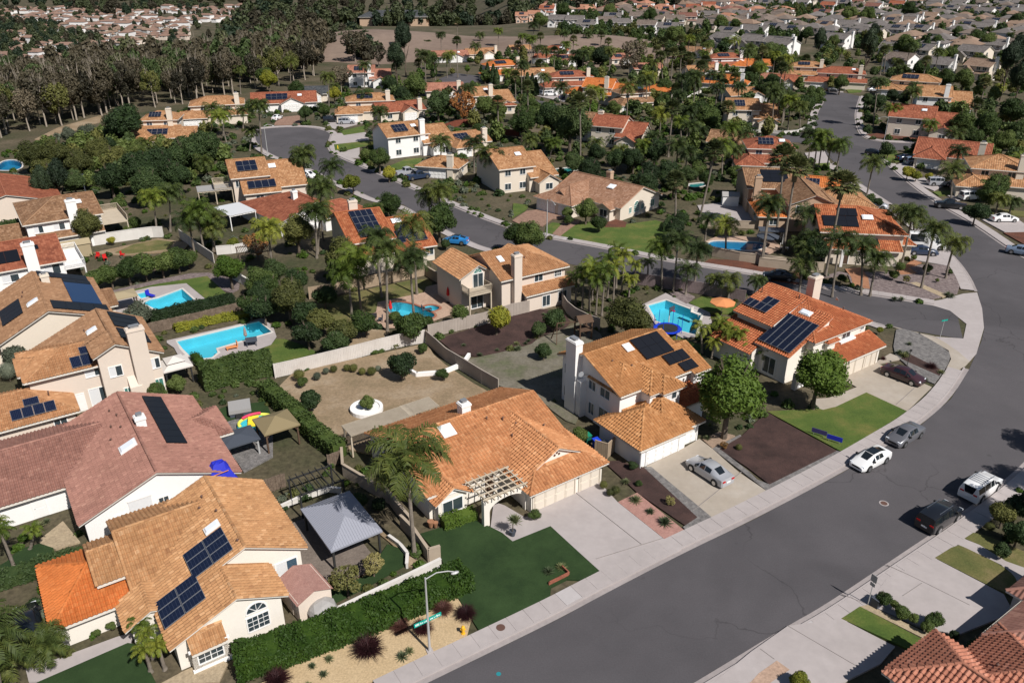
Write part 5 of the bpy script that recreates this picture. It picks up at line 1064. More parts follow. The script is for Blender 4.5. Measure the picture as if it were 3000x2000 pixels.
    def flat_on(s, name, W, a0, a1, b0, b1, up, mats, thick=0.06, uvgrid=None, parent=None, rim=0.03, smooth_top=False):
        """a flat box lying on the slope, between plan coordinates"""
        side = -1 if (b0 + b1) / 2 < W['r'] else 1
        A, B, N = s.frame(W, side)
        c = s.on_roof(W, (a0 + a1) / 2, (b0 + b1) / 2, 0)
        sl = W['sa'] if side < 0 else W['sb']
        la = abs(a1 - a0) / 2; lb = abs(b1 - b0) / 2 * math.sqrt(1 + sl * sl)
        M = Matrix((A, B, N)).transposed().to_4x4(); M.translation = c + N * up
        mb = MB(); mb.box(-la, la, -lb, lb, 0, thick, 1 if len(mats) > 1 else 0)
        mb.poly([(-la + rim, -lb + rim, thick + 0.004), (la - rim, -lb + rim, thick + 0.004), (la - rim, lb - rim, thick + 0.004), (-la + rim, lb - rim, thick + 0.004)], 0)
        me = mb.mesh(name, mats)
        if uvgrid:
            uv = [(0, 0)] * 24 + [(0, 0), (uvgrid[0], 0), (uvgrid[0], uvgrid[1]), (0, uvgrid[1])]
            set_uv(me, uv)
        o = link(name, me, parent or s.t); o.matrix_local = M
        return o
    def solar(s, W, a0, a1, b0, b1, na, nb, mat='solar', grid=(6, 10), up=0.25):
        for i in range(na):
            for j in range(nb):
                da, db = (a1 - a0) / na, (b1 - b0) / nb
                s.flat_on('solar_panel', W, a0 + da * i + 0.02, a0 + da * (i + 1) - 0.02, b0 + db * j + 0.02, b0 + db * (j + 1) - 0.02, up, [mat, 'panel_frame'], 0.05, grid)
    def thermal(s, W, a0, a1, b0, b1, na, nb, mat='thermal'):
        for i in range(na):
            for j in range(nb):
                da, db = (a1 - a0) / na, (b1 - b0) / nb
                s.flat_on('solar_panel', W, a0 + da * i + 0.012, a0 + da * (i + 1) - 0.012, b0 + db * j + 0.012, b0 + db * (j + 1) - 0.012, 0.24 if s.tiles else 0.1, [mat], 0.03)
    def skylight(s, W, a, b, wa=1.1, wb=1.1):
        o = s.flat_on('skylight', W, a - wa / 2, a + wa / 2, b - wb / 2, b + wb / 2, 0.14, ['trim'], 0.10)
        k = o.data
        mb = MB(); la, lb = wa / 2 - 0.06, wb / 2 - 0.02
        mb.poly([(-la, -lb, 0.115), (la, -lb, 0.115), (la * 0.8, -lb * 0.8, 0.20), (-la * 0.8, -lb * 0.8, 0.20)]); mb.poly([(la, -lb, 0.115), (la, lb, 0.115), (la * 0.8, lb * 0.8, 0.20), (la * 0.8, -lb * 0.8, 0.20)])
        mb.poly([(la, lb, 0.115), (-la, lb, 0.115), (-la * 0.8, lb * 0.8, 0.20), (la * 0.8, lb * 0.8, 0.20)]); mb.poly([(-la, lb, 0.115), (-la, -lb, 0.115), (-la * 0.8, -lb * 0.8, 0.20), (-la * 0.8, lb * 0.8, 0.20)])
        mb.poly([(-la * 0.8, -lb * 0.8, 0.20), (la * 0.8, -lb * 0.8, 0.20), (la * 0.8, lb * 0.8, 0.20), (-la * 0.8, lb * 0.8, 0.20)])
        mb.build('pane', 'skylight', o)
    def vent(s, W, a, b, h=0.45, mat='red'):
        p = s.on_roof(W, a, b); mb = MB(); mb.tube([p - Vector((0, 0, 0.1)), p + Vector((0, 0, h))], 0.06, 8); mb.tube([p + Vector((0, 0, h)), p + Vector((0, 0, h + 0.08))], [0.11, 0.03], 8)
        mb.build('vent_pipe', 'rust', s.t)
    def chimney(s, x, y, w, d, z0, z1, mat=None, flare=True):
        mb = MB(); mb.box(x - w / 2, x + w / 2, y - d / 2, y + d / 2, z0, z1 - 0.30)
        if flare: mb.box(x - w / 2 - 0.07, x + w / 2 + 0.07, y - d / 2 - 0.07, y + d / 2 + 0.07, z1 - 0.30, z1 - 0.12); mb.box(x - w / 2, x + w / 2, y - d / 2, y + d / 2, z1 - 0.12, z1)
        c = mb.build('chimney', mat or s.wallm, s.t)
        mb = MB(); mb.box(x - w * 0.22, x + w * 0.22, y - d * 0.22, y + d * 0.22, z1, z1 + 0.22); mb.box(x - w * 0.3, x + w * 0.3, y - d * 0.3, y + d * 0.3, z1 + 0.22, z1 + 0.27)
        mb.build('chimney_cap', 'steel', c)
    WIN = {}
    def window(s, x, y, z, dirn, w, h, style='slide', pane='glass', trim=None):
        """centre of the sill line at x, y; dirn = outward angle in the house frame"""
        trim = trim or s.trim
        key = (round(w, 2), round(h, 2), style, pane, trim)
        if key not in House.WIN:
            t = 0.09; fr = MB()
            if style == 'arch':
                n = 10; rr = w / 2
                for i in range(n):
                    a0, a1 = math.pi * i / n, math.pi * (i + 1) / n
                    q = [(math.cos(a) * r_, math.sin(a) * r_) for a, r_ in ((a0, rr), (a1, rr), (a1, rr + t), (a0, rr + t))]
                    fr.poly([(px, 0.06, pz) for px, pz in q][::-1]); fr.poly([(q[2][0], 0, q[2][1]), (q[3][0], 0, q[3][1]), (q[3][0], 0.06, q[3][1]), (q[2][0], 0.06, q[2][1])])
                for a in (math.pi / 4, math.pi / 2, 3 * math.pi / 4): fr.bar((0, 0.035, 0), (math.cos(a) * rr, 0.035, math.sin(a) * rr), 0.035)
                fr.box(-rr - t, rr + t, 0, 0.06, -t, 0)
                p1 = MB(); p1.poly([(math.cos(math.pi * i / n) * rr, 0.02, math.sin(math.pi * i / n) * rr) for i in range(n, -1, -1)])
                panes = [p1.mesh('pane', [pane])]
            else:
                fr.box(-w / 2 - t, -w / 2, 0, 0.06, -t, h + t); fr.box(w / 2, w / 2 + t, 0, 0.06, -t, h + t)
                fr.box(-w / 2, w / 2, 0, 0.06, h, h + t); fr.box(-w / 2, w / 2, 0, 0.09, -t, 0)
                fr.box(-0.03, 0.03, 0, 0.05, 0, h)
                if style == 'grid':
                    for k in (1, 2): fr.box(-w / 2, w / 2, 0, 0.045, h * k / 3 - 0.015, h * k / 3 + 0.015)
                    for k in (-1, 1): fr.box(k * w / 4 - 0.015, k * w / 4 + 0.015, 0, 0.046, 0, h)
                panes = []
                for k in (0, 1):
                    p1 = MB(); xa, xb = (-w / 2, -0.03) if k == 0 else (0.03, w / 2)
                    p1.poly([(xb, 0.02, 0), (xa, 0.02, 0), (xa, 0.02, h), (xb, 0.02, h)]); panes.append(p1.mesh('pane', ['blind' if (style == 'blind' and k) else pane]))
            House.WIN[key] = (fr.mesh('window', [trim]), panes)
        fm, panes = House.WIN[key]
        o = link('window', fm, s.t, (x, y, z), (0, 0, R(dirn - 90)))
        for p in panes: link('pane', p, o)
        return o
    def door(s, x, y, z, dirn, w=0.95, h=2.05, mat='brownwood'):
        mb = MB(); mb.box(-w / 2 - 0.1, -w / 2, 0, 0.07, 0, h + 0.1); mb.box(w / 2, w / 2 + 0.1, 0, 0.07, 0, h + 0.1); mb.box(-w / 2, w / 2, 0, 0.07, h, h + 0.1)
        o = mb.build('door', s.trim, s.t); o.location = (x, y, z); o.rotation_euler = (0, 0, R(dirn - 90))
        mb = MB(); mb.box(-w / 2, w / 2, 0, 0.04, 0.01, h); mb.box(-w * 0.3, w * 0.3, 0.04, 0.05, 0.2, 0.9); mb.box(-w * 0.3, w * 0.3, 0.04, 0.05, 1.1, 1.85); mb.build('leaf', mat, o)
        mb = MB(); mb.ico((w * 0.38, 0.08, 1.0), 0.04); mb.build('handle', 'steel', o)
    GAR = {}
    def garage(s, x, y, dirn, w, h=2.1, cols=4, rows=4, z=0.02):
        dm = 'trim_cream' if 'ivory' in s.wallm else s.trim; key = (round(w, 2), cols, rows, dm)
        if key not in House.GAR:
            fr = MB(); fr.box(-w / 2 - 0.14, -w / 2, 0, 0.10, 0, h + 0.14); fr.box(w / 2, w / 2 + 0.14, 0, 0.10, 0, h + 0.14); fr.box(-w / 2, w / 2, 0, 0.10, h, h + 0.14)
            fr.box(-w / 2, w / 2, 0, 0.02, 0, h)
            pm = MB(); pw, ph = w / cols, h / rows
            g_ = 0.07; pm.box(-pw / 2 + g_, pw / 2 - g_, 0.02, 0.06, g_ * 0.6, ph - g_ * 0.6); pm.box(-pw / 2 + 0.17, pw / 2 - 0.17, 0.06, 0.09, 0.13, ph - 0.13)
            House.GAR[key] = (fr.mesh('garage_door', [dm]), pm.mesh('door_panel', [dm]), pw, ph)
        fm, pm, pw, ph = House.GAR[key]
        o = link('garage_door', fm, s.t, (x, y, z), (0, 0, R(dirn - 90)))
        for i in range(cols):
            for j in range(rows): link('door_panel', pm, o, (-w / 2 + pw * (i + 0.5), 0, ph * j))
    def box(s, name, x0, x1, y0, y1, z0, z1, mat=None, parent=None):
        mb = MB(); mb.box(x0, x1, y0, y1, z0, z1); return mb.build(name, mat or s.wallm, parent or s.t)
    def balcony(s, x0, x1, y0, y1, z, sides='fr', mat='pergola', posts=True):
        mb = MB(); mb.box(x0, x1, y0, y1, z - 0.22, z); d = mb.build('balcony', mat, s.t)
        runs = {'f': ((x0, y0), (x1, y0)), 'b': ((x0, y1), (x1, y1)), 'l': ((x0, y0), (x0, y1)), 'r': ((x1, y0), (x1, y1))}
        for k in sides:
            (xa, ya), (xb, yb) = runs[k]; L = math.hypot(xb - xa, yb - ya); n = max(2, int(L / 0.16))
            mb = MB(); mb.bar((xa, ya, z + 1.0), (xb, yb, z + 1.0), 0.09, 0.06); mb.bar((xa, ya, z + 0.12), (xb, yb, z + 0.12), 0.06)
            for i in range(n + 1):
                q = (xa + (xb - xa) * i / n, ya + (yb - ya) * i / n); wd = 0.10 if i in (0, n) else 0.045
                mb.box(q[0] - wd / 2, q[0] + wd / 2, q[1] - wd / 2, q[1] + wd / 2, z, z + (1.06 if wd > 0.05 else 0.98))
            mb.build('railing', mat, d)
        if posts:
            for q in ((x0 + 0.1, y0 + 0.1), (x1 - 0.1, y0 + 0.1)):
                mb = MB(); mb.box(q[0] - 0.09, q[0] + 0.09, q[1] - 0.09, q[1] + 0.09, 0.05, z - 0.2); mb.build('post', mat, d)
    def finish(s):
        s.wall.build('wall', s.wallm, s.t)
        s.fas.build('fascia', 'fascia' if s.trim == 'trim' else s.trim, s.t)
        # roof deck under the tiles
        bymat = {}
        for pts, m in s.planes: bymat.setdefault(m, []).append(pts)
        cl = Vector((0, 0, CAM_H)); a = R(-s.rz)
        cam_l = Vector(((cl.x - s.loc[0]) * math.cos(a) - (cl.y - s.loc[1]) * math.sin(a), (cl.x - s.loc[0]) * math.sin(a) + (cl.y - s.loc[1]) * math.cos(a), CAM_H))
        cand = []
        for m, planes in bymat.items():
            mb = MB(); uvs = []
            data = []
            for pts in planes:
                e = (pts[1] - pts[0]).normalized(); n = (pts[1] - pts[0]).cross(pts[-1] - pts[0]).normalized()
                if n.z < 0: n = -n
                v = n.cross(e)
                if v.z < 0: v = -v
                mb.poly(pts)
                uvs += [((p - pts[0]).dot(e), (p - pts[0]).dot(v)) for p in pts]
                low = [p - Vector((0, 0, 0.10)) for p in pts]
                mb.poly(low[::-1]); uvs += [(0, 0)] * len(low)
                data.append((pts, e, v, n))
            me = mb.mesh('roof', ['roof_' + m]); set_uv(me, uvs)
            o = link('roof', me, s.t)
            if not s.tiles: continue
            origins, bases, dist = [], [], []
            for pts, e, v, n in data:
                poly2 = [((p - pts[0]).dot(e), (p - pts[0]).dot(v)) for p in pts]
                # overlapping neighbours: leave out tiles buried under a higher slope
                us = [p[0] for p in poly2]; vs = [p[1] for p in poly2]
                j = 0
                while j * TE < max(vs):
                    u = min(us)
                    while u < max(us):
                        c = (u + TW / 2, j * TE + TE * 0.5)
                        if inside(c, poly2):
                            P0 = pts[0] + e * u + v * (j * TE - 0.04); C = P0 + e * TW / 2 + v * TE / 2
                            if not s.buried(C, pts):
                                origins.append(P0); bases.append((e, v, n)); dist.append((C - cam_l).length)
                        u += TW
                    j += 1
            cand.append((m, o, origins, bases, dist))
        if s.tiles:
            alld = sorted(d for c in cand for d in c[4])
            cut = alld[min(len(alld) - 1, 295)]
            for m, o, origins, bases, dist in cand:
                vv, tints = [], []
                for P0, (e, v, n), d in zip(origins, bases, dist):
                    k = int(min(11, max(0, random.gauss(6.0, 1.9))))
                    up = n * random.uniform(-0.006, 0.01)
                    if d < cut:
                        t = link('roof_tile', tile_variant(m, k), o)
                        M = Matrix((e, v, n)).transposed().to_4x4(); M.translation = P0 + up; t.matrix_local = M
                    else:
                        B = np.array([list(e), list(v), list(n)]); vv.append(TBASE @ B + np.array(list(P0 + up))); tints.append(k / 11.0)
                if vv:
                    V = np.concatenate(vv); nt_ = len(vv)
                    F = (TFACES[None] + (np.arange(nt_) * len(TBASE))[:, None, None]).reshape(-1, 4)
                    me = bpy.data.meshes.new('roof_tiles'); me.vertices.add(len(V)); me.vertices.foreach_set('co', V.astype(np.float32).ravel())
                    me.loops.add(F.size); me.loops.foreach_set('vertex_index', F.astype(np.int32).ravel())
                    me.polygons.add(len(F)); me.polygons.foreach_set('loop_start', np.arange(0, F.size, 4, dtype=np.int32)); me.polygons.foreach_set('loop_total', np.full(len(F), 4, dtype=np.int32))
                    me.update(calc_edges=True); me.shade_flat(); me.materials.append(MATS['tile_' + m])
                    at = me.attributes.new('tint', 'FLOAT', 'FACE'); at.data.foreach_set('value', np.repeat(np.array(tints, dtype=np.float32), len(TFACES)))
                    tag(link('roof_tiles', me, o), kind='stuff')
        # ridge, hip and rake caps
        bym = {}
        for a_, b_, m in s.caps:
            if (b_ - a_).length < 0.3: continue
            bym.setdefault(m, []).append((a_, b_))
        for m, segs in bym.items():
            mb = MB(); tints = []
            for a_, b_ in segs:
                d = b_ - a_; L = d.length; n = max(1, int(L / 0.42)) if s.tiles else 1
                u = d.normalized(); side = u.cross(Vector((0, 0, 1))).normalized(); nn = side.cross(u)
                for i in range(n):
                    p0 = a_ + d * (i / n); p1 = a_ + d * ((i + 1) / n) + (u * 0.04 if s.tiles else u * 0)
                    tt = min(1, max(0, random.gauss(0.55, 0.25))); ring = []
                    for p, rr, lift in ((p0, 0.135, 0.035), (p1, 0.115, 0.015)):
                        ring.append([tuple(p + side * rr * math.cos(t) + nn * (rr * 0.8 * math.sin(t) + lift)) for t in (0, 0.79, 1.57, 2.36, 3.14)])
                    for q in range(4):
                        mb.poly([ring[0][q], ring[1][q], ring[1][q + 1], ring[0][q + 1]]); tints.append(tt)
                    mb.poly(ring[0]); tints.append(tt)
                    mb.poly(ring[1][::-1]); tints.append(tt)
            me = mb.mesh('ridge_tiles', ['tile_' + m])
            at = me.attributes.new('tint', 'FLOAT', 'FACE'); at.data.foreach_set('value', np.array(tints, dtype=np.float32))
            o = link('ridge_tiles', me, s.t); o['kind'] = 'stuff'
        return s.t
    def buried(s, C, own):
        for pts, m in s.planes:
            if pts is own: continue
            p2 = [(p.x, p.y) for p in pts]
            if inside((C.x, C.y), p2):
                n = (pts[1] - pts[0]).cross(pts[-1] - pts[0])
                if abs(n.z) < 1e-6: continue
                z = pts[0].z - (n.x * (C.x - pts[0].x) + n.y * (C.y - pts[0].y)) / n.z
                if z > C.z + 0.16: return True
        return False

# ------------------------------------------------------------------ the near houses, measured one by one
# bottom-left house: tan tiles, two solar arrays, bright orange garage roof
h = House('house', 'cream house with tan tiles, two black solar arrays and bright orange garage roof', 'house', (-31.45, 40.34), 34.5, 'stucco_beige', 'tanA', True, short='the orange garage roof')
h.wallm = 'stucco_ivory'
W0 = h.wing('y', 6.6, 16.8, -2.4, 7.3, 2.75, 3.4, 12.8, 5.4)
W1 = h.wing('y', 6.6, 13.9, -6.1, -2.0, 2.64, 3.1, 10.9, 4.46, 'gn')
h.wing('x', 5.6, 12.0, 0.5, 9.0, 2.8, 3.2, 5.0, 5.0)
h.wing('x', 3.6, 8.8, 2.1, 7.0, 3.45, 3.2, 4.5, 4.4)
h.wing('x', 0.3, 6.0, 0.6, 7.6, 2.3, 2.3, 4.15, 3.7, 'hn', mat='orange')
h.wing('y', 4.5, 6.7, -2.3, 0.6, 2.3, 2.75, 5.9, 3.05, 'gn')
h.solar(W0, -2.5, 0.55, 9.15, 12.15, 3, 2, 'solar_grid', (12, 6))
h.solar(W1, -4.95, -2.0, 6.45, 9.4, 3, 2, 'solar_grid', (12, 6), 0.36)
h.skylight(W0, 1.25, 11.6, 0.85, 1.15)
for a, b in ((4.2, 11.4), (-1.9, 12.55), (5.3, 11.9), (2.6, 12.3)): h.vent(W0, a, b, 0.28)
h.box('bay_window', 7.3, 9.7, -7.0, -6.1, 0, 2.15)
h.wing('x', 7.3, 9.7, -7.0, -6.1, 2.2, 2.75, -6.1, 2.75, 'nn', 0.3)
h.window(8.5, -7.0, 0.75, 270, 1.6, 1.2, 'grid'); h.window(12.1, -6.1, 0.75, 270, 1.5, 1.2, 'grid', 'glass', 'trim'); h.window(12.1, -6.1, 2.35, 270, 1.4, 0, 'arch')
h.window(15.6, -2.4, 1.2, 270, 1.6, 1.2, 'blind', 'glass_blue')
h.box('cornice', 7.15, 9.85, -7.15, -6.95, 2.0, 2.15, 'stucco_white'); h.box('plinth', 7.2, 9.8, -7.08, -6.9, 0, 0.35, 'stucco_white')
h.finish()

# mauve-tiled house with white gable
h = House('house', 'white gabled house with mauve-brown tiles and one long dark solar strip', 'house', (-37.48, 53.38), 34.5, 'stucco_white', 'mauve', True, short='the mauve-tiled house')
W0 = h.wing('y', 1.3, 13.5, -3.1, 12.4, 2.85, 2.85, 7.3, 5.3)
W1 = h.wing('x', -13.0, 5.0, 3.6, 14.2, 2.6, 2.6, 9.0, 4.5, 'hn')
h.wing('x', 11.5, 15.0, 4.4, 9.4, 2.5, 2.5, 6.9, 3.35, 'nh')
h.thermal(W0, 1.5, 11.6, 9.1, 10.8, 8, 1, 'thermal')
h.skylight(W0, 2.45, 6.25, 1.25, 1.45)
h.chimney(7.9, 5.3, 0.85, 0.85, 4.6, 6.15, 'trim')
for a, b in ((7.2, 5.6), (6.1, 6.3), (5.1, 5.2), (8.5, 6.4), (10.0, 6.0)): h.vent(W0, a, b, 0.3)
h.box('roller_shutter', 4.7, 6.5, -3.17, -3.1, 1.3, 3.1, 'blind'); h.box('shutter_box', 4.65, 6.55, -3.22, -3.1, 3.1, 3.25, 'trim')
h.window(3.9, -3.1, 1.5, 270, 0.75, 0.6, 'plain'); h.window(7.4, -3.1, 1.9, 270, 0.75, 0.6, 'plain')
h.window(13.5, 0.5, 1.0, 0, 1.4, 1.1); h.door(-1.5, 3.6, 0.05, 270, mat='trim')
h.finish()

# centre house: big orange roof
h = House('house', 'low house with a broad orange-tan tiled roof, front trellis and triple garage', 'house', (1.62, 56.65), 34.5, 'stucco_ivory', 'H', True, trim='trim', short='the broad orange roof')
W0 = h.wing('x', -8.1, 6.8, 3.6, 14.9, 2.95, 2.95, 9.6, 5.1)
h.wing('y', -0.35, 7.6, -0.6, 7.6, 2.52, 2.52, 3.6, 4.5, 'hn')
W1 = h.wing('y', -0.35, 7.6, 1.05, 9.0, 2.6, 2.6, 3.6, 4.62, 'gn', goh=0.3)
h.wing('y', -7.7, -4.9, 2.7, 6.0, 2.55, 2.55, -6.3, 3.45, 'gn')
h.skylight(W0, -3.35, 8.5, 1.35, 1.35)
h.chimney(-0.4, 10.3, 0.95, 0.95, 4.4, 6.0, 'trim')
for a, b in ((2.2, 7.6), (1.9, 5.6), (5.4, 5.4), (0.8, 8.2), (3.0, 6.6)): h.vent(W0, a, b, 0.4)
h.garage(2.15, -0.6, 270, 4.5, 2.05, 4, 2); h.garage(6.15, -0.6, 270, 2.3, 2.05, 2, 2)
h.window(-6.3, 2.7, 0.75, 270, 1.9, 1.25, 'slide', 'glass'); h.window(-8.1, 12.6, 1.6, 180, 0.6, 0.9, 'plain'); h.window(-8.1, 9.5, 0.9, 180, 0.9, 1.2)
h.window(-8.1, 6.5, 1.0, 180, 1.3, 1.1); h.door(-2.0, 3.6, 0.1, 270)
mb = MB(); mb.box(-6.85, -5.75, 2.62, 2.7, 2.65, 2.95); mb.build('wall_niche', 'trim', h.t)
for x, z in ((3.35, 3.75), (3.6, 3.95), (3.85, 3.75)):
    mb = MB(); mb.tube([(x, 0.99, z), (x, 1.06, z)], 0.11, 10); mb.build('clay_vent', 'rust', h.t)
for x in (-0.2, 4.75, 7.45):
    mb = MB(); mb.box(x - 0.08, x + 0.08, -0.78, -0.6, 1.75, 2.1); mb.build('wall_lantern', 'iron', h.t)
# arch and trellis over the entry
mb = MB(); n = 12
prof = [(-4.75, 0), (-4.2, 0)] + [(-2.35 + 1.85 * math.cos(math.pi - math.pi * i / n), 1.35 + 0.95 * math.sin(math.pi * i / n)) for i in range(n + 1)] + [(-0.5, 0), (-0.36, 0), (-0.36, 2.6), (-4.75, 2.6)]
mb.poly([(x, 0.1, z) for x, z in prof]); mb.poly([(x, 0.5, z) for x, z in prof][::-1])
for i in range(len(prof)):
    a, b = prof[i], prof[(i + 1) % len(prof)]; mb.poly([(a[0], 0.1, a[1]), (a[0], 0.5, a[1]), (b[0], 0.5, b[1]), (b[0], 0.1, b[1])])
mb.build('entry_arch', 'stucco_ivory', h.t)
tr = MB(); tr.box(-4.7, -0.5, 0.22, 0.38, 2.6, 2.78); tr.box(-4.7, -0.5, 3.05, 3.15, 2.6, 2.78); tr = tr.build('trellis', 'pergola', h.t)
for i in range(7):
    x = -4.6 + i * 0.66; mb = MB(); mb.box(x - 0.05, x + 0.05, -0.35, 3.5, 2.78, 2.92); mb.build('beam', 'pergola', tr)
for i in range(5):
    y = 0.0 + i * 0.72; mb = MB(); mb.box(-4.9, -0.36, y - 0.04, y + 0.04, 2.92, 3.02); mb.build('slat', 'pergola', tr)
h.finish()

# white two-storey house
h = House('house', 'white two-storey house with stepped tan hip roofs and black pool-heating panels', 'house', (12.39, 62.73), 34.5, 'stucco_white', 'I', True, short='the white two-storey house')
W0 = h.wing('x', 1.6, 11.6, 5.4, 14.6, 5.2, 5.7, 10.7, 7.3)
h.wing('y', 1.75, 6.6, 5.9, 10.2, 5.15, 5.15, 4.2, 6.45, 'hn'); h.wing('y', 4.4, 8.0, 4.1, 9.0, 5.1, 5.1, 6.2, 6.05, 'hn'); h.wing('y', 5.75, 8.1, 3.6, 8.0, 5.06, 5.06, 6.92, 5.72, 'hn')
h.wing('x', 11.4, 13.0, 4.9, 11.0, 5.0, 5.3, 8.3, 6.45)
G0 = h.wing('x', -0.3, 5.7, 0.15, 6.0, 2.6, 2.6, 3.05, 4.2, 'hh'); h.wing('x', 3.0, 7.9, 0.6, 6.4, 2.6, 2.6, 3.5, 4.3, 'hh')
h.wing('x', 1.9, 5.7, 4.6, 6.6, 2.9, 3.6, 6.6, 3.6, 'nn', 0.2); h.wing('x', 8.1, 11.6, 3.4, 5.5, 2.7, 3.6, 5.5, 3.6, 'ng', mat='J')
h.thermal(W0, 7.1, 11.0, 7.65, 10.5, 3, 2); h.thermal(W0, 9.0, 12.0, 6.2, 7.55, 3, 1); h.thermal(W0, 10.0, 12.0, 4.95, 6.12, 2, 1)
h.skylight(W0, 6.3, 9.75, 1.0, 1.0)
for a, b in ((5.0, 7.6), (3.4, 8.8)): h.vent(W0, a, b, 0.25)
h.chimney(1.15, 12.2, 0.9, 1.6, 0, 8.4)
h.box('chimney_breast', 0.85, 1.6, 10.6, 11.3, 0, 4.2)
for y, z, w_, hh in ((9.6, 3.6, 1.0, 1.1), (7.6, 3.6, 1.4, 1.1), (9.6, 0.7, 0.8, 1.3), (7.6, 0.3, 1.5, 1.9)): h.window(1.6 if y > 8.6 else 1.6, y, z, 180, w_, hh, 'slide', 'glass_blue')
h.window(1.75, 6.9, 3.6, 180, 1.3, 1.0); h.window(1.6, 13.8, 3.6, 180, 0.7, 1.1); h.window(1.6, 13.8, 0.8, 180, 0.7, 1.2)
h.window(6.9, 3.6, 3.6, 270, 1.3, 1.05, 'blind'); h.garage(2.65, 0.15, 270, 4.2, 2.1, 4, 4); h.garage(6.85, 0.6, 270, 1.7, 2.1, 2, 4)
mb = MB(); mb.tube([(0.9, 10.4, 5.1), (0.7, 10.4, 5.3)], [0.02, 0.32], 12); mb.bar((1.6, 10.4, 5.0), (0.8, 10.4, 5.2), 0.05); mb.build('satellite_dish', 'galv', h.t)
mb = MB(); mb.tube([(-0.25, 0.05, 0.1), (-0.25, 0.05, 2.5)], 0.05, 8); mb.build('downpipe', 'gutter_white', h.t)
h.finish()

# red-tiled house with the large solar array
h = House('house', 'cream two-storey house with red-orange tiles and a large blue-black solar array', 'house', (43.48, 84.4), 34.5, 'stucco_ivory', 'J', True, short='the red-tiled solar house')
W0 = h.wing('y', -11.2, -0.6, 6.9, 12.2, 5.3, 5.1, -5.6, 7.35, 'ng')
W2 = h.wing('y', -10.4, -0.6, 1.9, 12.0, 5.15, 5.1, -5.6, 7.25, 'hn')
W1 = h.wing('y', -13.3, -6.6, 2.9, 7.4, 3.75, 6.78, -6.6, 6.78, 'gn')
h.wing('y', -14.6, -11.0, 6.8, 12.4, 2.8, 4.4, -11.0, 4.4, 'ng')
h.wing('x', -7.7, -0.05, -0.1, 1.9, 2.65, 3.45, 1.9, 3.45, 'gg')
h.wing('y', -8.3, -6.9, 1.5, 3.4, 4.6, 4.6, -7.6, 5.2, 'hn', 0.3)
h.solar(W1, 2.75, 7.15, 8.6 * -1, -13.3, 5, 4, 'solar', (5, 8)); h.solar(W0, 8.9, 10.75, -10.3, -7.75, 2, 2, 'solar', (6, 8)); h.solar(W0, 10.8, 12.4, -10.3, -9.0, 2, 1, 'solar', (6, 8))
h.skylight(W1, 5.4, -7.6, 1.5, 0.75)
h.vent(W0, 7.6, -6.2, 0.5); h.vent(W0, 12.0, -7.5, 0.8); h.vent(W2, 4.0, -2.5, 0.5)
h.chimney(-1.2, 9.2, 1.5, 1.0, 0, 8.4, 'stucco_beige')
h.window(-4.4, 1.9, 3.75, 270, 1.5, 1.15, 'slide'); h.window(-1.3, 1.9, 4.0, 270, 0.5, 0.8, 'plain'); h.box('sill_box', -5.6, -2.8, 1.55, 1.9, 3.35, 3.6, 'trim')
h.garage(-4.9, -0.1, 270, 3.6, 2.1, 2, 1); h.garage(-1.75, -0.1, 270, 2.3, 2.1, 2, 1)
h.window(-13.3, 5.2, 0.4, 180, 1.6, 2.0, 'slide'); h.window(-10.0, 2.9, 1.0, 270, 1.4, 1.3); h.box('porch_pillar', -13.6, -13.1, 1.2, 1.7, 0, 2.0, 'stucco_beige')
h.box('porch_wall', -13.5, -8.6, 1.3, 1.6, 0, 0.9, 'stucco_white')
mb = MB(); mb.tube([(-0.5, 6.5, 6.0), (-0.3, 6.3, 6.2)], [0.02, 0.3], 12); mb.build('satellite_dish', 'galv', h.t)
h.finish()

# tall beige house with the front chimney
h = House('house', 'tall beige house with brown tiles, big front chimney and small solar panels', 'house', (-43.03, 77.21), 34.5, 'stucco_beige', 'brown', True, short='the tall beige chimney house')
h.roofm = 'tan'
W0 = h.wing('y', -7.2, 3.8, 0.6, 7.2, 4.4, 5.5, -0.2, 7.5, 'ng', mat='brown')
WF = h.wing('y', -2.1, 3.8, -3.0, 0.6, 6.6, 5.5, -0.2, 7.5, 'gn', mat='brown')
W1 = h.wing('x', -8.6, -1.0, -1.8, 5.2, 5.2, 5.2, 1.2, 6.5, 'hn'); h.wing('x', -8.9, -6.0, 0.2, 4.0, 5.1, 5.1, 1.8, 5.7, 'hn')
G = h.wing('x', -17.0, -5.5, -5.9, 1.6, 2.7, 2.7, -2.2, 4.3, 'gh')
h.solar(W1, -4.5, -2.5, -2.05, -0.6, 2, 1, 'solar_grid', (6, 8)); h.solar(W1, -3.4, -1.95, -0.55, 0.45, 1, 1, 'solar_grid', (8, 6))
h.solar(G, -10.85, -6.9, -5.7, -4.45, 4, 1, 'solar_grid', (6, 8)); h.solar(G, -9.55, -8.15, -4.4, -3.5, 1, 1, 'solar_grid', (8, 5))
h.skylight(W0, 2.5, -1.5, 1.0, 1.1)
for k in range(5): h.thermal(W0 if k < 3 else WF, 5.2 - k * 1.6 - (0.5 if k > 2 else 0), 6.7 - k * 1.6 - (0.5 if k > 2 else 0), 0.6, 3.4, 1, 1)
h.vent(W0, 3.6, -2.2, 0.3); h.vent(G, -7.2, -3.4, 0.3)
h.chimney(1.9, -3.35, 1.7, 0.95, 0, 8.8)
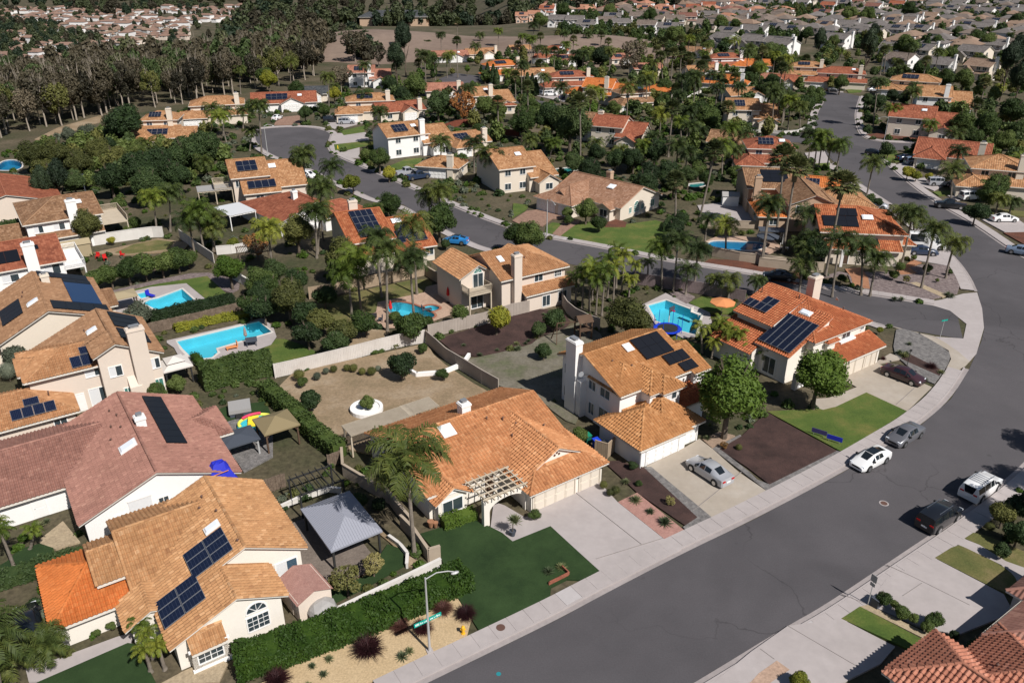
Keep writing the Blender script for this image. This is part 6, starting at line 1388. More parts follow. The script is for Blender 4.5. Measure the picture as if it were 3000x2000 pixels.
mb = MB(); mb.poly([(0.2, -3.9, 2.3), (1.4, -3.9, 2.3), (1.4, -3.0, 3.3), (0.2, -3.0, 3.3)]); mb.poly([(0.2, -3.9, 0), (1.4, -3.9, 0), (1.4, -3.9, 2.3), (0.2, -3.9, 2.3)]); mb.poly([(0.2, -3.0, 0), (0.2, -3.9, 0), (0.2, -3.9, 2.3), (0.2, -3.0, 3.3)]); mb.poly([(1.4, -3.9, 0), (1.4, -3.0, 0), (1.4, -3.0, 3.3), (1.4, -3.9, 2.3)]); mb.build('chimney_shoulder', h.wallm, h.t)
h.window(-0.7, -3.0, 3.7, 270, 1.2, 1.1, 'blind'); h.window(3.2, -3.0, 3.5, 270, 0.9, 1.1, 'blind'); h.window(-2.6, -1.8, 3.8, 270, 1.7, 1.05, 'blind'); h.window(-2.6, -1.8, 0.4, 270, 1.9, 1.9, 'blind'); h.window(0.0, -3.0, 1.2, 270, 0.6, 0.8, 'plain', 'glass_teal'); h.window(3.2, -3.0, 0.6, 270, 0.8, 1.5, 'plain', 'glass_teal')
h.door(-4.6, -1.8, 0.1, 270, 0.9, 2.0, 'trim'); h.window(-6.9, -5.9, 0.9, 270, 1.1, 1.1)
h.finish()
# brown-tiled house with pool heating panels
h = House('house', 'cream gabled house covered with black and blue pool-heating panels', 'house', (-55.66, 86.21), 34.5, 'stucco_cream', 'brown', True, short='the pool-heating roof')
W0 = h.wing('y', -5.0, 6.8, -2.3, 12.2, 4.0, 4.6, 0.6, 6.8); h.wing('x', 5.5, 8.2, 3.8, 9.6, 3.6, 3.6, 6.7, 4.6, 'ng')
h.wing('x', -14.0, -3.0, -1.0, 6.0, 3.2, 3.2, 2.5, 4.6, 'gn')
h.thermal(W0, 0.8, 8.6, 3.4, 6.5, 1, 1, 'bluetherm'); h.thermal(W0, 10.3, 12.4, 0.9, 6.4, 1, 3); h.thermal(W0, 8.75, 10.2, 3.4, 6.5, 1, 2); h.thermal(W0, -2.2, 0.7, 1.1, 6.9, 1, 4); h.thermal(W0, 1.0, 6.1, -4.1, -1.7, 4, 1)
h.skylight(W0, 2.3, -0.5, 1.0, 1.3)
h.chimney(1.6, 8.4, 0.9, 0.9, 6.0, 7.6, 'stucco_cream')
h.window(0.8, -2.3, 1.6, 270, 1.9, 0, 'arch'); h.window(0.8, -2.3, 0.2, 270, 1.9, 1.1); h.vent(W0, 6.0, -1.4, 0.35); h.vent(W0, 7.2, -1.2, 0.35)
h.finish()
# house with balcony, left edge
h = House('house', 'cream two-storey house with red-brown tiles, white balcony and tall chimney at left edge', 'house', (-71.87, 112.49), 34.5, 'stucco_white', 'red', False, short='the left-edge balcony house')
W0 = h.wing('x', -12.0, 3.3, -10.2, 2.2, 5.2, 5.2, -4.0, 7.2); h.thermal(W0, -8.5, -1.6, -9.0, -6.3, 4, 1); h.thermal(W0, 0.2, 1.0, -7.0, -6.0, 1, 1)
h.skylight(W0, -0.2, -5.6, 1.1, 1.3); h.chimney(-0.4, -10.5, 1.5, 1.0, 0, 8.4)
h.window(1.8, -10.2, 3.3, 270, 1.9, 1.5, 'blind'); h.window(-3.4, -10.2, 3.3, 270, 2.0, 1.0, 'blind'); h.balcony(3.4, 6.2, -7.5, 1.4, 2.9, 'frb', 'trim')
h.finish()
h = House('house', 'cream house with weathered brown tiles, white chimney and rear sun deck', 'house', (-85.27, 133.49), 34.5, 'stucco_white', 'brown', False, short='the weathered brown roof')
W0 = h.wing('x', 0.0, 11.0, -13.3, 1.0, 5.1, 5.1, -6.0, 7.0, 'hg'); h.chimney(7.0, -13.5, 1.5, 0.9, 0, 8.0); h.skylight(W0, 8.6, -9.0, 0.9, 1.1)
h.wing('x', -9.0, 1.0, -12.0, -4.0, 2.7, 2.7, -8.0, 3.9, 'hn'); h.wing('x', 1.0, 11.0, -14.4, -13.3, 2.6, 3.0, -13.3, 3.0, 'nn')
h.window(1.6, -13.3, 3.3, 270, 1.3, 1.1, 'blind'); h.window(4.6, -13.3, 3.3, 270, 1.6, 1.1, 'blind'); h.balcony(11.0, 15.0, -12.6, -4.0, 2.9, 'rb', 'pergola')
h.finish()
h = House('house', 'low house with a plain red tiled gable at the far left edge', 'house', (-97.5, 147.0), 34.5, 'stucco_beige', 'red', False, short='the far-left red gable')
h.wing('y', -7, 10, -10, 8, 2.8, 2.8, 1.5, 5.2); h.window(8.0, -10, 1.0, 270, 1.0, 1.0); h.window(10, -4, 1.0, 0, 1.3, 1.1); h.finish()

# balcony house behind the curved pool
h = House('house', 'beige two-storey house with front balcony above the curved pool', 'house', (7.7, 104.3), 32, 'stucco_beige', 'tan', True, short='the pool balcony house')
W0 = h.wing('x', -10.7, -0.4, 0.0, 9.8, 5.15, 5.15, 5.0, 7.2, 'gh')
h.wing('y', -15.0, -10.4, 3.4, 10.5, 5.2, 5.2, -12.4, 6.5); h.wing('x', -7.6, -0.3, -1.5, 0.0, 2.7, 3.3, 0.0, 3.3, 'gg', 0.3)
h.wing('y', -3.5, 1.8, 4.0, 14.0, 2.7, 2.7, -0.8, 4.0, 'ng')
h.chimney(-8.6, -0.4, 1.2, 0.9, 0, 8.3); h.skylight(W0, -9.0, 3.2, 0.8, 1.1); h.vent(W0, -5.5, 2.5, 0.3)
h.window(-4.8, 0.0, 3.6, 270, 1.3, 1.1); h.window(-1.6, 0.0, 3.7, 270, 1.1, 1.1, 'grid'); h.window(-4.5, -1.5, 0.4, 270, 1.2, 1.5); h.window(-1.8, -1.5, 0.6, 270, 1.4, 1.4)
h.window(-12.4, 3.4, 3.2, 270, 1.5, 1.9); h.window(-12.4, 3.4, 5.25, 270, 1.2, 0, 'arch', 'glass_teal'); h.window(-12.6, 3.4, 0.2, 270, 1.8, 1.9)
h.balcony(-14.9, -11.4, 1.4, 3.4, 3.1, 'flr', 'pergola')
h.finish()
# house with solar panels and skylight behind tall palms
h = House('house', 'orange-tiled house with a white-framed solar array behind the tall palms', 'house', (-11.6, 119.8), 25, 'stucco_cream', 'J', False, short='the white-framed solar roof')
W0 = h.wing('x', -13.6, -7.0, 1.0, 14.0, 4.6, 5.0, 9.2, 7.0); W1 = h.wing('x', -8.0, -0.6, 0.4, 13.5, 2.7, 2.7, 8.2, 5.4, 'ng'); h.wing('y', -6.4, -2.8, -2.0, 3.0, 2.6, 2.6, -4.6, 3.5, 'gn')
h.wing('x', -14.2, -8, -1.5, 3, 3.2, 4.5, 3.0, 4.5, 'ng')
h.solar(W0, -11.9, -8.2, 1.6, 8.7, 4, 4, 'solar', (5, 8)); h.solar(W1, -6.0, -1.2, 1.4, 4.4, 4, 2, 'solar', (5, 8)); h.solar(W1, -5.4, -3.2, 4.5, 5.8, 2, 1, 'solar', (5, 8)); h.skylight(W1, -4.6, 7.0, 1.6, 1.1)
h.chimney(-10.5, 11.0, 1.4, 0.9, 0, 8.2, 'stucco_beige'); h.window(-13.6, 4.5, 3.4, 180, 0.9, 0.9); h.window(-1.4, 0.4, 1.0, 270, 1.2, 1.1); h.window(-4.6, -2.0, 1.2, 270, 1.2, 1.1)
h.finish()
h = House('house', 'white house with broad rust-red hip roof and small white chimney', 'house', (-43.7, 146.6), 42, 'stucco_white', 'red', False, short='the broad rust-red roof')
W0 = h.wing('y', -7.2, 4.6, -14.0, 1.5, 2.7, 2.7, 0.0, 5.0, 'gh'); h.wing('x', 0.0, 8.2, -16.6, -10.5, 2.7, 2.7, -13.6, 4.3, 'nh'); h.chimney(-1.4, -8.8, 0.9, 0.9, 4.0, 6.0, 'trim'); h.window(2.0, -14.0, 1.0, 270, 1.4, 1.2); h.finish()
h = House('house', 'tan-roofed house with two dark solar arrays and rear balcony', 'house', (-52.5, 152.2), 23, 'stucco_beige', 'tan', False, short='the two-array tan roof')
W0 = h.wing('x', -1.5, 5.2, -0.4, 11.5, 5.2, 5.2, 6.0, 7.2); W1 = h.wing('x', 4.6, 12.0, -1.0, 11.5, 3.0, 3.0, 5.8, 6.4, 'ng'); W2 = h.wing('x', 0.2, 7.0, -4.0, 1.0, 2.9, 5.0, 1.0, 5.0, 'gn')
h.solar(W0, -0.2, 3.6, 1.2, 4.8, 3, 2, 'solar', (5, 8)); h.solar(W2, 1.0, 6.2, -3.2, -1.0, 4, 1, 'solar', (5, 8)); h.skylight(W1, 6.6, 4.2, 1.4, 1.1); h.balcony(-5.0, -1.6, 0.5, 6.0, 2.9, 'flb'); h.window(2.8, -4.0, 1.0, 270, 1.4, 1.2); h.window(-0.5, -0.4, 3.3, 270, 1.0, 1.2); h.finish()
# single-storey house with corner lawn
h = House('house', 'cream single-storey house with pinkish tan tiles behind the corner lawn', 'house', (24.1, 144.8), -44, 'stucco_cream', 'pinktan', False, short='the pinkish-tan corner house')
W0 = h.wing('x', -16.0, 0.0, -6.4, 5.8, 2.7, 2.7, 0.0, 5.2); h.wing('y', -16.0, -7.4, -11.4, 0.0, 2.7, 2.7, -11.6, 4.7, 'hn'); h.wing('y', -13.6, -9.6, -9.4, -3.0, 2.75, 2.75, -11.6, 4.2, 'gn') ; h.wing('y', -4.0, -1.2, -8.0, -4.0, 2.5, 2.5, -2.6, 3.2, 'gn')
h.skylight(W0, -5.5, -2.0, 1.5, 1.2); h.chimney(-8.5, 1.2, 1.0, 1.0, 4.0, 6.4, 'stucco_tan')
h.garage(-13.6, -11.4, 270, 4.3, 2.1, 4, 4); h.garage(-9.2, -11.4, 270, 2.3, 2.1, 2, 4); h.window(-2.6, -8.0, 0.7, 270, 1.6, 1.3)
h.window(0, -1.5, 2.0, 0, 1.5, 0, 'arch', 'glass_teal'); h.window(0, -1.5, 0.8, 0, 1.5, 1.1, 'grid', 'glass_teal'); h.window(0, -3.4, 0.9, 0, 0.7, 1.0, 'plain', 'glass_teal'); h.window(0, 0.4, 0.9, 0, 0.7, 1.0, 'plain', 'glass_teal'); h.window(0, 3.6, 0.8, 0, 1.2, 1.3, 'slide', 'glass_teal'); h.finish()
# corner house with the van
h = House('house', 'cream corner house with orange tiles, black solar panels and white van beside it', 'house', (48.97, 118.0), -8, 'stucco_cream', 'J', False, short='the van corner house')
h.roofm = 'tan'
W0 = h.wing('x', -0.4, 12.0, 2.6, 14.0, 4.7, 5.0, 9.0, 7.0, 'gh', mat='J'); W1 = h.wing('x', 5.0, 11.0, 0.3, 8.5, 2.7, 5.6, 8.5, 5.6, 'gg', mat='J'); h.wing('x', 0.3, 6.0, 0.4, 3.0, 2.7, 3.4, 3.0, 3.4, 'gn', mat='J'); h.wing('x', 9.0, 14.0, 4.0, 10.0, 2.7, 2.7, 7.0, 3.9, 'nh', mat='J')
h.thermal(W0, 0.0, 5.4, 3.6, 6.2, 3, 2); h.thermal(W0, 2.6, 5.6, 6.3, 8.2, 2, 1); h.thermal(W1, 5.6, 8.2, 1.4, 4.0, 2, 2); h.skylight(W0, 7.0, 6.0, 1.7, 1.1)
h.window(2.0, 2.6, 3.4, 270, 1.2, 0.9); h.window(8.0, 0.3, 0.9, 270, 1.3, 1.2); h.door(3.2, 0.4, 0.1, 270); h.box('porch_pillar', 2.2, 2.6, -1.0, -0.6, 0, 2.6, 'stucco_white'); h.finish()
h = House('house', 'brown stucco house with brown tiles and black panels behind the pool yard', 'house', (52.37, 135.6), -5, 'stucco_tan', 'brown', False, short='the brown stucco house')
W0 = h.wing('y', -4.0, 3.6, -1.6, 11.0, 5.1, 5.1, 0.0, 6.7); W1 = h.wing('x', -9.2, 1.0, 9.0, 21.5, 5.0, 5.0, 15.5, 7.0, 'gg'); h.wing('y', -8.8, -4.0, -1.2, 10.5, 2.7, 2.7, -6.4, 3.6, 'hn', mat='orange'); h.wing('y', 1.0, 5.0, -2.4, 6.0, 4.4, 4.4, 3.0, 5.4, 'gn')
h.thermal(W1, -6.4, -1.6, 10.6, 14.8, 3, 3); h.chimney(-8.0, 7.5, 1.2, 0.9, 0, 7.4, 'stucco_tan'); h.window(-2.4, -1.6, 3.5, 270, 1.1, 1.1); h.window(-6.4, -1.2, 1.0, 270, 1.2, 1.0); h.window(-8.8, 2.5, 0.9, 180, 1.3, 1.2); h.window(0.6, -1.6, 1.0, 270, 1.4, 1.2)
h.wing('x', 4.0, 13.0, 6.0, 15.0, 2.7, 2.7, 10.5, 4.6, 'nh', mat='tan'); h.finish()
# bottom-right corner houses
h = House('house', 'red barrel-tiled hip roof at the bottom right corner', 'house', (23.84, 36.81), 34.5, 'stucco_ivory', 'red', True, short='the bottom-right red roof')
h.roofm = 'T'
W0 = h.wing('y', 0.45, 5.8, -9.0, -0.45, 2.6, 2.6, 3.1, 4.1, 'nh'); W1 = h.wing('x', 2.0, 10.0, -9.6, -2.6, 2.6, 2.6, -6.0, 4.6, 'hh'); h.wing('x', -4.0, 4.0, -11.0, -5.2, 2.62, 2.62, -8.1, 4.0, 'hn')
h.garage(3.1, -0.45, 90, 4.4, 2.1, 4, 4); h.vent(W1, 5.0, -4.4, 0.3); h.finish()
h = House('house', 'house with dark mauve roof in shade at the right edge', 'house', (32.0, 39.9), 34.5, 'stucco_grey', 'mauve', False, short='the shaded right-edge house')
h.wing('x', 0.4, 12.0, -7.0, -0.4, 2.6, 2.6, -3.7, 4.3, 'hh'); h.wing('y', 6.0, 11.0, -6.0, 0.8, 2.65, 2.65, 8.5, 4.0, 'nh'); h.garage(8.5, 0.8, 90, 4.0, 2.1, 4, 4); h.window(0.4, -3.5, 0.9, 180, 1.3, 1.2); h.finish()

# ------------------------------------------------------------------ mid-distance houses
ROOFWORD = {'tan': 'tan-tiled', 'red': 'red-tiled', 'salmon': 'salmon-tiled', 'orange': 'bright orange-tiled', 'brown': 'brown-tiled', 'dgrey': 'dark grey-roofed'}
AUTO = []      # (object, kind phrase, place) to be named by neighbours at the end
for (pos, ang, w, d, st, roof, wall, tpl, flags) in MID:
    h = House('house', None, 'house', pos, ang, 'stucco_' + wall, roof, False, group='houses in the middle distance')
    e = 2.7 if st == 1 else 5.2; x0, x1, y0, y1 = -w / 2, w / 2, -d / 2, d / 2; rise = d * 0.21
    if tpl == 1:
        W0 = h.wing('x', x0, x1, y0, y1, e, e, 0, e + rise); W1 = h.wing('y', x0 + 0.3, x0 + w * 0.42, y0 - 3.0, 0, 2.6, 2.6, x0 + w * 0.22, 2.6 + w * 0.1, 'hn'); h.garage(x0 + w * 0.22, y0 - 3.0, 270, min(4.4, w * 0.32), 2.1, 4, 3)
    elif tpl == 2:
        W0 = h.wing('x', x0 + w * 0.15, x1, y0 + 1.5, y1, e, e, (y0 + 1.5 + y1) / 2, e + rise * 0.8, 'hh'); h.wing('x', x0, x1 + 0.6, y0 - 1.2, y0 + 1.5, 2.6, 3.6, y0 + 1.5, 3.6, 'gg', 0.3); h.wing('y', x0 - 1.0, x0 + w * 0.4, y0 - 3.6, 0, 2.6, 2.6, x0 + w * 0.2 - 0.5, 4.0, 'hn'); h.garage(x0 + w * 0.2 - 0.5, y0 - 3.6, 270, min(4.4, w * 0.34), 2.1, 4, 3)
        for k in (0.35, 0.75): h.window(x0 + w * k, y0 + 1.5, 3.5, 270, 1.3, 1.1, 'slide', random.choice(('glass', 'glass_blue')))
    elif tpl == 3:
        W0 = h.wing('x', x0, x0 + w * 0.62, y0, y1, e, e, 0, e + rise); h.wing('x', x0 + w * 0.5, x1, y0 - 1.2, y1, max(2.7, e - 2.0), max(2.7, e - 2.0), 0.6, max(2.7, e - 2.0) + rise + 0.6, 'ng'); h.wing('y', x1 - w * 0.4, x1 - 0.5, y0 - 3.4, 0, 2.6, 2.6, x1 - w * 0.2 - 0.25, 3.9, 'gn'); h.window(x1 - w * 0.2 - 0.25, y0 - 3.4, 0.8, 270, 1.5, 1.2)
        for k in (0.15, 0.42): h.window(x0 + w * k, y0, 3.5, 270, 1.2, 1.1); h.window(x0 + w * k, y0, 0.7, 270, 1.3, 1.2)
    elif tpl == 4:
        W0 = h.wing('x', x0, x1, y0, y1, e, e, 0, e + rise); h.wing('y', x0 + w * 0.45, x0 + w * 0.8, y0 - 1.8, 0, e, e, x0 + w * 0.62, e + rise * 0.7, 'gn')
        h.garage(x0 + w * 0.62, y0 - 1.8, 270, min(4.2, w * 0.26), 2.1, 4, 3); h.window(x0 + w * 0.2, y0, 0.8, 270, 1.4, 1.2); h.window(x1, 0, 0.9, 0, 1.3, 1.2); h.window(x0, 0, 0.9, 180, 1.1, 1.1)
        if st == 2: h.window(x0 + w * 0.2, y0, 3.5, 270, 1.3, 1.1)
    else:
        W0 = h.wing('x', x0, x1, y0, y1, e, e, 0, e + rise, 'hh'); h.garage(0, y0, 270, min(4.4, w * 0.4), 2.1, 4, 3); h.window(x1 - 1.6, y0, 0.9, 270, 1.0, 1.1)
    b0_, r_ = W0['b0'], W0['r']; am = (W0['a0'] + W0['a1']) / 2; la = W0['a1'] - W0['a0']
    if 's' in flags: h.solar(W0, am - la * 0.28, am + la * 0.06, r_ + (b0_ - r_) * 0.78, r_ + (b0_ - r_) * 0.22, 4, 2, 'solar', (5, 8))
    if 'k' in flags: h.skylight(W0, am + la * 0.25, r_ + (b0_ - r_) * 0.4, 1.3, 1.0)
    if 'c' in flags: h.chimney(W0['a1'] - 1.6, b0_ + 0.1, 1.3, 0.9, 0, W0['h'] + 1.2)
    h.vent(W0, am, r_ + (b0_ - r_) * 0.4, 0.3)
    h.window(W0['a1'], (W0['b0'] + W0['b1']) / 2, e - 1.6, 0, 1.2, 1.0)
    t = h.finish()
    feats = [f for f, k in (('solar panels', 's'), ('a chimney', 'c'), ('a skylight', 'k')) if k in flags]
    AUTO.append((t, ('two-storey ' if st == 2 else 'low ') + wall + ' house, ' + ROOFWORD[roof] + (' with ' + feats[0] if feats else ''), pos))

# ------------------------------------------------------------------ plants
rng = np.random.default_rng(11)
def leaf_quads(P, N, size, aspect=1.6):
    """small diamond leaves at P facing N"""
    n = len(P); t = rng.normal(size=(n, 3)); t -= (t * N).sum(1)[:, None] * N; t /= np.linalg.norm(t, axis=1)[:, None] + 1e-9
    b = np.cross(N, t); s = (size * rng.uniform(0.65, 1.35, n))[:, None]
    V = np.stack([P - t * s * aspect * 0.5, P + b * s * 0.5 + N * s * 0.12, P + t * s * aspect * 0.5, P - b * s * 0.5 + N * s * 0.12], 1).reshape(-1, 3)
    F = np.arange(n * 4).reshape(n, 4)
    return V, F
def unit(v): return v / (np.linalg.norm(v, axis=1)[:, None] + 1e-9)
def np_mesh(name, parts, mats):
    """parts: list of (V, F(list of faces), material index)"""
    verts, faces, mi = [], [], []; k = 0
    for V, F, m in parts:
        verts.append(np.asarray(V, dtype=float)); 
        for f in F: faces.append(tuple(int(i) + k for i in f))
        mi += [m] * len(F); k += len(V)
    me = bpy.data.meshes.new(name); me.from_pydata(np.concatenate(verts).tolist(), [], faces)
    for m in mats: me.materials.append(MATS[m])
    me.polygons.foreach_set('material_index', mi)
    return me
def lobe_crown(nl, per, size, spread=0.58, flat=0.85, core=0.80, lr=(0.34, 0.52), up=0.15):
    parts = []; cs = []
    for i in range(nl):
        d = rng.normal(size=3); d /= np.linalg.norm(d); c = d * spread * rng.uniform(0.45, 1.0) * np.array([1, 1, flat]); cs.append((c, rng.uniform(*lr)))
    cs.append((np.zeros(3), 0.55))
    for c, r in cs:
        d = unit(rng.normal(size=(per, 3))); P = c + d * (r * rng.uniform(0.74, 1.08, per))[:, None]
        ok = np.ones(per, bool)
        for c2, r2 in cs:
            if c2 is not c: ok &= np.linalg.norm(P - c2, axis=1) > r2 * 0.80
        P, d = P[ok], d[ok]; N = unit(d * 0.8 + rng.normal(size=P.shape) * 0.55 + np.array([0, 0, up]))
        parts.append((*leaf_quads(P, N, size), 0))
        if core:
            b = MB(); b.ico(c, r * core, 1); parts.append((np.array(b.v), b.f, 0))
    return np_mesh('crown', parts, ['leaf_leaf'])
CROWNS = [lobe_crown(13, 520, 0.085), lobe_crown(10, 620, 0.08, 0.62, 0.7), lobe_crown(16, 420, 0.085, 0.6, 0.95), lobe_crown(12, 560, 0.075, 0.5, 0.9)]
BIG = [lobe_crown(22, 520, 0.052, 0.66, 0.9, 0.8, (0.22, 0.42)), lobe_crown(20, 560, 0.05, 0.62, 0.85, 0.8, (0.24, 0.44))]
LOOSE = [lobe_crown(18, 150, 0.085, 0.72, 0.95, 0, (0.22, 0.36)), lobe_crown(15, 170, 0.09, 0.7, 0.9, 0, (0.22, 0.4))]
FARCROWN = [lobe_crown(9, 75, 0.20, 0.6, 0.85, 0.8), lobe_crown(7, 85, 0.21, 0.55, 1.0, 0.8), lobe_crown(8, 60, 0.22, 0.62, 0.7, 0.75)]
MINI = [lobe_crown(2, 46, 0.34, 0.3, 0.7, 0.8, (0.5, 0.7)), lobe_crown(3, 34, 0.32, 0.4, 0.7, 0.8, (0.4, 0.6))]
CLIP = [lobe_crown(1, 2600, 0.055, 0.05, 1.0, 0.93, (0.86, 0.9))]
def cone_crown(n, size, rad=0.28, core=True):
    h = rng.uniform(0, 1, n) ** 0.8; a = rng.uniform(0, 2 * np.pi, n); r = rad * np.minimum(1, (1 - h) * 1.6 + 0.08) * rng.uniform(0.8, 1.1, n)
    P = np.stack([r * np.cos(a), r * np.sin(a), h], 1); N = unit(np.stack([np.cos(a), np.sin(a), np.full(n, 0.5)], 1) + rng.normal(size=(n, 3)) * 0.3)
    parts = [(*leaf_quads(P, N, size, 2.2), 0)]
    b = MB(); b.lathe([(rad * 0.85, 0.0), (rad * 0.85, 0.4), (rad * 0.5, 0.7), (0.02, 0.97)], 8); parts.append((np.array(b.v), b.f, 0))
    return np_mesh('crown', parts, ['leaf_dark'])
CONE = cone_crown(2200, 0.035, 0.13)
def trunk_mesh(limbs=4, seed=0, mat='bark', r0=0.05, spread=0.35, wander=0.03, top=1.0):
    rd = random.Random(seed); mb = MB()
    pts = [(rd.uniform(-wander, wander) * t, rd.uniform(-wander, wander) * t, t * top) for t in (0, 0.25, 0.5, 0.75, 1)]
    mb.tube(pts, [r0 * 1.25, r0, r0 * 0.85, r0 * 0.6, r0 * 0.25], 7)
    for k in range(limbs):
        t = rd.uniform(0.35, 0.75); a = rd.uniform(0, 6.28); b = Vector((0, 0, t * top)); L = rd.uniform(0.6, 1.0) * spread
        e = b + Vector((math.cos(a) * L, math.sin(a) * L, rd.uniform(0.25, 0.5) * top)); m_ = b.lerp(e, 0.5) + Vector((math.cos(a) * L * 0.12, math.sin(a) * L * 0.12, -0.02))
        mb.tube([tuple(b), tuple(m_), tuple(e)], [r0 * 0.55, r0 * 0.4, r0 * 0.12], 5)
        for q in range(2):
            a2 = a + rd.uniform(-0.9, 0.9); e2 = m_ + Vector((math.cos(a2) * L * 0.5, math.sin(a2) * L * 0.5, rd.uniform(0.1, 0.3) * top)); mb.tube([tuple(m_), tuple(e2)], [r0 * 0.3, r0 * 0.08], 4)
    return mb.mesh('trunk', [mat])
TRUNKS = [trunk_mesh(4, i) for i in range(3)]
PALE = [trunk_mesh(6, 20 + i, 'pale_bark', 0.020, 0.22, 0.05) for i in range(4)]
# palms
def frond(L, droop, nleaf, leafL, width, az, el, roll=0.0, plume=0.5):
    """feather frond as rachis and drooping leaflets"""
    d0 = np.array([math.cos(az) * math.cos(el), math.sin(az) * math.cos(el), math.sin(el)]); side = np.array([-math.sin(az), math.cos(az), 0])
    pts = []; p = np.zeros(3); ang = el; n = 9
    for i in range(n + 1):
        pts.append(p.copy()); ang -= droop / n * (0.4 + 1.3 * i / n); p = p + np.array([math.cos(az) * math.cos(ang), math.sin(az) * math.cos(ang), math.sin(ang)]) * L / n
    pts = np.array(pts); V, F = [], []
    for i in range(n):
        k = len(V); w0 = 0.045 * (1 - i / n) + 0.008; w1 = 0.045 * (1 - (i + 1) / n) + 0.008
        V += [pts[i] - side * w0, pts[i] + side * w0, pts[i + 1] + side * w1, pts[i + 1] - side * w1]; F.append((k, k + 1, k + 2, k + 3))
    for j in range(nleaf):
        t = 0.12 + 0.88 * (j + rng.uniform(-0.3, 0.3)) / nleaf; i = min(n - 1, int(t * n)); fr = t * n - i; b = pts[i] * (1 - fr) + pts[i + 1] * fr; tan = pts[i + 1] - pts[i]; tan /= np.linalg.norm(tan)
        l = leafL * (0.45 + 0.9 * math.sin(math.pi * min(1, t * 0.92 + 0.06)))
        for sg in (-1, 1):
            dz = rng.uniform(-plume, plume * 0.7)
            dr = side * sg * 0.75 + tan * 0.55 + np.array([0, 0, dz]); dr /= np.linalg.norm(dr); tip = b + dr * l * 0.62; tip2 = b + dr * l + np.array([0, 0, -l * 0.38]); w = tan * width
            k = len(V); V += [b - w, b + w, tip + w * 0.9, tip - w * 0.9, tip2]; F += [(k, k + 1, k + 2, k + 3), (k + 3, k + 2, k + 4)]
    return np.array(V), F
def feather_crown(nf, L, leafL, seed, young=0.0, dead=2):
    parts = []; rd = random.Random(seed)
    for i in range(nf):
        t = i / nf; el = R(78 - 92 * t ** 0.9) + rd.uniform(-0.12, 0.12); az = i * 2.39996 + rd.uniform(-0.25, 0.25)
        V, F = frond(L * rd.uniform(0.85, 1.1), R(95 + 25 * rd.random() - 20 * t), 30, leafL, 0.042, az, el)
        parts.append((V, F, 0))
    for i in range(dead):
        V, F = frond(L * 0.7, R(60), 14, leafL * 0.7, 0.03, rd.uniform(0, 6.28), R(-48)); parts.append((V, F, 1))
    b = MB(); b.tube([(0, 0, -0.9), (0, 0, -0.2), (0, 0, 0.25)], [0.17, 0.15, 0.06], 8); parts.append((np.array(b.v), b.f, 0))
    return np_mesh('crown', parts, ['leaf_palm', 'dead_frond'])
QUEEN = [feather_crown(28, 3.1, 0.66, 1), feather_crown(26, 3.3, 0.7, 2, dead=3), feather_crown(30, 2.9, 0.64, 3, dead=1)]
KING = [feather_crown(15, 2.6, 0.55, 5, dead=0), feather_crown(16, 2.8, 0.5, 6, dead=0)]
def fan_crown(seed):
    rd = random.Random(seed); parts = []
    for i in range(54):
        t = i / 54; el = R(86 - 112 * t); az = i * 2.39996; d = np.array([math.cos(az) * math.cos(el), math.sin(az) * math.cos(el), math.sin(el)]); side = np.array([-math.sin(az), math.cos(az), 0]); nn = np.cross(d, side)
        base = d * rd.uniform(0.6, 0.85); V, F = [], []
        k = 0; V += [d * 0.1 - side * 0.02, d * 0.1 + side * 0.02, base + side * 0.02, base - side * 0.02]; F.append((0, 1, 2, 3))
        for j in range(13):
            a = (j - 6) / 6 * 1.25; dr = d * math.cos(a) + side * math.sin(a) + nn * rd.uniform(-0.12, 0.12); l = rd.uniform(0.75, 0.95) * (1 - 0.22 * abs(a)); pr = np.cross(dr, nn); k = len(V)
            V += [base, base + dr * l * 0.6 + pr * 0.075, base + dr * l + np.array([0, 0, -0.14]), base + dr * l * 0.6 - pr * 0.075]; F.append((k, k + 1, k + 2, k + 3))
        parts.append((np.array(V), F, 1 if t > 0.95 else 0))
    b = MB(); b.tube([(0, 0, -1.2), (0, 0, -0.2), (0, 0, 0.1)], [0.22, 0.26, 0.1], 8); parts.append((np.array(b.v), b.f, 1))
    return np_mesh('crown', parts, ['leaf_fan', 'dead_frond'])
FAN = [fan_crown(1), fan_crown(2)]
def palm_trunk(seed):
    rd = random.Random(seed); mb = MB(); n = 12
    pts = [(0.12 * math.sin(i / n * 2.2 + seed) * i / n, 0.1 * math.sin(i / n * 1.7 + 2 * seed) * i / n, i / n) for i in range(n + 1)]
    mb.tube(pts, [0.26] + [0.17 + (0.012 if i % 2 else 0) - 0.05 * i / n for i in range(1, n + 1)], 8)
    return mb.mesh('trunk', ['palm_bark']), pts[-1]
PTR = [palm_trunk(i) for i in range(3)]
def set_mat(o, m, slot=0):
    o.material_slots[slot].link = 'OBJECT'; o.material_slots[slot].material = MATS[m]
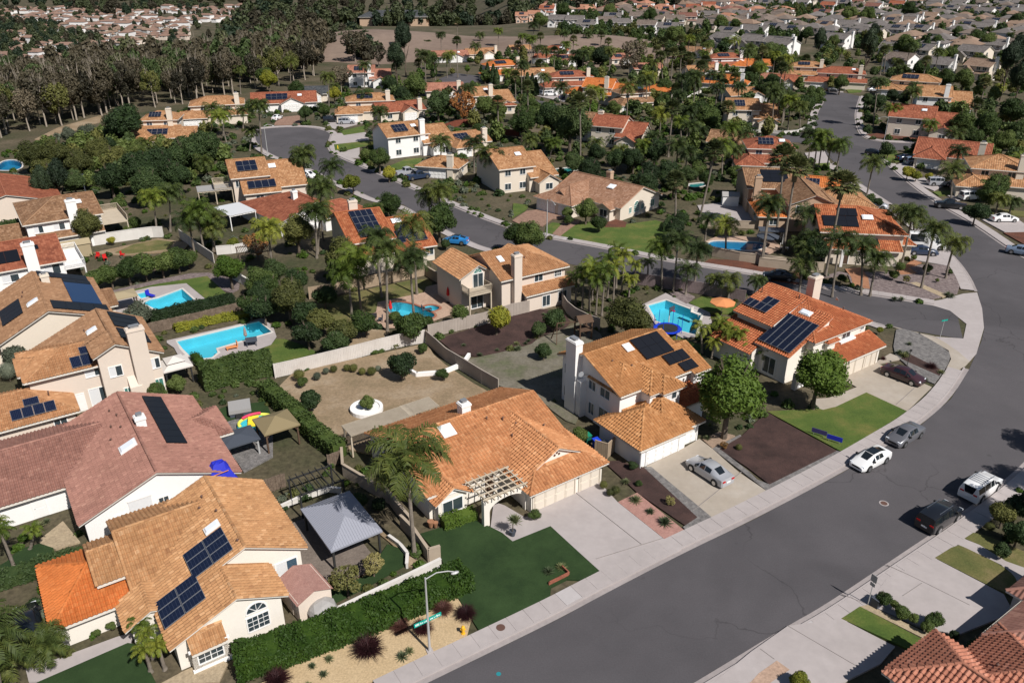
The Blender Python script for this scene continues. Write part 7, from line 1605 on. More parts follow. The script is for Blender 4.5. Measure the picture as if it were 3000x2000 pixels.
def place_palm(kind, pos, hgt, s, lean, label_kind=None):
    t = thing('palm_tree', None, 'palm tree', (pos[0], pos[1], ground_z(*pos) if pos[1] > 300 else 0.05), random.uniform(0, 360) if abs(lean) < 0.5 else 0.0, 'palm trees')
    tm, top = random.choice(PTR)
    tr = link('trunk', tm, t); wd = (0.85 if kind == 'king' else 1.0) * (0.8 + 0.2 * s) * (1.15 if kind == 'fan' else 1); tr.scale = (wd, wd, hgt)
    lx = max(-2.5, min(2.5, lean)) / max(hgt, 1)
    crown = random.choice({'queen': QUEEN, 'king': KING, 'fan': FAN}[kind])
    c = link('crown', crown, t, (top[0] * wd + (lx * hgt if abs(lean) >= 0.5 else 0), top[1] * wd, hgt + 0.2), (random.uniform(-0.1, 0.1), random.uniform(-0.1, 0.1), random.uniform(0, 6.28)))
    if abs(lean) >= 0.5: tr.rotation_euler = (0, math.atan(lx), 0)
    sc = s * (min(1.0, 0.55 + hgt / 14) if kind != 'fan' else 1.45); c.scale = (sc, sc, sc * random.uniform(0.9, 1.05))
    if kind == 'king' or (kind == 'queen' and random.random() < 0.22): set_mat(c, 'leaf_palm_young')
    size = 'very tall' if hgt > 13 else 'tall' if hgt > 8 else 'mid-height' if hgt > 4.5 else 'short'
    AUTO.append((t, size + ' ' + {'queen': 'feathery palm', 'king': 'bright feathery palm', 'fan': 'shaggy fan palm'}[kind], pos))
for k, lst in PALMS.items():
    for x, y, hg, s, lean in lst: place_palm(k, (x, y), hg, s, lean)

def agave_mesh(n, L, w, up0, seed):
    rd = random.Random(seed); parts = []; V, F = [], []
    for i in range(n):
        az = i * 2.39996; el = R(up0 - (up0 - 12) * i / n) + rd.uniform(-0.1, 0.1); d = Vector((math.cos(az) * math.cos(el), math.sin(az) * math.cos(el), math.sin(el))); s = Vector((-math.sin(az), math.cos(az), 0)); l = L * rd.uniform(0.8, 1.1)
        k = len(V); m_ = d * l * 0.5; tip = d * l + Vector((0, 0, -0.1 * l)); V += [tuple(-s * w * 0.5), tuple(s * w * 0.5), tuple(m_ + s * w), tuple(tip), tuple(m_ - s * w), tuple(m_ - Vector((0, 0, w * 0.5)))]
        F += [(k, k + 1, k + 5), (k + 1, k + 2, k + 5), (k + 2, k + 3, k + 5), (k + 3, k + 4, k + 5), (k + 4, k, k + 5)]
    return np_mesh('leaves', [(np.array(V), F, 0)], ['leaf_agave'])
AGAVE = [agave_mesh(46, 1.0, 0.06, 80, 1), agave_mesh(60, 1.0, 0.05, 85, 2)]
def grass_mesh(n, seed):
    rd = random.Random(seed); V, F = [], []
    for i in range(n):
        az = rd.uniform(0, 6.28); el = R(rd.uniform(35, 88)); L = rd.uniform(0.7, 1.15); p = Vector((rd.uniform(-.2, .2), rd.uniform(-.2, .2), 0)); s = Vector((-math.sin(az), math.cos(az), 0)) * 0.014; a = el; pr = None
        for j in range(5):
            k = len(V); V += [tuple(p - s * (1 - j / 5)), tuple(p + s * (1 - j / 5))]
            if pr is not None: F.append((pr, pr + 1, k + 1, k))
            pr = k; a -= rd.uniform(0.15, 0.34); p = p + Vector((math.cos(az) * math.cos(a), math.sin(az) * math.cos(a), math.sin(a))) * L / 5
    return np_mesh('blades', [(np.array(V), F, 0)], ['leaf_redgrass'])
GRASS = [grass_mesh(900, 1), grass_mesh(800, 2)]
def place_spiky(kind, pos, r, lab=None, mat=None):
    red = kind == 'redgrass'
    t = thing('grass_clump' if red else 'agave', lab, 'ornamental grass' if red else 'agave', (pos[0], pos[1], 0.14), random.uniform(0, 360), 'red grass clumps' if red else 'spiky plants')
    c = link('blades' if red else 'leaves', random.choice(GRASS if red else AGAVE), t); c.scale = (r, r, r * (1.0 if red else 0.85))
    if mat: set_mat(c, mat)
    if not lab: AUTO.append((t, 'dark red fountain grass' if red else 'spiky rosette plant', pos))
TONE = {'leaf': 'green', 'bright': 'bright green', 'dark': 'dark green', 'olive': 'olive green', 'yellow': 'yellow-green', 'golden': 'golden-leaved', 'orange': 'orange-leaved', 'grey': 'grey-green', 'pine': 'dark pine', 'cypress': 'slim cypress', 'bare': 'thin brownish', 'euc': 'brownish eucalyptus'}
def place_tree(kind, pos, hc, r, asp=1.0, far=False, lab=None, auto=True, z=None):
    big = r > 1.5 or kind in ('pine', 'cypress', 'euc')
    z0 = ground_z(*pos) if pos[1] > 300 else 0.06
    t = thing('tree' if big else 'shrub', lab, 'tree' if big else 'shrub', (pos[0], pos[1], z0 if z is None else z), random.uniform(0, 360), 'trees' if big else 'shrubs')
    if kind == 'cypress':
        H_ = r * 5.0; c = link('crown', CONE, t, (0, 0, 0.2)); c.scale = (r * 7.5, r * 7.5, H_)
        tr = link('trunk', TRUNKS[0], t); tr.scale = (H_ * 0.4, H_ * 0.4, H_ * 0.8)
    else:
        meshes = FARCROWN if far else (LOOSE if kind in ('golden', 'orange', 'bare', 'euc') else CROWNS)
        if kind in ('olive', 'grey') and r < 1.2 and not far: meshes = CLIP
        elif r > 2.2 and meshes is CROWNS: meshes = BIG
        c = link('crown', random.choice(meshes), t, (0, 0, max(hc, r * 0.8)), (0, 0, random.uniform(0, 6.28))); pz = 1.65 if kind == 'pine' else 1.0; c.scale = (r * random.uniform(0.95, 1.08), r * random.uniform(0.92, 1.08), r * pz * random.uniform(0.85, 1.0)); c.location.z *= pz
        set_mat(c, 'leaf_' + kind)
        tr = link('trunk', random.choice(PALE if kind in ('euc', 'bare') else TRUNKS), t); q = hc + r * 0.5; tr.scale = (max(r * 1.2, q * 0.5), max(r * 1.2, q * 0.5), q)
    sz = 'large' if r > 3.4 else 'mid-sized' if r > 1.9 else 'small'
    if auto and not lab: AUTO.append((t, ('' if kind in ('pine', 'cypress') else sz + ' ') + TONE[kind] + (' tree' if big else ' shrub'), pos))
    return t
for k, pos, hc, r in [(k, e[:2], e[2], e[3]) for k, l in TREES.items() for e in l]:
    if k == 'agaveclump':
        for j in range(max(1, min(5, int(r * 2.2)))):
            place_spiky('agave', (pos[0] + random.uniform(-1, 1) * r * 0.7 * (r > 0.8), pos[1] + random.uniform(-1, 1) * r * 0.6 * (r > 0.8)), min(0.85, max(0.5, r * 0.75)))
    elif k == 'redgrass': place_spiky('redgrass', pos, max(0.5, r * 0.8))
    else: place_tree(k, pos, hc, min(r, 4.0 if k == 'pine' else 6.5))
# sand bed planting by the lamp
for x, y, r in ((-10.06, 40.6, 1.5), (-8.09, 42.7, 1.0), (-6.44, 42.5, 1.05), (-5.1, 44.4, 1.05), (-3.4, 43.9, 1.1), (-15.7, 38.0, 1.2)): place_spiky('redgrass', (x, y), r)
for x, y, r in ((-12.62, 39.8, 0.5), (-13.66, 39.2, 0.45), (-12.73, 38.5, 0.5), (-7.59, 40.0, 0.65), (-7.15, 40.5, 0.5), (-13.6, 37.6, 0.45), (11.02, 57.5, 0.85), (12.07, 55.9, 0.65), (13.09, 54.4, 0.95), (10.5, 60.3, 0.6), (2.9, 48.4, 0.7), (3.9, 48.9, 0.65), (-8.5, 47.5, 0.8)): place_spiky('agave', (x, y), r)
place_tree('golden', (13.94, 57.1), 0.3, 0.55); place_tree('leaf', (11.6, 59.9), 0.3, 0.4); place_tree('orange', (20.9, 66.0), 0.3, 0.5); place_tree('olive', (22.3, 65.8), 0.25, 0.4)

# clipped hedges: one leafy body along a line
def hedge(label, pts, w, hgt, mat, dens=300, leaf=0.13, z0=0.06):
    pts = [Vector(p) for p in pts]; c = pts[0]; t = thing('hedge', label, 'hedge', (c.x, c.y, z0)); Ps, Ns = [], []; core = MB()
    for a, b in zip(pts, pts[1:]):
        d = b - a; L = d.length; u = d.normalized(); n = Vector((-u.y, u.x)); k = int(dens * L * (w + 2 * hgt) / 4)
        s = rng.uniform(-0.02, 1.02, k); q = rng.uniform(-1, 1, k) * (w + 2 * hgt) / 2
        off = np.clip(q, -w / 2, w / 2); z = hgt - np.maximum(0, np.abs(q) - w / 2); wob = 0.10 * np.sin(s * L * 1.9) + 0.06 * np.sin(s * L * 4.7 + 1)
        top = np.abs(q) < w / 2; ax, ay = a.x - c.x, a.y - c.y
        nx = np.where(top, 0, np.sign(q)); nz = np.where(top, 1.0, 0.15); outw = rng.uniform(-0.06, 0.12, k) + wob * 0.5
        P = np.stack([ax + d.x * s + n.x * (off + nx * outw), ay + d.y * s + n.y * (off + nx * outw), z + np.where(top, outw + wob, 0)], 1)
        N = unit(np.stack([n.x * nx, n.y * nx, nz], 1) + rng.normal(size=(k, 3)) * 0.45); Ps.append(P); Ns.append(N)
        M = Matrix(((u.x, -u.y, 0, ax), (u.y, u.x, 0, ay), (0, 0, 1, 0), (0, 0, 0, 1))); core.box(0, L, -w / 2 + 0.06, w / 2 - 0.06, 0, hgt - 0.06, 0, M)
    V, F = leaf_quads(np.concatenate(Ps), np.concatenate(Ns), leaf); link('foliage', np_mesh('foliage', [(V, F, 0), (np.array(core.v), core.f, 0)], [mat]), t)
hedge('big clipped green hedge beside the sand bed with street lamp', [(-3.6, 47.4), (-9.0, 43.9), (-14.5, 40.9), (-18.7, 38.9)], 2.3, 1.5, 'leaf_bright', 420, 0.14)
hedge('dark hedge below the olive canopy bordering the dry yard', [(-27.3, 76.8), (-23.5, 72.5), (-19.5, 67.5), (-16.6, 64.4)], 1.5, 1.6, 'leaf_leaf', 300, 0.15)
hedge('vine-covered slope hedge beside the covered hot tub', [(-34.8, 78.4), (-31.3, 80.9), (-28.0, 82.2)], 2.6, 2.4, 'leaf_leaf', 300, 0.18)
hedge('clipped dark hedge behind the weathered wooden fence', [(-47.8, 95.0), (-43.5, 98.4), (-38.6, 101.8)], 1.5, 1.6, 'leaf_dark', 300, 0.14)
hedge('small boxy hedge beside the rounded pool step', [(-38.2, 85.2), (-36.5, 83.0)], 0.9, 0.9, 'leaf_bright', 300, 0.11)
hedge('low hedge under the front bay window of the broad orange roof', [(-5.9, 54.0), (-3.2, 55.4)], 1.1, 0.9, 'leaf_bright', 380, 0.11)
hedge('flowering yellow-green bed behind the brown wooden fence pool', [(-43.5, 93.2), (-38.5, 96.6), (-33.8, 98.6)], 1.4, 0.7, 'leaf_yellow', 260, 0.13)
hedge('dark rounded hedge at the far left edge below the red gable', [(-88.5, 127.5), (-82.5, 135.5)], 2.6, 2.6, 'leaf_dark', 240, 0.2)
hedge('low hedge beside the left artificial lawn', [(-40.5, 46.5), (-36.5, 48.8), (-33.0, 50.6)], 1.3, 1.1, 'leaf_dark', 300, 0.14)
hedge('trimmed hedge below the front palms of the corner pool wall', [(31.0, 140.5), (28.8, 137.0), (27.5, 133.0)], 2.6, 1.3, 'leaf_dark', 260, 0.16)

# ------------------------------------------------------------------ far houses, valley town, woods
FARW = {'g': ('grey-brown roof', 'farg'), 'b': ('brownish roof', 'farb'), 't': ('tan roof', 'fart'), 'd': ('dark red roof', 'fard'), 'r': ('red roof', 'red'), 'p': ('peach roof', 'farp')}
for (pos, ang, w, r) in FAR:
    w = max(8.5, min(11.5, w)); d = 10.5; ang = ang - 24 + random.uniform(-7, 7)
    wallc = 'peach' if r == 'p' else random.choice(('white', 'white', 'cream', 'grey'))
    h = House('house', None, 'house', pos, ang, 'stucco_' + wallc, FARW[r][1], False, group='houses on the far slope')
    z = ground_z(*pos); h.t.location.z = z if pos[1] > 300 else 0
    W0 = h.wing('x', -w / 2, w / 2, -d / 2, d / 2, 5.2, 5.2, 0, 7.3, 'gg', 0.5); h.wing('y', -w / 2 + 0.5, -w / 2 + w * 0.42, -d / 2 - 2.5, 0, 3.4, 3.4, -w / 2 + w * 0.23, 5.0, 'gn'); h.wing('x', 0, w / 2, -d / 2 - 1.2, -d / 2, 2.6, 3.2, -d / 2, 3.2, 'ng', 0.3)
    for x, y, zz, dr in ((w * 0.08, -d / 2, 3.6, 270), (w * 0.32, -d / 2, 3.6, 270), (-w / 2 + w * 0.23, -d / 2 - 2.5, 1.0, 270), (w / 2, -1.5, 3.5, 0), (w / 2, 1.5, 0.9, 0), (w * 0.25, -d / 2 - 1.2, 0.8, 270)): h.window(x, y, zz, dr, 1.4, 1.2, 'slide')
    ch = random.random() < 0.55; so = random.random() < 0.4
    if ch: h.chimney(w / 2 + 0.4, random.uniform(-2, 2), 0.9, 1.5, 0, 8.4, 'stucco_white')
    if so: h.solar(W0, -w * 0.2, w * 0.2, -3.8, -1.0, 4, 2, 'solar', (5, 8))
    t = h.finish()
    AUTO.append((t, 'far ' + {'peach': 'peach', 'white': 'white', 'cream': 'cream', 'grey': 'grey'}[wallc] + ' house, ' + FARW[r][0] + (', solar panels' if so else ''), pos))
# long apartment block with slate roof beyond the dry hill
h = House('apartment_block', 'long tan apartment block with blue-grey roof beyond the dry hill', 'building', (-80, 600), 4, 'stucco_tan', 'dgrey', False, short='the long blue-grey roof')
h.t.location.z = ground_z(-80, 600) + 1
h.wing('x', -22, 22, -8, 8, 7.5, 7.5, 0, 10.5, 'hh', 1.0); h.wing('y', -25, -13, -14, 4, 7.5, 7.5, -19, 10, 'hn', 1.0); h.wing('y', 8, 20, -13, 4, 7.5, 7.5, 14, 10, 'hn', 1.0)
for i in range(8):
    for zz in (1.2, 4.4): h.window(-11.5 + i * 2.5, -8, zz, 270, 1.5, 1.5)
h.finish()
# valley town: small white-walled houses, each its own object; the farthest ones merge
def valley_house(w, d, hh, roof, wall='stucco_white'):
    mb = MB(); o = 0.6; r = d * 0.22
    for x0, x1, y0, y1, e in ((-w / 2, w / 2, -d / 2, d / 2, hh), (-w / 2 + 1, -w * 0.05, -d / 2 - 3, -d / 2 + 1, hh * 0.55)):
        mb.box(x0, x1, y0, y1, 0, e, 0); ym = (y0 + y1) / 2; xm = (x0 + x1) / 2; q = min((x1 - x0), (y1 - y0)) / 2
        a, b, c, d_ = (x0 - o, y0 - o, e), (x1 + o, y0 - o, e), (x1 + o, y1 + o, e), (x0 - o, y1 + o, e); k = q * 0.8; t0, t1 = (x0 + k, ym, e + r), (x1 - k, ym, e + r)
        mb.poly([a, b, t1, t0], 1); mb.poly([c, d_, t0, t1], 1); mb.poly([b, c, t1], 1); mb.poly([d_, a, t0], 1)
    for i in range(3):
        for z in (0.9, 3.4): mb.box(-w / 2 + (i + 0.6) * w / 3.4 - 0.6, -w / 2 + (i + 0.6) * w / 3.4 + 0.6, -d / 2 - 0.04, -d / 2, z, z + 1.2, 2)
    for y in (-2, 2): mb.box(w / 2, w / 2 + 0.04, y - 0.6, y + 0.6, 3.4, 4.6, 2)
    me = mb.mesh('house', [wall, roof, 'glass'])
    return me
VH = [valley_house(12, 10, 5.4, 'tile_valley'), valley_house(14, 10, 5.0, 'tile_valley', 'stucco_beige'), valley_house(11, 11, 5.0, 'tile_fart', 'stucco_grey'), valley_house(22, 12, 8.4, 'tile_valley')]
for me in VH:
    a = me.attributes.new('tint', 'FLOAT', 'FACE'); a.data.foreach_set('value', rng.uniform(0.3, 0.8, len(me.polygons)).astype(np.float32))
spots = []
ca, sa_ = math.cos(R(-14)), math.sin(R(-14))
for i in range(-40, 40):
    for j in range(0, 60):
        lx, ly = i * 20.0 + random.uniform(-4, 4), j * 30.0 + (6 if j % 2 else 0) + random.uniform(-5, 5); x, y = -560 + lx * ca - ly * sa_, 770 + lx * sa_ + ly * ca
        if y < 640 or y > 1700 or valley(x, y) < 0.93: continue
        zc = y * math.cos(R(26)) + 100 * math.sin(R(26)); u = x / zc; v = (y * math.sin(R(26)) - 100 * math.cos(R(26))) / zc
        px, py = 1500 + 2333 * u, 1000 - 2333 * v
        if not (-60 < px < 800 and 14 < py < 185): continue
        g = math.sin(x * 0.021 + 1.3) * math.cos(y * 0.017) 
        if g > 0.5 or random.random() < 0.12 or (px > 420 and py > 118) or (px > 560 and py > 70): continue
        spots.append((y, x, py, px))
spots.sort()
ind = []
for k, (y, x, py, px) in enumerate(spots):
    me = VH[3] if (random.random() < 0.07) else random.choice(VH[:3])
    rz = R(-14 + random.choice((0, 90, 180, -90)) + random.uniform(-12, 12))
    if k < 130:
        o = tag(link('house', me, None, (x, y, ground_z(x, y)), (0, 0, rz)), None, 'house', 'white houses of the valley town'); AUTO.append((o, 'tiny white valley house', (x, y)))
    else: ind.append((me, x, y, rz))
def joined(name, items, mats, kind='stuff'):
    """many far copies merged into one object: (mesh, matrix, material override)"""
    V, F, MI, k = [], [], [], 0; cache = {}
    for me, M, mo in items:
        if me not in cache:
            co = np.empty(len(me.vertices) * 3); me.vertices.foreach_get('co', co); cache[me] = (co.reshape(-1, 3), [tuple(p.vertices) for p in me.polygons], [p.material_index for p in me.polygons])
        co, fs, ms = cache[me]; A = np.array(M); V.append(co @ A[:3, :3].T + A[:3, 3]); F += [tuple(i + k for i in f) for f in fs]; MI += ms if mo is None else [mo[m] for m in ms] if isinstance(mo, tuple) else [mo] * len(fs); k += len(co)
    me = bpy.data.meshes.new(name); me.from_pydata(np.concatenate(V).tolist(), [], F)
    for m in mats: me.materials.append(MATS[m])
    me.polygons.foreach_set('material_index', MI)
    return me
if ind:
    me = joined('far_town', [(m, Matrix.LocRotScale(Vector((x, y, ground_z(x, y))), Matrix.Rotation(rz, 3, 'Z'), None), None) for m, x, y, rz in ind], ['stucco_white', 'tile_valley', 'glass'])
    a = me.attributes.new('tint', 'FLOAT', 'FACE'); a.data.foreach_set('value', np.repeat(rng.uniform(0.2, 0.9, len(me.polygons) // 2 + 1), 2)[:len(me.polygons)].astype(np.float32))
    tag(link('far_town', me), 'farthest pale houses of the valley town merging together', 'houses', kind='stuff')
# simple houses filling the farthest rows, merged
fill = []
for zi, zone in enumerate(FAR_FILL):
    xs_ = [p[0] for p in zone]; ys_ = [p[1] for p in zone]; k = 0
    for _ in range(2500):
        x, y = random.uniform(min(xs_), max(xs_)), random.uniform(min(ys_), max(ys_))
        if k < 55 and inside((x, y), zone) and all((x - e[0][0]) ** 2 + (y - e[0][1]) ** 2 > 200 for e in FAR) and all((x - q[0]) ** 2 + (y - q[1]) ** 2 > 220 for q in fill) and not inside((x, y), main_road): fill.append((x, y, zi)); k += 1
me = joined('far_houses', [(random.choice(VH[:3]), Matrix.LocRotScale(Vector((x, y, ground_z(x, y))), Matrix.Rotation(R(random.choice((-45, 45, -50)) + random.uniform(-8, 8)), 3, 'Z'), None), (random.choice((0, 0, 1)), random.choice((3, 3, 4, 5) if zi in (1, 3) else (4, 5, 6, 7)), 2)) for x, y, zi in fill], ['stucco_white', 'stucco_cream', 'glass', 'tile_farg', 'tile_farb', 'tile_fart', 'tile_fard', 'tile_farp'])
a = me.attributes.new('tint', 'FLOAT', 'FACE'); a.data.foreach_set('value', rng.uniform(0.3, 0.8, len(me.polygons)).astype(np.float32))
tag(link('far_houses', me), 'farthest houses packed along the top of the view', 'houses', kind='stuff')
# woods
BLOCK = [(Vector(pos), 7.5) for (pos, *_) in MID] + [(Vector(pos), 7.0) for (pos, *_) in FAR] + [(Vector(h_), r_) for h_, r_ in (((15, 155), 13), ((52, 125), 12), ((52, 143), 14), ((-46, 154), 12), ((-36, 138), 11), ((-18, 127), 10), ((2, 110), 10), ((38, 88), 11))]
def free(x, y, m=0):
    return all((Vector((x, y)) - c).length > r + m for c, r in BLOCK) and not inside((x, y), main_road) and not inside((x, y), SIDE_UP_CURB + SIDE_LOW_CURB[::-1])
def scatter(poly, n, sep=3.0):
    xs_ = [p[0] for p in poly]; ys_ = [p[1] for p in poly]; out = []; tries = 0
    while len(out) < n and tries < n * 40:
        tries += 1; x, y = random.uniform(min(xs_), max(xs_)), random.uniform(min(ys_), max(ys_))
        if inside((x, y), poly) and free(x, y) and all((x - a) ** 2 + (y - b) ** 2 > sep * sep for a, b in out): out.append((x, y))
    return out
# eucalyptus wood: the front trunks one by one, the mass behind as one body
def euc(pos, hg, lab=True):
    t = thing('eucalyptus_tree', None, 'tree', (pos[0], pos[1], ground_z(*pos)), random.uniform(0, 360), 'eucalyptus wood')
    tr = link('trunk', random.choice(PALE), t); tr.scale = (hg * 0.7, hg * 0.7, hg * 0.86)
    c = link('crown', random.choice(LOOSE), t, (0, 0, hg * 0.62), (0, 0, random.uniform(0, 6.28))); r = hg * random.uniform(0.27, 0.36); c.scale = (r, r, hg * 0.40); set_mat(c, random.choice(('leaf_euc', 'leaf_euc', 'leaf_bare', 'leaf_olive')))
    AUTO.append((t, 'pale-trunked brownish eucalyptus', pos))
front = WOOD_FRONT
for i, p in enumerate(resample(smooth_line(front, 1), 5.2)): euc((p[0] + random.uniform(-2, 2), p[1] + random.uniform(-1, 7)), random.uniform(11, 16))
items = []
for x, y in scatter(WOOD_AREA, 230, 4.0):
    hg = random.uniform(11, 16); z = ground_z(x, y); r = hg * random.uniform(0.26, 0.36)
    items.append((random.choice(LOOSE if y < 300 else FARCROWN), Matrix.LocRotScale(Vector((x, y, z + hg * 0.58)), Matrix.Rotation(random.uniform(0, 6.28), 3, 'Z'), Vector((r, r, hg * 0.44))), random.choice((0, 0, 0, 2, 3))))
    items.append((random.choice(PALE), Matrix.LocRotScale(Vector((x, y, z)), None, Vector((hg * 0.5, hg * 0.5, hg * 0.85))), 1))
tag(link('woodland', joined('woodland', items, ['leaf_euc', 'pale_bark', 'leaf_far', 'leaf_dark'])), 'dense brownish eucalyptus wood at upper left', 'woodland', kind='stuff')
def far_wood(name, label, zones, mats=('leaf_far', 'leaf_pine', 'leaf_euc')):
    items = []
    for poly, n, r0, r1, sep in zones:
        for x, y in scatter(poly, n, sep):
            r = random.uniform(r0, r1); z = ground_z(x, y)
            items.append((random.choice(FARCROWN), Matrix.LocRotScale(Vector((x, y, z + r * 0.9)), Matrix.Rotation(random.uniform(0, 6.28), 3, 'Z'), Vector((r, r, r * random.uniform(0.9, 1.4)))), random.choice((0, 0, 1, 2))))
    if items: tag(link(name, joined(name, items, list(mats))), label, 'woodland', kind='stuff')
far_wood('woodland', 'dark woods around and behind the dry hill', WOOD_ZONES)
far_wood('woodland', 'scrub and trees between the valley houses', [(VALLEY_BELT, 420, 4, 8, 7), (VALLEY_TOWN, 420, 3, 6, 9), (VALLEY_FAR, 380, 6, 14, 12)])
# garden trees filling the gaps between the houses: the nearer ones one by one, the rest merged
n_tree = sum(1 for o, k, p in AUTO if o.get('category') == 'tree'); n_palm = sum(map(len, PALMS.values())); rest = []
for zone, n, r0, r1 in GARDEN_ZONES:
    for x, y in sorted(scatter(zone, n, 3.6), key=lambda p: p[1]):
        if random.random() < 0.24 and n_palm < 292: n_palm += 1; place_palm(random.choice(('queen', 'queen', 'fan')), (x, y), random.uniform(5, 11), 1.0, 0)
        elif n_tree < 292 and random.random() < 0.5: n_tree += 1; place_tree(random.choice(('leaf', 'leaf', 'dark', 'olive', 'bright')), (x, y), random.uniform(1.8, 3.2), random.uniform(r0, r1), 1.0, True)
        else:
            r = random.uniform(r0, r1); rest.append((random.choice(FARCROWN), Matrix.LocRotScale(Vector((x, y, ground_z(x, y) + r * 1.05)), Matrix.Rotation(random.uniform(0, 6.28), 3, 'Z'), Vector((r, r, r * random.uniform(0.85, 1.2)))), random.choice((0, 0, 1, 2))))
tag(link('garden_trees', joined('garden_trees', rest, ['leaf_leaf', 'leaf_dark', 'leaf_olive'])), 'leafy trees massed between the middle-distance houses', 'trees', kind='stuff')
# low shrubs and ground cover in every planted gap
HERO = [Vector(b) for b in ((-24, 48), (-19, 46), (-34, 60), (-27, 62), (-38, 62), (-2, 66), (3, 63), (-7, 60), (17, 68), (13, 74), (9, 73), (33, 86), (38, 88), (-47, 78), (-42, 80), (-48, 70), (-55, 92), (-60, 90), (-70, 108), (-75, 128), (-96, 147), (-2, 107), (4, 107), (-9, 108), (-20, 125), (-14, 122), (-40, 142), (-32, 139), (28, 34), (36, 37), (-46, 157), (-15, 52), (-24, 66))]
def bare(x, y):
    return free(x, y, -1) and all((Vector((x, y)) - c).length > 6.2 for c in HERO) and not any(inside((x, y), pl[2]) for pl in PATCHES) and not any(inside((x, y), o) for o in POOL_OUTLINES)
items = []
for zone, n, a, b in COVER_ZONES:
    xs_ = [p[0] for p in zone]; ys_ = [p[1] for p in zone]
    for _ in range(n):
        x, y = random.uniform(min(xs_), max(xs_)), random.uniform(min(ys_), max(ys_))
        if inside((x, y), zone) and bare(x, y):
            r = random.uniform(a, b); items.append((random.choice(MINI), Matrix.LocRotScale(Vector((x, y, r * 0.35 + ground_z(x, y))), Matrix.Rotation(random.uniform(0, 6.28), 3, 'Z'), Vector((r, r, r * random.uniform(0.5, 1.0)))), random.choice((0, 0, 1, 2, 3, 4))))
tag(link('ground_cover', joined('ground_cover', items, ['leaf_leaf', 'leaf_dark', 'leaf_olive', 'leaf_bright', 'leaf_grey'])), 'low mixed shrubs and ground cover in the gardens', 'shrubs', kind='stuff')
far_wood('garden_trees', 'garden trees between the farthest houses', [(z, n, 2.0, 3.8, 4.5) for z, n in FAR_GARDENS], ('leaf_leaf', 'leaf_dark', 'leaf_olive'))

# ------------------------------------------------------------------ fences and garden walls
FM = {'white': 'whitefence', 'greige': 'greige', 'mauve': 'mauve', 'tanwood': 'tanwood', 'oldwood': 'oldwood', 'redwood': 'redwood', 'tanwall': 'tanwall', 'whitewall': 'whitewall'}
def fence(name, label, kind, hgt, pts):
    c = pts[0]; t = thing(name, label, 'fence' if 'fence' in name else 'wall', (c[0], c[1], 0.0)); m = FM[kind]
    for a, b in zip(pts, pts[1:]):
        a, b = Vector(a), Vector(b); d = b - a; L = d.length; n = max(1, round(L / 2.4)); u = d / L; rot = math.atan2(d.y, d.x)
        for i in range(n):
            p = a + d * (i / n) - Vector(c); w = L / n; mb = MB()
            if 'wall' in name:
                mb.box(0, w, -0.09, 0.09, 0, hgt); mb.box(0, w, -0.13, 0.13, hgt, hgt + 0.07)
                nm = 'wall_section'
            else:
                mb.box(0.02, w - 0.02, -0.02, 0.02, 0.06, hgt); k = max(4, int(w / 0.2)); bw = w / k
                for j in range(k): mb.box(j * bw + 0.015, (j + 1) * bw - 0.015, -0.045 - 0.006 * (j % 2), 0.045 + 0.006 * (j % 2), 0.05, hgt + random.uniform(-0.02, 0.03) * (2 if kind == 'oldwood' else 0.4))
                mb.box(0, w, -0.06, 0.06, hgt - 0.02, hgt + 0.03) if kind != 'oldwood' else None
                nm = 'fence_panel'
            o = mb.build(nm, m, t); o.location = (p.x, p.y, 0); o.rotation_euler = (0, 0, rot)
            if 'wall' not in name:
                mb = MB(); mb.box(-0.06, 0.06, -0.06, 0.06, 0, hgt + 0.06); o = mb.build('post', m, t); o.location = (p.x, p.y, 0); o.rotation_euler = (0, 0, rot)
for f_ in FENCES: fence(*f_)

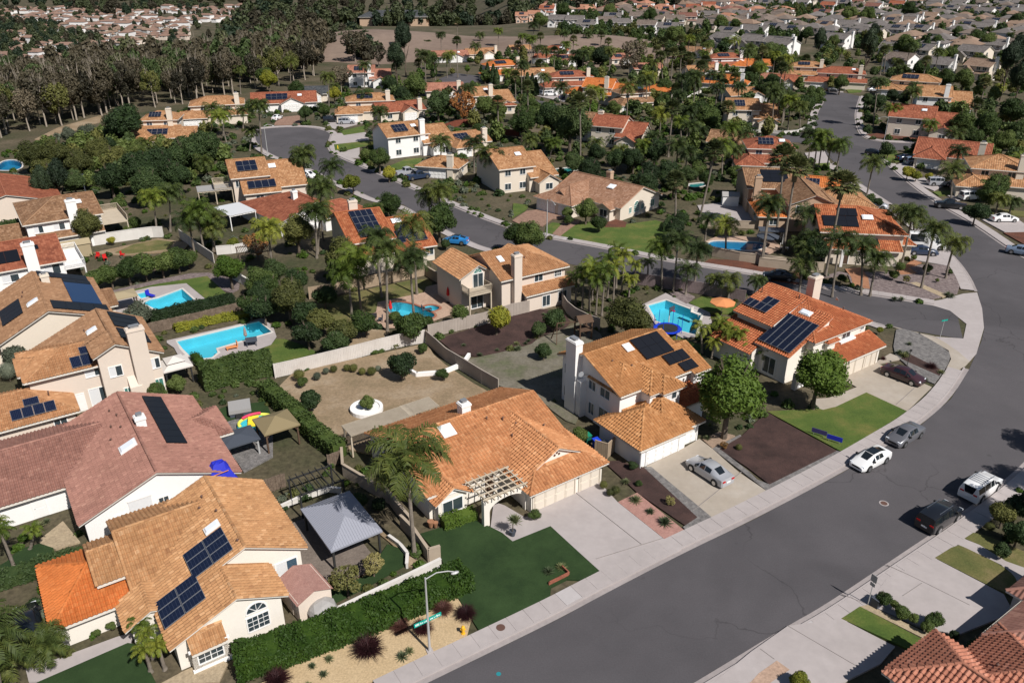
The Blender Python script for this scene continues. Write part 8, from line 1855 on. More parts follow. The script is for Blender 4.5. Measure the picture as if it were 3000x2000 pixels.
# ------------------------------------------------------------------ vehicles
# stations along the length: x, sill half-width, belt half-width, belt height, roof half-width (None on bonnet and boot), roof height
CARS_ = {
    'sedan': (4.7, [(-2.33, .70, .74, .62, None, 0), (-2.22, .84, .84, .92, None, 0), (-1.55, .88, .87, .98, None, 0), (-.85, .89, .86, .96, .60, 1.40), (-.1, .90, .86, .95, .62, 1.47), (.55, .90, .86, .94, .60, 1.40), (1.25, .88, .84, .92, None, 0), (2.05, .84, .78, .76, None, 0), (2.33, .68, .62, .58, None, 0)]),
    'coupe': (4.45, [(-2.2, .70, .72, .66, None, 0), (-2.08, .84, .82, .98, None, 0), (-1.75, .86, .84, 1.02, None, 0), (-.8, .88, .85, .95, .56, 1.34), (-.15, .89, .85, .93, .60, 1.41), (.35, .89, .85, .92, .58, 1.35), (1.15, .87, .83, .90, None, 0), (1.9, .83, .76, .74, None, 0), (2.2, .66, .60, .56, None, 0)]),
    'hatch': (4.1, [(-2.0, .72, .74, .70, None, 0), (-1.92, .85, .82, .98, .58, 1.30), (-1.0, .87, .84, .97, .62, 1.50), (-.1, .88, .84, .96, .63, 1.52), (.5, .88, .84, .95, .60, 1.42), (1.25, .86, .82, .92, None, 0), (1.85, .82, .75, .76, None, 0), (2.05, .66, .60, .58, None, 0)]),
    'suv': (4.75, [(-2.35, .80, .82, .85, None, 0), (-2.28, .88, .87, 1.10, .68, 1.66), (-1.2, .92, .90, 1.10, .72, 1.76), (-.2, .93, .90, 1.08, .73, 1.77), (.5, .93, .90, 1.07, .70, 1.68), (1.15, .91, .88, 1.06, None, 0), (2.1, .87, .82, .96, None, 0), (2.35, .72, .68, .72, None, 0)]),
    'van': (5.9, [(-2.95, .95, .95, 1.2, .82, 2.45), (-2.9, .98, .97, 1.25, .84, 2.60), (-.5, .99, .97, 1.25, .85, 2.66), (1.1, .99, .97, 1.2, .82, 2.55), (1.65, .98, .95, 1.15, .74, 2.0), (2.2, .95, .90, 1.12, None, 0), (2.75, .88, .82, .95, None, 0), (2.95, .72, .66, .7, None, 0)]),
    'pickup': (5.5, [(-2.75, .86, .88, 1.0, None, 0), (-2.68, .92, .90, 1.08, None, 0), (-.75, .93, .91, 1.08, None, 0), (-.62, .93, .90, 1.08, .70, 1.70), (.2, .93, .90, 1.08, .72, 1.80), (.75, .93, .90, 1.06, .70, 1.70), (1.35, .92, .88, 1.05, None, 0), (2.4, .88, .83, .98, None, 0), (2.72, .74, .70, .75, None, 0)]),
}
CAR_MESH = {}
def car_parts(kind):
    if kind in CAR_MESH: return CAR_MESH[kind]
    L, st = CARS_[kind]; body = MB(); rings = []; gl = []
    sill = 0.24
    for x, ws, wb, zb, wr, zr in st:
        r = [(x, -ws, sill), (x, -ws - 0.03, (sill + zb) / 2 + 0.05), (x, -wb, zb)]
        r += [(x, -wr, zr - 0.06), (x, -wr + 0.12, zr), (x, wr - 0.12, zr), (x, wr, zr - 0.06)] if wr else [(x, -wb * 0.86, zb + 0.03), (x, -wb * 0.45, zb + 0.055), (x, wb * 0.45, zb + 0.055), (x, wb * 0.86, zb + 0.03)]
        r += [(x, wb, zb), (x, ws + 0.03, (sill + zb) / 2 + 0.05), (x, ws, sill)]; rings.append(r)
    for i in range(len(rings) - 1):
        a, b = rings[i], rings[i + 1]
        for j in range(9): body.poly([a[j], b[j], b[j + 1], a[j + 1]])
        body.poly([a[9], b[9], b[0], a[0]])
        ca, cb = st[i][4] is not None, st[i + 1][4] is not None
        def pane(q, ins=0.09, name='side_window'):
            q = [Vector(p) for p in q]; c = sum(q, Vector()) / 4; n = (q[1] - q[0]).cross(q[3] - q[0]).normalized()
            if n.dot(c - Vector((0, 0, 0.9))) < 0: n = -n
            q = [p.lerp(c, ins) + n * 0.012 for p in q]; mb = MB(); mb.poly(q if (q[1] - q[0]).cross(q[3] - q[0]).dot(n) > 0 else q[::-1]); gl.append((name, mb.mesh(name, ['glass_car'])))
        if ca and cb and not (kind == 'van' and i < 3 and i != 1):
            for s0, s1 in ((2, 3), (6, 7)): pane([a[s0], b[s0], b[s1], a[s1]])
        elif ca and cb and kind == 'van' and i == 3:
            for s0, s1 in ((2, 3), (6, 7)): pane([a[s0], b[s0], b[s1], a[s1]])
        if ca and not cb: pane([a[4], a[5], b[5], b[4]], 0.06, 'windscreen'); pane([a[2], b[2], b[3], a[3]], 0.3); pane([a[7], b[7], b[6], a[6]], 0.3)
        if cb and not ca and kind not in ('van',): pane([a[4], a[5], b[5], b[4]], 0.07, 'rear_window')
    body.poly(rings[0]); body.poly(rings[-1][::-1])
    bm = body.mesh('body', ['paint_white'])
    w_ = bmesh.new(); w_.from_mesh(bm); bmesh.ops.remove_doubles(w_, verts=w_.verts, dist=0.001); bmesh.ops.recalc_face_normals(w_, faces=w_.faces); w_.to_mesh(bm); w_.free(); bm.shade_smooth(); bm.set_sharp_from_angle(angle=R(38))
    x0, x1 = st[0][0], st[-1][0]; wz = 0.33 if kind in ('sedan', 'coupe', 'hatch') else 0.38
    wheel = MB(); wheel.tube([(0, -0.11, 0), (0, 0.11, 0)], wz, 16); rim = MB(); rim.tube([(0, -0.125, 0), (0, 0.125, 0)], wz * 0.64, 12); arch = MB(); arch.tube([(0, -0.02, 0), (0, 0.02, 0)], wz * 1.17, 16)
    hl = MB(); hl.box(-0.05, 0.03, -0.17, 0.17, -0.07, 0.07); pl = MB(); pl.box(-0.02, 0.02, -0.24, 0.24, -0.07, 0.07); mi = MB(); mi.box(-0.1, 0.08, -0.10, 0.10, -0.07, 0.07); gr = MB(); gr.box(-0.03, 0.03, -0.42, 0.42, -0.09, 0.09); ro = MB(); ro.box(-1.5, 0.6, -0.02, 0.02, 0, 0.06); sr = MB(); sr.box(-0.5, 0.5, -0.4, 0.4, 0, 0.012)
    d = dict(body=bm, glass=gl, wheel=wheel.mesh('wheel', ['rubber']), rim=rim.mesh('rim', ['chrome']), arch=arch.mesh('wheel_arch', ['rubber']), hl=hl.mesh('headlight', ['skylight']), tl=hl.mesh('tail_light', ['lampred']), plate=pl.mesh('number_plate', ['trim']), mirror=mi.mesh('mirror', ['rubber']), grille=gr.mesh('grille', ['dark']), rail=ro.mesh('roof_rail', ['chrome']), roof=sr.mesh('sunroof', ['glass_car']), wz=wz, wx=(x1 - 0.92, x0 + 0.90), x0=x0, x1=x1, st=st)
    CAR_MESH[kind] = d; return d
def car(kind, label, colour, pos, heading):
    d = car_parts(kind); t = thing('car' if kind not in ('van', 'pickup') else kind, label, {'van': 'van', 'pickup': 'truck', 'suv': 'SUV'}.get(kind, 'car'), (pos[0], pos[1], 0.14), heading, None)
    if inside(pos, main_road) or inside(pos, SIDE_UP_CURB + SIDE_LOW_CURB[::-1]): t.location.z = 0.01
    b = link('body', d['body'], t); set_mat(b, 'paint_' + colour)
    for n, me in d['glass']: link(n, me, t)
    ws = max(s[1] for s in d['st'])
    for wx in d['wx']:
        for sg in (-1, 1):
            link('wheel_arch', d['arch'], t, (wx, sg * (ws + 0.012), d['wz'] + 0.03)); w = link('wheel', d['wheel'], t, (wx, sg * (ws - 0.06), d['wz'])); link('rim', d['rim'], w)
    f, r = d['st'][-2], d['st'][1]
    for sg in (-1, 1):
        link('headlight', d['hl'], t, (f[0] + 0.12, sg * (f[2] - 0.16), f[3] - 0.10), (0, 0.3, 0)); link('tail_light', d['tl'], t, (d['x0'] + 0.03, sg * 0.58, r[3] - 0.14)); link('mirror', d['mirror'], t, (0.85 if kind not in ('van',) else 1.7, sg * (ws + 0.06), (1.0 if kind in ('sedan', 'coupe', 'hatch') else 1.25)))
    link('number_plate', d['plate'], t, (d['x0'] - 0.01, 0, 0.62)); link('grille', d['grille'], t, (d['x1'] - 0.02, 0, 0.50))
    top = max(s[5] for s in d['st'])
    if kind == 'suv':
        for sg in (-1, 1): link('roof_rail', d['rail'], t, (0.1, sg * 0.56, top - 0.02))
    if kind == 'coupe': s_ = link('sunroof', d['roof'], t, (-0.2, 0, top + 0.002)); s_.scale = (1.05, 1.15, 1)
    if 'roof rack' in label:
        for k in range(5): mb = MB(); mb.bar((-1.4 + k * 0.32, -0.55, top + 0.05), (-1.4 + k * 0.32, 0.55, top + 0.05), 0.05); mb.build('rack_bar', 'chrome', t)
for c_ in CARS: car(*c_)

# ------------------------------------------------------------------ garden structures
def canopy(name, label, cat, pos, rz, w, d, h, roof, post='brownwood', peak=0.7, ribs=False, tiers=False):
    t = thing(name, label, cat, (pos[0], pos[1], 0.13), rz)
    for sx in (-1, 1):
        for sy in (-1, 1):
            mb = MB(); mb.box(-0.08, 0.08, -0.08, 0.08, 0, h); mb.bar((0, 0, h - 0.6), (-sx * 0.6, 0, h - 0.05), 0.07); o = mb.build('post', post, t); o.location = (sx * (w / 2 - 0.25), sy * (d / 2 - 0.25), 0)
    mb = MB(); k = max(0, (w - d) / 2); a = [(-w / 2, -d / 2, h), (w / 2, -d / 2, h), (w / 2, d / 2, h), (-w / 2, d / 2, h)]; p0, p1 = (-k, 0, h + peak), (k + 1e-3, 0, h + peak)
    mb.poly([a[0], a[1], p1, p0]); mb.poly([a[2], a[3], p0, p1]); mb.poly([a[1], a[2], p1]); mb.poly([a[3], a[0], p0])
    for i in range(4): q, r_ = a[i], a[(i + 1) % 4]; mb.poly([(q[0], q[1], h - 0.16), (r_[0], r_[1], h - 0.16), r_, q])
    ro = mb.build('roof', roof, t)
    if ribs:
        mb = MB(); n = int(w / 0.22)
        for i in range(n + 1):
            x = -w / 2 + w * i / n; ty = min(1, (w / 2 - abs(x)) / (d / 2 - 1e-6)) if abs(x) > k else 1
            for sy in (-1, 1): mb.bar((x, sy * d / 2, h + 0.02), (x, sy * (d / 2) * (1 - ty), h + peak * ty + 0.02), 0.05, 0.04)
        m = int(d / 0.22)
        for i in range(m + 1):
            y = -d / 2 + d * i / m; ty = 1 - abs(y) / (d / 2)
            for sx in (-1, 1): mb.bar((sx * w / 2, y, h + 0.02), (sx * (w / 2 - (w / 2 - k) * ty), y, h + peak * ty + 0.02), 0.05, 0.04)
        tag(mb.build('roof_ribs', roof, ro), kind='stuff')
    if tiers: mb = MB(); q = 0.32; z = h + peak * 0.72; mb.poly([(-w * q, -d * q, z), (w * q, -d * q, z), (0, 0, h + peak + 0.25)]); mb.poly([(w * q, -d * q, z), (w * q, d * q, z), (0, 0, h + peak + 0.25)]); mb.poly([(w * q, d * q, z), (-w * q, d * q, z), (0, 0, h + peak + 0.25)]); mb.poly([(-w * q, d * q, z), (-w * q, -d * q, z), (0, 0, h + peak + 0.25)]); mb.build('roof_cap', roof, t)
    return t
canopy('gazebo', 'gazebo with ribbed grey metal hip roof between the two front houses', 'gazebo', (-14.0, 52.1), -55.5, 6.4, 4.4, 2.3, 'ribmetal', 'iron', 1.0, True)
canopy('gazebo', 'square olive canvas gazebo beside the inflatable pool', 'gazebo', (-23.3, 67.2), 34.5, 3.6, 3.6, 2.3, 'olive')
canopy('shade_canopy', 'dark slate tarp canopy in front of the olive gazebo', 'canopy', (-26.6, 65.2), 34.5, 3.6, 3.0, 1.8, 'slate', 'galv', 0.25)
canopy('gazebo', 'white two-tier gazebo beside the beige chimney house', 'gazebo', (-38.2, 80.0), 34.5, 3.2, 3.2, 2.1, 'canvas', 'iron', 0.7, False, True)
canopy('gazebo', 'tan hard-top gazebo beside the square blue pool', 'gazebo', (-53.6, 99.6), 34.5, 5.0, 3.0, 2.2, 'khaki', 'brownwood', 0.35)
canopy('shade_canopy', 'blue-grey shade canopy beside the dark blue corner pool', 'canopy', (43.6, 128.4), -8, 4.2, 2.4, 2.2, 'slate', 'galv', 0.1)
def pergola(label, pos, rz, w, d, h, nsl, mat='pergola', bm=5, roof=None):
    t = thing('pergola', label, 'pergola', (pos[0], pos[1], 0.13), rz)
    for sx in (-1, 1):
        for sy in (-1, 1): mb = MB(); mb.box(-0.07, 0.07, -0.07, 0.07, 0, h); o = mb.build('post', mat, t); o.location = (sx * (w / 2 - 0.15), sy * (d / 2 - 0.15), 0)
    for sy in (-1, 1): mb = MB(); mb.box(-w / 2, w / 2, -0.05, 0.05, h, h + 0.14); o = mb.build('beam', mat, t); o.location = (0, sy * (d / 2 - 0.15), 0)
    sl = MB(); sl.box(-0.03, 0.03, -d / 2 - 0.2, d / 2 + 0.2, h + 0.14, h + 0.24); sm = sl.mesh('slat', [mat])
    for i in range(nsl): link('slat', sm, t, (-w / 2 + w * (i + 0.5) / nsl, 0, 0))
    if roof: mb = MB(); mb.box(-w / 2, w / 2, -d / 2, d / 2, h + 0.25, h + 0.30); mb.build('roof_sheet', roof, t)
    return t
pergola('long pale slatted pergola along the rear of the broad orange roof', PERG1, 34.5, 7.0, 1.9, 2.4, 72)
pergola('short pale pergola end behind the broad orange roof chimney', PERG2, 34.5, 3.4, 1.8, 2.4, 36)
pergola('black steel pergola frame beside the ribbed metal gazebo', (-17.2, 57.4), 34.5, 4.2, 3.0, 2.3, 7, 'iron')
pergola('grey weathered lattice pergola among the left palms', (-40.2, 117.6), 25, 5.0, 4.0, 2.4, 20, 'oldwood')
pergola('white flat patio cover beside the broad rust-red roof', (-49.6, 138.2), 42, 5.0, 7.0, 2.5, 9, 'trim', 5, 'blind')
pergola('grey patio roof below the rear balcony of the two-array house', (-58.0, 152.6), 23, 6.5, 4.5, 2.5, 10, 'pergola', 5, 'greycover')
pergola('white slatted patio cover behind the far-left dark tree', (-86.5, 190), 20, 6, 4, 2.5, 10, 'trim')
pergola('flat dark trellis roof beside the deep blue left pool', (-91.0, 160), 25, 7, 4, 2.5, 12, 'slate', 5, 'slate')
def parasol(label, pos, r, h, mat, closed=False, cat='parasol'):
    t = thing('parasol', label, cat, (pos[0], pos[1], 0.13)); mb = MB(); mb.tube([(0, 0, 0), (0, 0, h)], 0.03, 6); mb.build('pole', 'galv', t); mb = MB(); mb.lathe([(0.28, 0), (0.28, 0.07), (0.05, 0.1)], 12); mb.build('base', 'iron', t); mb = MB(); n = 8
    if closed: mb.lathe([(0.05, h - 1.4), (0.24, h - 1.2), (0.16, h - 0.5), (0.02, h)], 8)
    else:
        for i in range(n): a0, a1 = 2 * math.pi * i / n, 2 * math.pi * (i + 1) / n; p, q = (r * math.cos(a0), r * math.sin(a0)), (r * math.cos(a1), r * math.sin(a1)); mb.poly([(*p, h - 0.45), (*q, h - 0.45), (0, 0, h)]); mb.poly([(*p, h - 0.58), (*q, h - 0.58), (*q, h - 0.45), (*p, h - 0.45)])
    mb.build('canopy', mat, t)
parasol('open orange parasol on the lawn beside the red-tiled solar house', (28.1, 97.7), 1.7, 2.5, 'orangecloth'); parasol('folded red parasol under the balcony', (-8.9, 102.3), 1, 2.4, 'red', True); parasol('folded red parasol between the slim palm trunks by the curved pool', (-16.3, 98.1), 1, 2.2, 'red', True); parasol('folded striped parasol beside the L-shaped pool', (-33.2, 89.5), 1, 2.3, 'stripe', True); parasol('dark blue parasol at the corner pool edge', (42.4, 126.2), 1.9, 2.2, 'slate')
def furniture(label, name, cat, pos, rz, boxes, mat):
    t = thing(name, label, cat, (pos[0], pos[1], 0.13), rz)
    for nm, *b in boxes: m_ = b[6] if len(b) > 6 else mat; mb = MB(); mb.box(*b[:6]); mb.build(nm, m_, t)
LOUNGE = [('seat', -0.3, 0.3, -0.9, 0.4, 0.28, 0.36), ('backrest', -0.3, 0.3, 0.4, 0.5, 0.3, 0.95)] + [('leg', sx * 0.24 - 0.03, sx * 0.24 + 0.03, y - 0.03, y + 0.03, 0, 0.28) for sx in (-1, 1) for y in (-0.8, 0.35)]
CHAIR = [('seat', -0.28, 0.28, -0.28, 0.28, 0.38, 0.46), ('backrest', -0.28, 0.28, 0.22, 0.3, 0.46, 0.95)] + [('leg', sx * 0.24 - 0.025, sx * 0.24 + 0.025, sy * 0.24 - 0.025, sy * 0.24 + 0.025, 0, 0.38) for sx in (-1, 1) for sy in (-1, 1)]
TABLE = [('table_top', -0.7, 0.7, -0.7, 0.7, 0.70, 0.76)] + [('leg', sx * 0.55 - 0.04, sx * 0.55 + 0.04, sy * 0.55 - 0.04, sy * 0.55 + 0.04, 0, 0.7) for sx in (-1, 1) for sy in (-1, 1)]
for lab, nm, cat, pos, rz, bx, m in (
    ('orange lounge chair beside the L-shaped pool', 'lounge_chair', 'lounge chair', (-34.3, 87.9), -60, LOUNGE, 'orangecloth'), ('blue lounge chair beside the square pool spa', 'lounge_chair', 'lounge chair', (-51.4, 104.4), 60, LOUNGE, 'royal'), ('dark patio table under the striped parasol', 'patio_table', 'table', (-32.4, 89.0), 20, TABLE, 'slate'),
    ('dark patio table by the curved pool', 'patio_table', 'table', (-18.6, 96.3), 10, TABLE, 'iron'), ('dark armchair left of the curved pool table', 'patio_chair', 'chair', (-19.8, 96.2), 90, CHAIR, 'slate'), ('dark armchair right of the curved pool table', 'patio_chair', 'chair', (-17.4, 96.0), -90, CHAIR, 'slate'), ('dark lounge chair at the curved pool deck edge', 'lounge_chair', 'lounge chair', (-20.3, 94.8), 60, LOUNGE, 'slate'),
    ('dark pool lounger beside the round spa', 'lounge_chair', 'lounge chair', (-11.8, 99.3), 110, LOUNGE, 'slate'), ('red patio chair on the left on the oval lawn terrace', 'patio_chair', 'chair', (-66.2, 120.3), 0, CHAIR, 'red'), ('red patio chair nearer the hedge on the oval lawn terrace', 'patio_chair', 'chair', (-64.6, 119.4), 40, CHAIR, 'red'), ('red patio chair farthest right on the oval lawn terrace', 'patio_chair', 'chair', (-62.5, 121.0), 90, CHAIR, 'red'), ('white lounger right of the trampoline pool', 'lounge_chair', 'lounge chair', (24.6, 98.2), 40, LOUNGE, 'canvas'), ('white pool lounger by the corner pool', 'lounge_chair', 'lounge chair', (44.6, 124.6), 70, LOUNGE, 'canvas')): furniture(lab, nm, cat, pos, rz, bx, m)
# hot tub, inflatable pool, trampoline, play frame, sheds, tarp
t = thing('hot_tub', 'covered grey hot tub with steps near the inflatable pool', 'hot tub', (-28.9, 72.9, 0.13), 20); mb = MB(); mb.box(-1.05, 1.05, -1.05, 1.05, 0, 0.7); mb.build('shell', 'slate', t); mb = MB(); mb.prism([(-1.12, -1.12), (1.12, -1.12), (1.12, 1.12), (-1.12, 1.12)], 0.45, 0.86); mb.build('cover', 'greycover', t); mb = MB(); mb.box(-0.5, 0.3, -1.5, -1.12, 0, 0.22); mb.box(-0.5, 0.3, -1.3, -1.12, 0.22, 0.42); mb.build('step', 'iron', t)
t = thing('inflatable_pool', 'multicoloured inflatable play pool under the olive gazebo corner', 'inflatable pool', (-26.5, 70.3, 0.14), 30)
def ring(rx, ry, tube_r, z, mat, a0=0, a1=2 * math.pi, nm='ring'):
    n = 20; mb = MB(); mb.tube([(rx * math.cos(a0 + (a1 - a0) * i / n), ry * math.sin(a0 + (a1 - a0) * i / n), z) for i in range(n + 1)], tube_r, 8); mb.build(nm, mat, t, True)
ring(1.7, 1.25, 0.2, 0.2, 'cyan'); ring(1.65, 1.2, 0.17, 0.45, 'lime', 0.3, 3.4); ring(1.5, 1.1, 0.15, 0.68, 'pinkred', 1.0, 2.4); ring(0.7, 0.5, 0.14, 0.25, 'yellow')
mb = MB(); mb.poly([(1.5 * math.cos(a), 1.1 * math.sin(a), 0.12) for a in [i * 0.314 for i in range(20)]]); mb.build('floor', 'cyan', t); mb = MB(); mb.poly([(-0.9, -0.3, 0.2), (0.1, -0.7, 0.2), (0.5, 0.5, 0.7), (-0.5, 0.8, 0.7)]); mb.build('slide', 'yellow', t)
t = thing('trampoline', 'blue round trampoline with tall net poles beside the pool', 'trampoline', (19.9, 92.2, 0.13)); n = 18
mb = MB(); mb.lathe([(1.75, 0.75), (1.75, 0.82), (1.35, 0.82)], n); mb.build('pad', 'binblue', t); mb = MB(); mb.poly([(1.35 * math.cos(i * 6.283 / n), 1.35 * math.sin(i * 6.283 / n), 0.825) for i in range(n)]); mb.build('mat', 'iron', t)
for i in range(6): a = i * 6.283 / 6; mb = MB(); mb.tube([(1.8 * math.cos(a), 1.8 * math.sin(a), 0), (1.8 * math.cos(a), 1.8 * math.sin(a), 2.7)], 0.035, 6); mb.build('pole', 'binblue', t)
t = thing('play_frame', 'dark wooden play structure in the shaded corner of the weedy yard', 'play structure', (9.0, 91.2, 0.13), 20)
for sx in (-1, 1):
    for sy in (-1, 1): mb = MB(); mb.box(-0.08, 0.08, -0.08, 0.08, 0, 2.4); o = mb.build('post', 'brownwood', t); o.location = (sx * 0.8, sy * 0.8, 0)
mb = MB(); mb.box(-0.9, 0.9, -0.9, 0.9, 1.2, 1.3); mb.build('platform', 'brownwood', t); mb = MB(); mb.poly([(-1, -1, 2.4), (1, -1, 2.4), (1, 0, 3.1), (-1, 0, 3.1)]); mb.poly([(1, 1, 2.4), (-1, 1, 2.4), (-1, 0, 3.1), (1, 0, 3.1)]); mb.build('roof', 'brownwood', t); mb = MB(); mb.bar((-0.9, 0, 2.3), (-3.6, 0, 2.5), 0.12); mb.bar((-3.6, 0, 2.5), (-4.0, -0.9, 0), 0.1); mb.bar((-3.6, 0, 2.5), (-4.0, 0.9, 0), 0.1); mb.build('swing_beam', 'brownwood', t)
def shed(label, pos, rz, w, d, h, wall, roof):
    t = thing('shed', label, 'shed', (pos[0], pos[1], 0.1), rz); mb = MB(); mb.box(-w / 2, w / 2, -d / 2, d / 2, 0, h); mb.poly([(-w / 2, -d / 2, h), (-w / 2, d / 2, h), (-w / 2, 0, h + 0.5)]); mb.poly([(w / 2, -d / 2, h), (w / 2, d / 2, h), (w / 2, 0, h + 0.5)]); mb.build('wall', wall, t)
    mb = MB(); o = 0.15; mb.poly([(-w / 2 - o, -d / 2 - o, h - 0.08), (w / 2 + o, -d / 2 - o, h - 0.08), (w / 2 + o, 0, h + 0.54), (-w / 2 - o, 0, h + 0.54)]); mb.poly([(w / 2 + o, d / 2 + o, h - 0.08), (-w / 2 - o, d / 2 + o, h - 0.08), (-w / 2 - o, 0, h + 0.54), (w / 2 + o, 0, h + 0.54)]); mb.build('roof', roof, t); mb = MB(); mb.box(-0.5, 0.5, -d / 2 - 0.04, -d / 2, 0.05, h - 0.3); mb.build('door', wall, t)
shed('beige shed with mauve shingle roof behind the front hedge', (-15.4, 45.2), -50, 3.2, 2.6, 1.9, 'stucco_beige', 'pinkgravel'); shed('white plastic shed on the concrete court', (42.2, 150.6), -8, 3.0, 2.4, 2.0, 'trim', 'greycover'); shed('plain tan shed under the left balcony house wall', (-70.0, 121.5), 34, 4.0, 2.4, 2.2, 'khaki', 'khaki')
t = thing('draped_tarp', 'crumpled royal blue tarp at the front corner of the mauve roof', 'tarp', (-25.7, 57.9, 2.0), 34.5); mb = MB(); N = 9
g = {(i, j): (-1.35 + 2.7 * i / N, -1.0 + 2.0 * j / N, 2.05 * min(1, 3.2 * min(i, N - i, j, N - j) / N + 0.05) + random.uniform(-0.10, 0.10)) for i in range(N + 1) for j in range(N + 1)}
for i in range(N):
    for j in range(N): mb.poly([g[i, j], g[i + 1, j], g[i + 1, j + 1], g[i, j + 1]])
mb.build('sheet', 'royal', t); mb = MB(); mb.box(-0.6, 0.6, -0.45, 0.45, -1.9, 1.4); mb.build('covered_chimney', 'stucco_white', t); mb = MB(); mb.bar((-0.7, -0.82, 1.35), (0.6, -0.82, 1.45), 0.05); mb.build('strap', 'orangecloth', t)
# deck beside the metal gazebo
dk = MB(); dk.box(-3.2, 3.2, -4.6, 4.6, 0, 0.08); dk = dk.build('deck', 'brownwood'); dk.location = (-15.6, 51.0, 0.13); dk.rotation_euler = (0, 0, R(34.5)); tag(dk, kind='structure')
pm = MB(); pm.box(-3.2, 3.2, -0.085, 0.085, 0.08, 0.11); pm = pm.mesh('plank', ['deckwood'])
for i in range(50): link('plank', pm, dk, (0, -4.5 + i * 0.184, 0))
# planters
t = thing('round_planter', 'round white-rimmed planter with red flowering bush in the dry yard', 'planter', (-15.5, 73.2, 0.12)); mb = MB(); mb.lathe([(1.75, 0), (1.75, 0.45), (1.4, 0.45), (1.4, 0.3)], 24); mb.build('rim', 'stucco_white', t)
t = thing('planter_wall', 'angular white planter wall around the dark tree in the dry yard', 'planter', (-8.6, 82.8, 0.12)); pp = [(-3.9, -0.5), (-2.4, -2.0), (0.6, -1.5), (2.8, 0.6), (3.4, 2.9)]
for a, b in zip(pp, pp[1:]): a, b = Vector(a), Vector(b); mb = MB(); mb.box(0, (b - a).length + 0.1, -0.18, 0.18, 0, 0.5); o = mb.build('wall_section', 'stucco_white', t); o.location = (a.x, a.y, 0); o.rotation_euler = (0, 0, math.atan2(b.y - a.y, b.x - a.x))
t = thing('brick_planter', 'small brick-edged planter on the artificial front lawn', 'planter', (3.4, 48.0, 0.13), 34.5)
bm_ = MB(); bm_.box(-0.1, 0.1, -0.05, 0.05, 0, 0.07); bm_ = bm_.mesh('brick', ['brick'])
for r_ in range(4):
    for i in range(9): link('brick', bm_, t, (-0.9 + i * 0.215 + (0.1 if r_ % 2 else 0), -0.45, r_ * 0.076))
    for i in range(4): link('brick', bm_, t, (1.0, -0.3 + i * 0.215, r_ * 0.076), (0, 0, R(90)))
t = thing('flower_pot', 'dark pot with spiky plant beside the entry path', 'flower pot', (0.05, 52.9, 0.13)); mb = MB(); mb.lathe([(0.2, 0), (0.3, 0.45), (0.32, 0.5), (0.26, 0.5), (0.24, 0.4)], 14); mb.build('pot', 'slate', t); mb = MB(); mb.tube([(0, 0, 0.4), (0.05, 0, 1.5)], 0.05, 6); mb.build('stem', 'bark', t)
for k in range(2): o = link('leaves', AGAVE[k], t, (0.05 + 0.25 * k, 0.1 * k, 1.5 - 0.25 * k)); o.scale = (0.8, 0.8, 0.8)
t = thing('flower_pot', 'terracotta pots beside the front bay window', 'flower pot', (-6.9, 53.9, 0.13))
for dx, s in ((0, 1), (0.4, 0.8)): mb = MB(); mb.lathe([(0.16 * s, 0), (0.28 * s, 0.5 * s), (0.3 * s, 0.62 * s), (0.22 * s, 0.62 * s)], 12, 0, (dx, 0.1)); mb.build('pot', 'terracotta', t)
# street furniture
def street_lamp(label, pos, h, arm, rz):
    t = thing('street_lamp', label, 'street lamp', (pos[0], pos[1], 0.1), rz); mb = MB(); mb.tube([(0, 0, 0), (0, 0, h * 0.5), (0, 0, h)], [0.10, 0.08, 0.055], 10); mb.build('pole', 'galv', t); mb = MB(); mb.tube([(0, 0, h - 0.15), (arm * 0.4, 0, h + 0.12), (arm * 0.8, 0, h - 0.05), (arm, 0, h - 0.25)], 0.04, 8); mb.build('arm', 'galv', t); mb = MB(); mb.ico((arm + 0.1, 0, h - 0.38), 0.2, 2, 0, (1.5, 0.7, 0.5)); mb.build('lamp_head', 'galv', t); mb = MB(); mb.box(-0.22, 0.22, -0.22, 0.22, 0, 0.1); mb.build('base_plate', 'concrete', t); return t
t = street_lamp('street lamp with green street-name sign beside the sand bed', (-5.76, 40.6), 6.7, 2.0, 25)
sg = MB(); sg.box(-1.05, 1.05, -0.015, 0.015, -0.15, 0.15); sg = sg.build('street_sign', 'signgreen', t); sg.location = (0, 0, 2.95); sg.rotation_euler = (R(-8), 0, R(9)); mb = MB(); x = -0.95
while x < 0.93:      # the name is too small to read in the photograph: two runs of pale strokes
    if not -0.14 < x < 0.14: w_ = random.uniform(0.03, 0.06); mb.box(x, x + w_, -0.02, -0.016, -0.07, random.choice((0.02, 0.03, 0.08)))
    x += random.choice((0.075, 0.08, 0.08, 0.13))
mb.build('lettering', 'lettering', sg)
street_lamp('street lamp beside the curved street opposite the pinkish-tan house', (6.0, 131.5), 6.5, 2.2, -60); street_lamp('thin street lamp at the cul-de-sac beside the tall palm', (-59, 192.7), 7, 2.2, 40); street_lamp('thin street lamp at the far corner of the upper road', (91.3, 197.3), 8, 2, 150)
def sign(label, pos, h, plates, rz, post='galv'):
    t = thing('road_sign', label, 'sign', (pos[0], pos[1], 0.12), rz); mb = MB(); mb.tube([(0, 0, 0), (0, 0, h)], 0.035, 6); mb.build('post', post, t)
    for z, w, hh, m in plates: mb = MB(); mb.box(-w / 2, w / 2, -0.06, -0.04, z, z + hh); mb.build('plate', m, t)
sign('grey street sign with two plates beside the round bushes', (26.66, 45.0), 2.9, ((2.25, 0.5, 0.62, 'greycover'), (1.85, 0.4, 0.3, 'greycover')), -60); sign('green street-name sign on a post at the corner apron', (54.1, 90.7), 2.7, ((2.5, 1.0, 0.2, 'signgreen'),), 20); sign('small lamp post in the gravel bed of the corner drive', (46.6, 83.2), 2.2, ((2.0, 0.3, 0.3, 'iron'),), 0, 'iron')
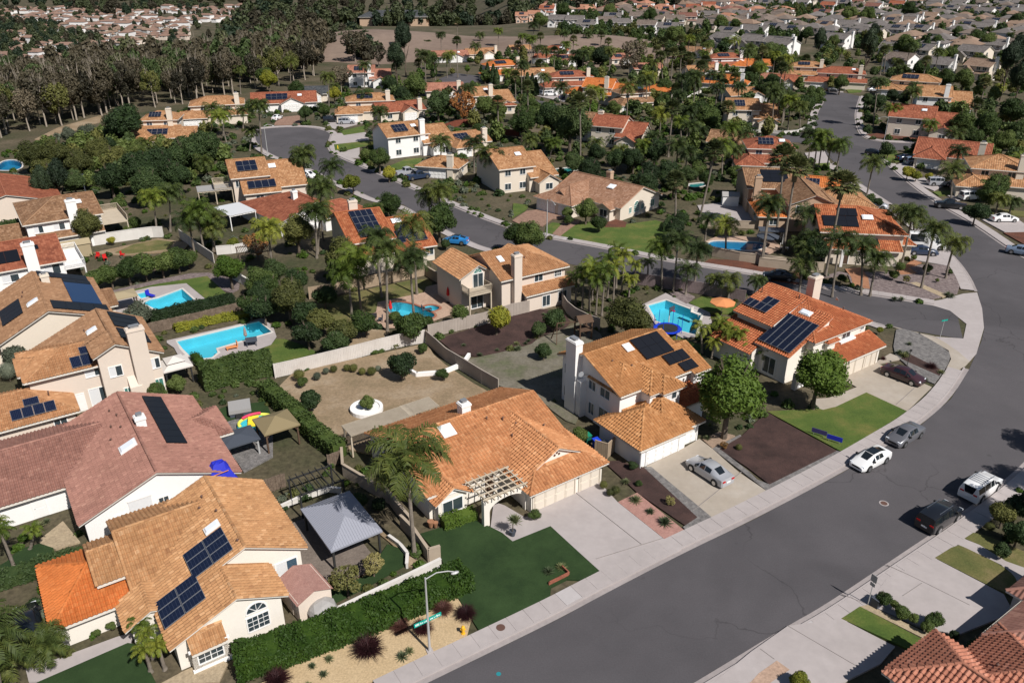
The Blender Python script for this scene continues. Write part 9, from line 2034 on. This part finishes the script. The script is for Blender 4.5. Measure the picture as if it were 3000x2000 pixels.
t = thing('fire_hydrant', 'yellow fire hydrant beside the red grass on the sand bed', 'fire hydrant', (-3.5, 42.2, 0.13)); mb = MB(); mb.lathe([(0.16, 0), (0.16, 0.06), (0.11, 0.08), (0.11, 0.5), (0.15, 0.52), (0.14, 0.62), (0.05, 0.74)], 12); mb.build('body', 'hydrant', t)
for a in (0, 90, 180): mb = MB(); mb.tube([(0, 0, 0.4), (0.2 * math.cos(R(a)), 0.2 * math.sin(R(a)), 0.4)], 0.06, 8); mb.build('outlet', 'hydrant', t)
t = thing('fire_hydrant', 'yellow hydrant on the lawn strip of the cul-de-sac', 'fire hydrant', (-43.4, 199.4, 0.13)); mb = MB(); mb.lathe([(0.18, 0), (0.14, 0.1), (0.14, 0.6), (0.06, 0.8)], 10); mb.build('body', 'yellow', t)
for label, pos, r, m, z in (('white-rimmed manhole cover in the middle of the road', (33.1, 57.4), 0.3, 'rust', 0.004), ('round rusty cover set in the pavement', (-0.82, 42.75), 0.33, 'rust', 0.148), ('small blue valve cover in the road', (-0.91, 38.75), 0.17, 'teal', 0.004)):
    t = thing('manhole_cover', label, 'manhole cover', (*pos, z)); mb = MB(); mb.lathe([(r, 0), (r, 0.006), (0.01, 0.007)], 20); mb.build('lid', m, t)
    if 'rimmed' in label: mb = MB(); mb.lathe([(r + 0.11, 0), (r + 0.11, 0.004), (r, 0.005)], 20); mb.build('rim', 'concrete', t)
for lab, pos, m, lid in (('green wheelie bin behind the tan side gate', (7.5, 66.9), 'darkgreen', 'green'), ('blue recycling bin behind the tan side gate', (8.3, 66.0), 'binblue', 'binblue'), ('black bin beside the blue recycling bin', (9.0, 65.4), 'iron', 'iron')):
    t = thing('wheelie_bin', lab, 'bin', (*pos, 0.12), 30); mb = MB(); mb.prism([(-0.28, -0.3), (0.28, -0.3), (0.28, 0.3), (-0.28, 0.3)], 0.08, 0.95); mb.build('body', m, t); mb = MB(); mb.poly([(-0.34, -0.36, 0.97), (0.34, -0.36, 0.97), (0.34, 0.36, 1.06), (-0.34, 0.36, 1.06)]); mb.box(-0.33, 0.33, -0.35, 0.34, 0.93, 0.98); mb.build('lid', lid, t)
    for sx in (-1, 1): mb = MB(); mb.tube([(sx * 0.26, 0.28, 0.1), (sx * 0.31, 0.28, 0.1)], 0.1, 10); mb.build('wheel', 'rubber', t)
for lab, pos, m in (('purple lawn sign on the mulch edge', (31.0, 68.2), 'purple'), ('dark blue lawn sign nearer the pavement', (32.1, 67.0), 'royal')):
    t = thing('lawn_sign', lab, 'sign', (*pos, 0.13), -35); mb = MB(); mb.box(-0.75, 0.75, -0.02, 0.02, 0.25, 0.75); mb.build('board', m, t)
    for sx in (-1, 1): mb = MB(); mb.bar((sx * 0.5, 0, 0), (sx * 0.5, 0, 0.3), 0.03); mb.build('stake', 'galv', t)
t = thing('utility_box', 'green utility box behind the grey street sign', 'utility box', (27.2, 44.9, 0.12), 34.5); mb = MB(); mb.box(-0.3, 0.3, -0.3, 0.3, 0, 0.75); mb.box(-0.33, 0.33, -0.33, 0.33, 0.75, 0.8); mb.build('cabinet', 'slate', t)
t = thing('basketball_hoop', 'poolside basketball hoop standing in front of the turquoise pool', 'basketball hoop', (20.6, 95.2, 0.13), -50); mb = MB(); mb.tube([(0, 0, 0), (0, 0, 1.6), (0.3, 0, 2.0)], 0.06, 8); mb.build('pole', 'canvas', t); mb = MB(); mb.box(0.3, 0.36, -0.5, 0.5, 1.9, 2.6); mb.build('backboard', 'slate', t); mb = MB(); mb.lathe([(0.22, 2.05), (0.22, 2.09), (0.2, 2.09)], 12, 0, (0.62, 0)); mb.build('rim', 'lampred', t)
t = thing('flag', 'striped red and white flag on the beige house wall', 'flag', (-53.4, 71.6, 3.6), 34.5); mb = MB(); mb.bar((0, 0, 0), (-0.9, -0.4, 0.7), 0.04); mb.build('pole', 'galv', t)
for i in range(7): mb = MB(); mb.poly([(-0.5 + 0.05 * i, -0.3, 0.35 - i * 0.11), (-0.5 + 0.05 * i, -0.3, 0.24 - i * 0.11), (-1.2, -0.5, 0.05 - i * 0.11), (-1.2, -0.5, 0.16 - i * 0.11)]); mb.build('stripe', 'red' if i % 2 == 0 else 'canvas', t)
for lab, pos, sc, m in (('black cover over a grill beside the hot tub', (-29.3, 68.9), 0.6, 'iron'), ('grey netting over a shrub beside the beige shed', (-13.9, 43.9), 1.1, 'greycover')):
    t = thing('covered_grill' if 'grill' in lab else 'net_cover', lab, 'cover', (*pos, 0.12)); mb = MB(); mb.ico((0, 0, sc * 0.6), sc, 2, 0, (1, 1, 0.75)); mb.v = [(x + 0.06 * math.sin(9 * z), y + 0.06 * math.cos(8 * x), max(0, z)) for x, y, z in mb.v]; mb.build('cloth', m, t)

# ------------------------------------------------------------------ describe each repeated thing by what stands next to it
ORD = ['first', 'second', 'third', 'fourth', 'fifth', 'sixth', 'seventh', 'eighth', 'ninth', 'tenth']
def ordinal(i):
    if i < 10: return ORD[i]
    n = i + 1; return '%d%s' % (n, 'th' if 10 < n % 100 < 14 else {1: 'st', 2: 'nd', 3: 'rd'}.get(n % 10, 'th'))
EXTRA = [('the dry hill', (-30, 420)), ('the far cul-de-sac', (-50, 205)), ('the upper road bend', (92, 215)), ('the sand bed', (-9, 41)), ('the dry back yard', (-10, 79)), ('the weedy grey yard', (7, 84)), ('the palm grove pool', (16, 103)), ('the corner gravel bed', (60, 105)), ('the L-shaped pool', (-37, 89)), ('the square blue pool', (-50, 101)), ('the curved pool', (-15, 98)), ('the corner lawn', (17, 132)), ('the eucalyptus wood', (-110, 240)), ('the far back court', (-15, 270)), ('the upper-right grey roofs', (150, 330)), ('the upper-middle grey roofs', (40, 330)), ('the far-right grey roofs', (230, 330)), ('the top-right rooftops', (220, 480)), ('the valley town', (-480, 900)), ('the right-hand kerb cars', (80, 150)), ('the road end trees', (120, 230)), ('the fan palm cluster', (-5, 200)), ('the centre orange rooftops', (35, 230)), ('the red court houses', (-20, 235)), ('the left tree belt', (-75, 160))]
MARKS = LANDMARKS + EXTRA
buckets = {}
for o, kind, pos in AUTO:
    best = min(MARKS, key=lambda m: (m[1][0] - pos[0]) ** 2 + ((m[1][1] - pos[1]) * 0.8) ** 2)
    k = pos[1] / max(best[1][1], 1); sx0 = best[1][0] / best[1][1]; sx = pos[0] / max(pos[1], 1); dx = (sx - sx0) * best[1][1]; dy = pos[1] - best[1][1]
    rel = ('right of' if dx > 0 else 'left of') if abs(dx) > abs(dy) * 0.9 else ('behind' if dy > 0 else 'in front of')
    buckets.setdefault((kind, rel, best[0]), []).append((sx, o))
for (kind, rel, mark), lst in buckets.items():
    lst.sort(key=lambda e: e[0])
    for i, (sx, o) in enumerate(lst):
        s = '%s %s %s' % (kind, rel, mark)
        if len(lst) > 1:
            s += ', ' + ('leftmost' if i == 0 else 'rightmost' if i == len(lst) - 1 else ordinal(i) + ' from left')
        o['label'] = s
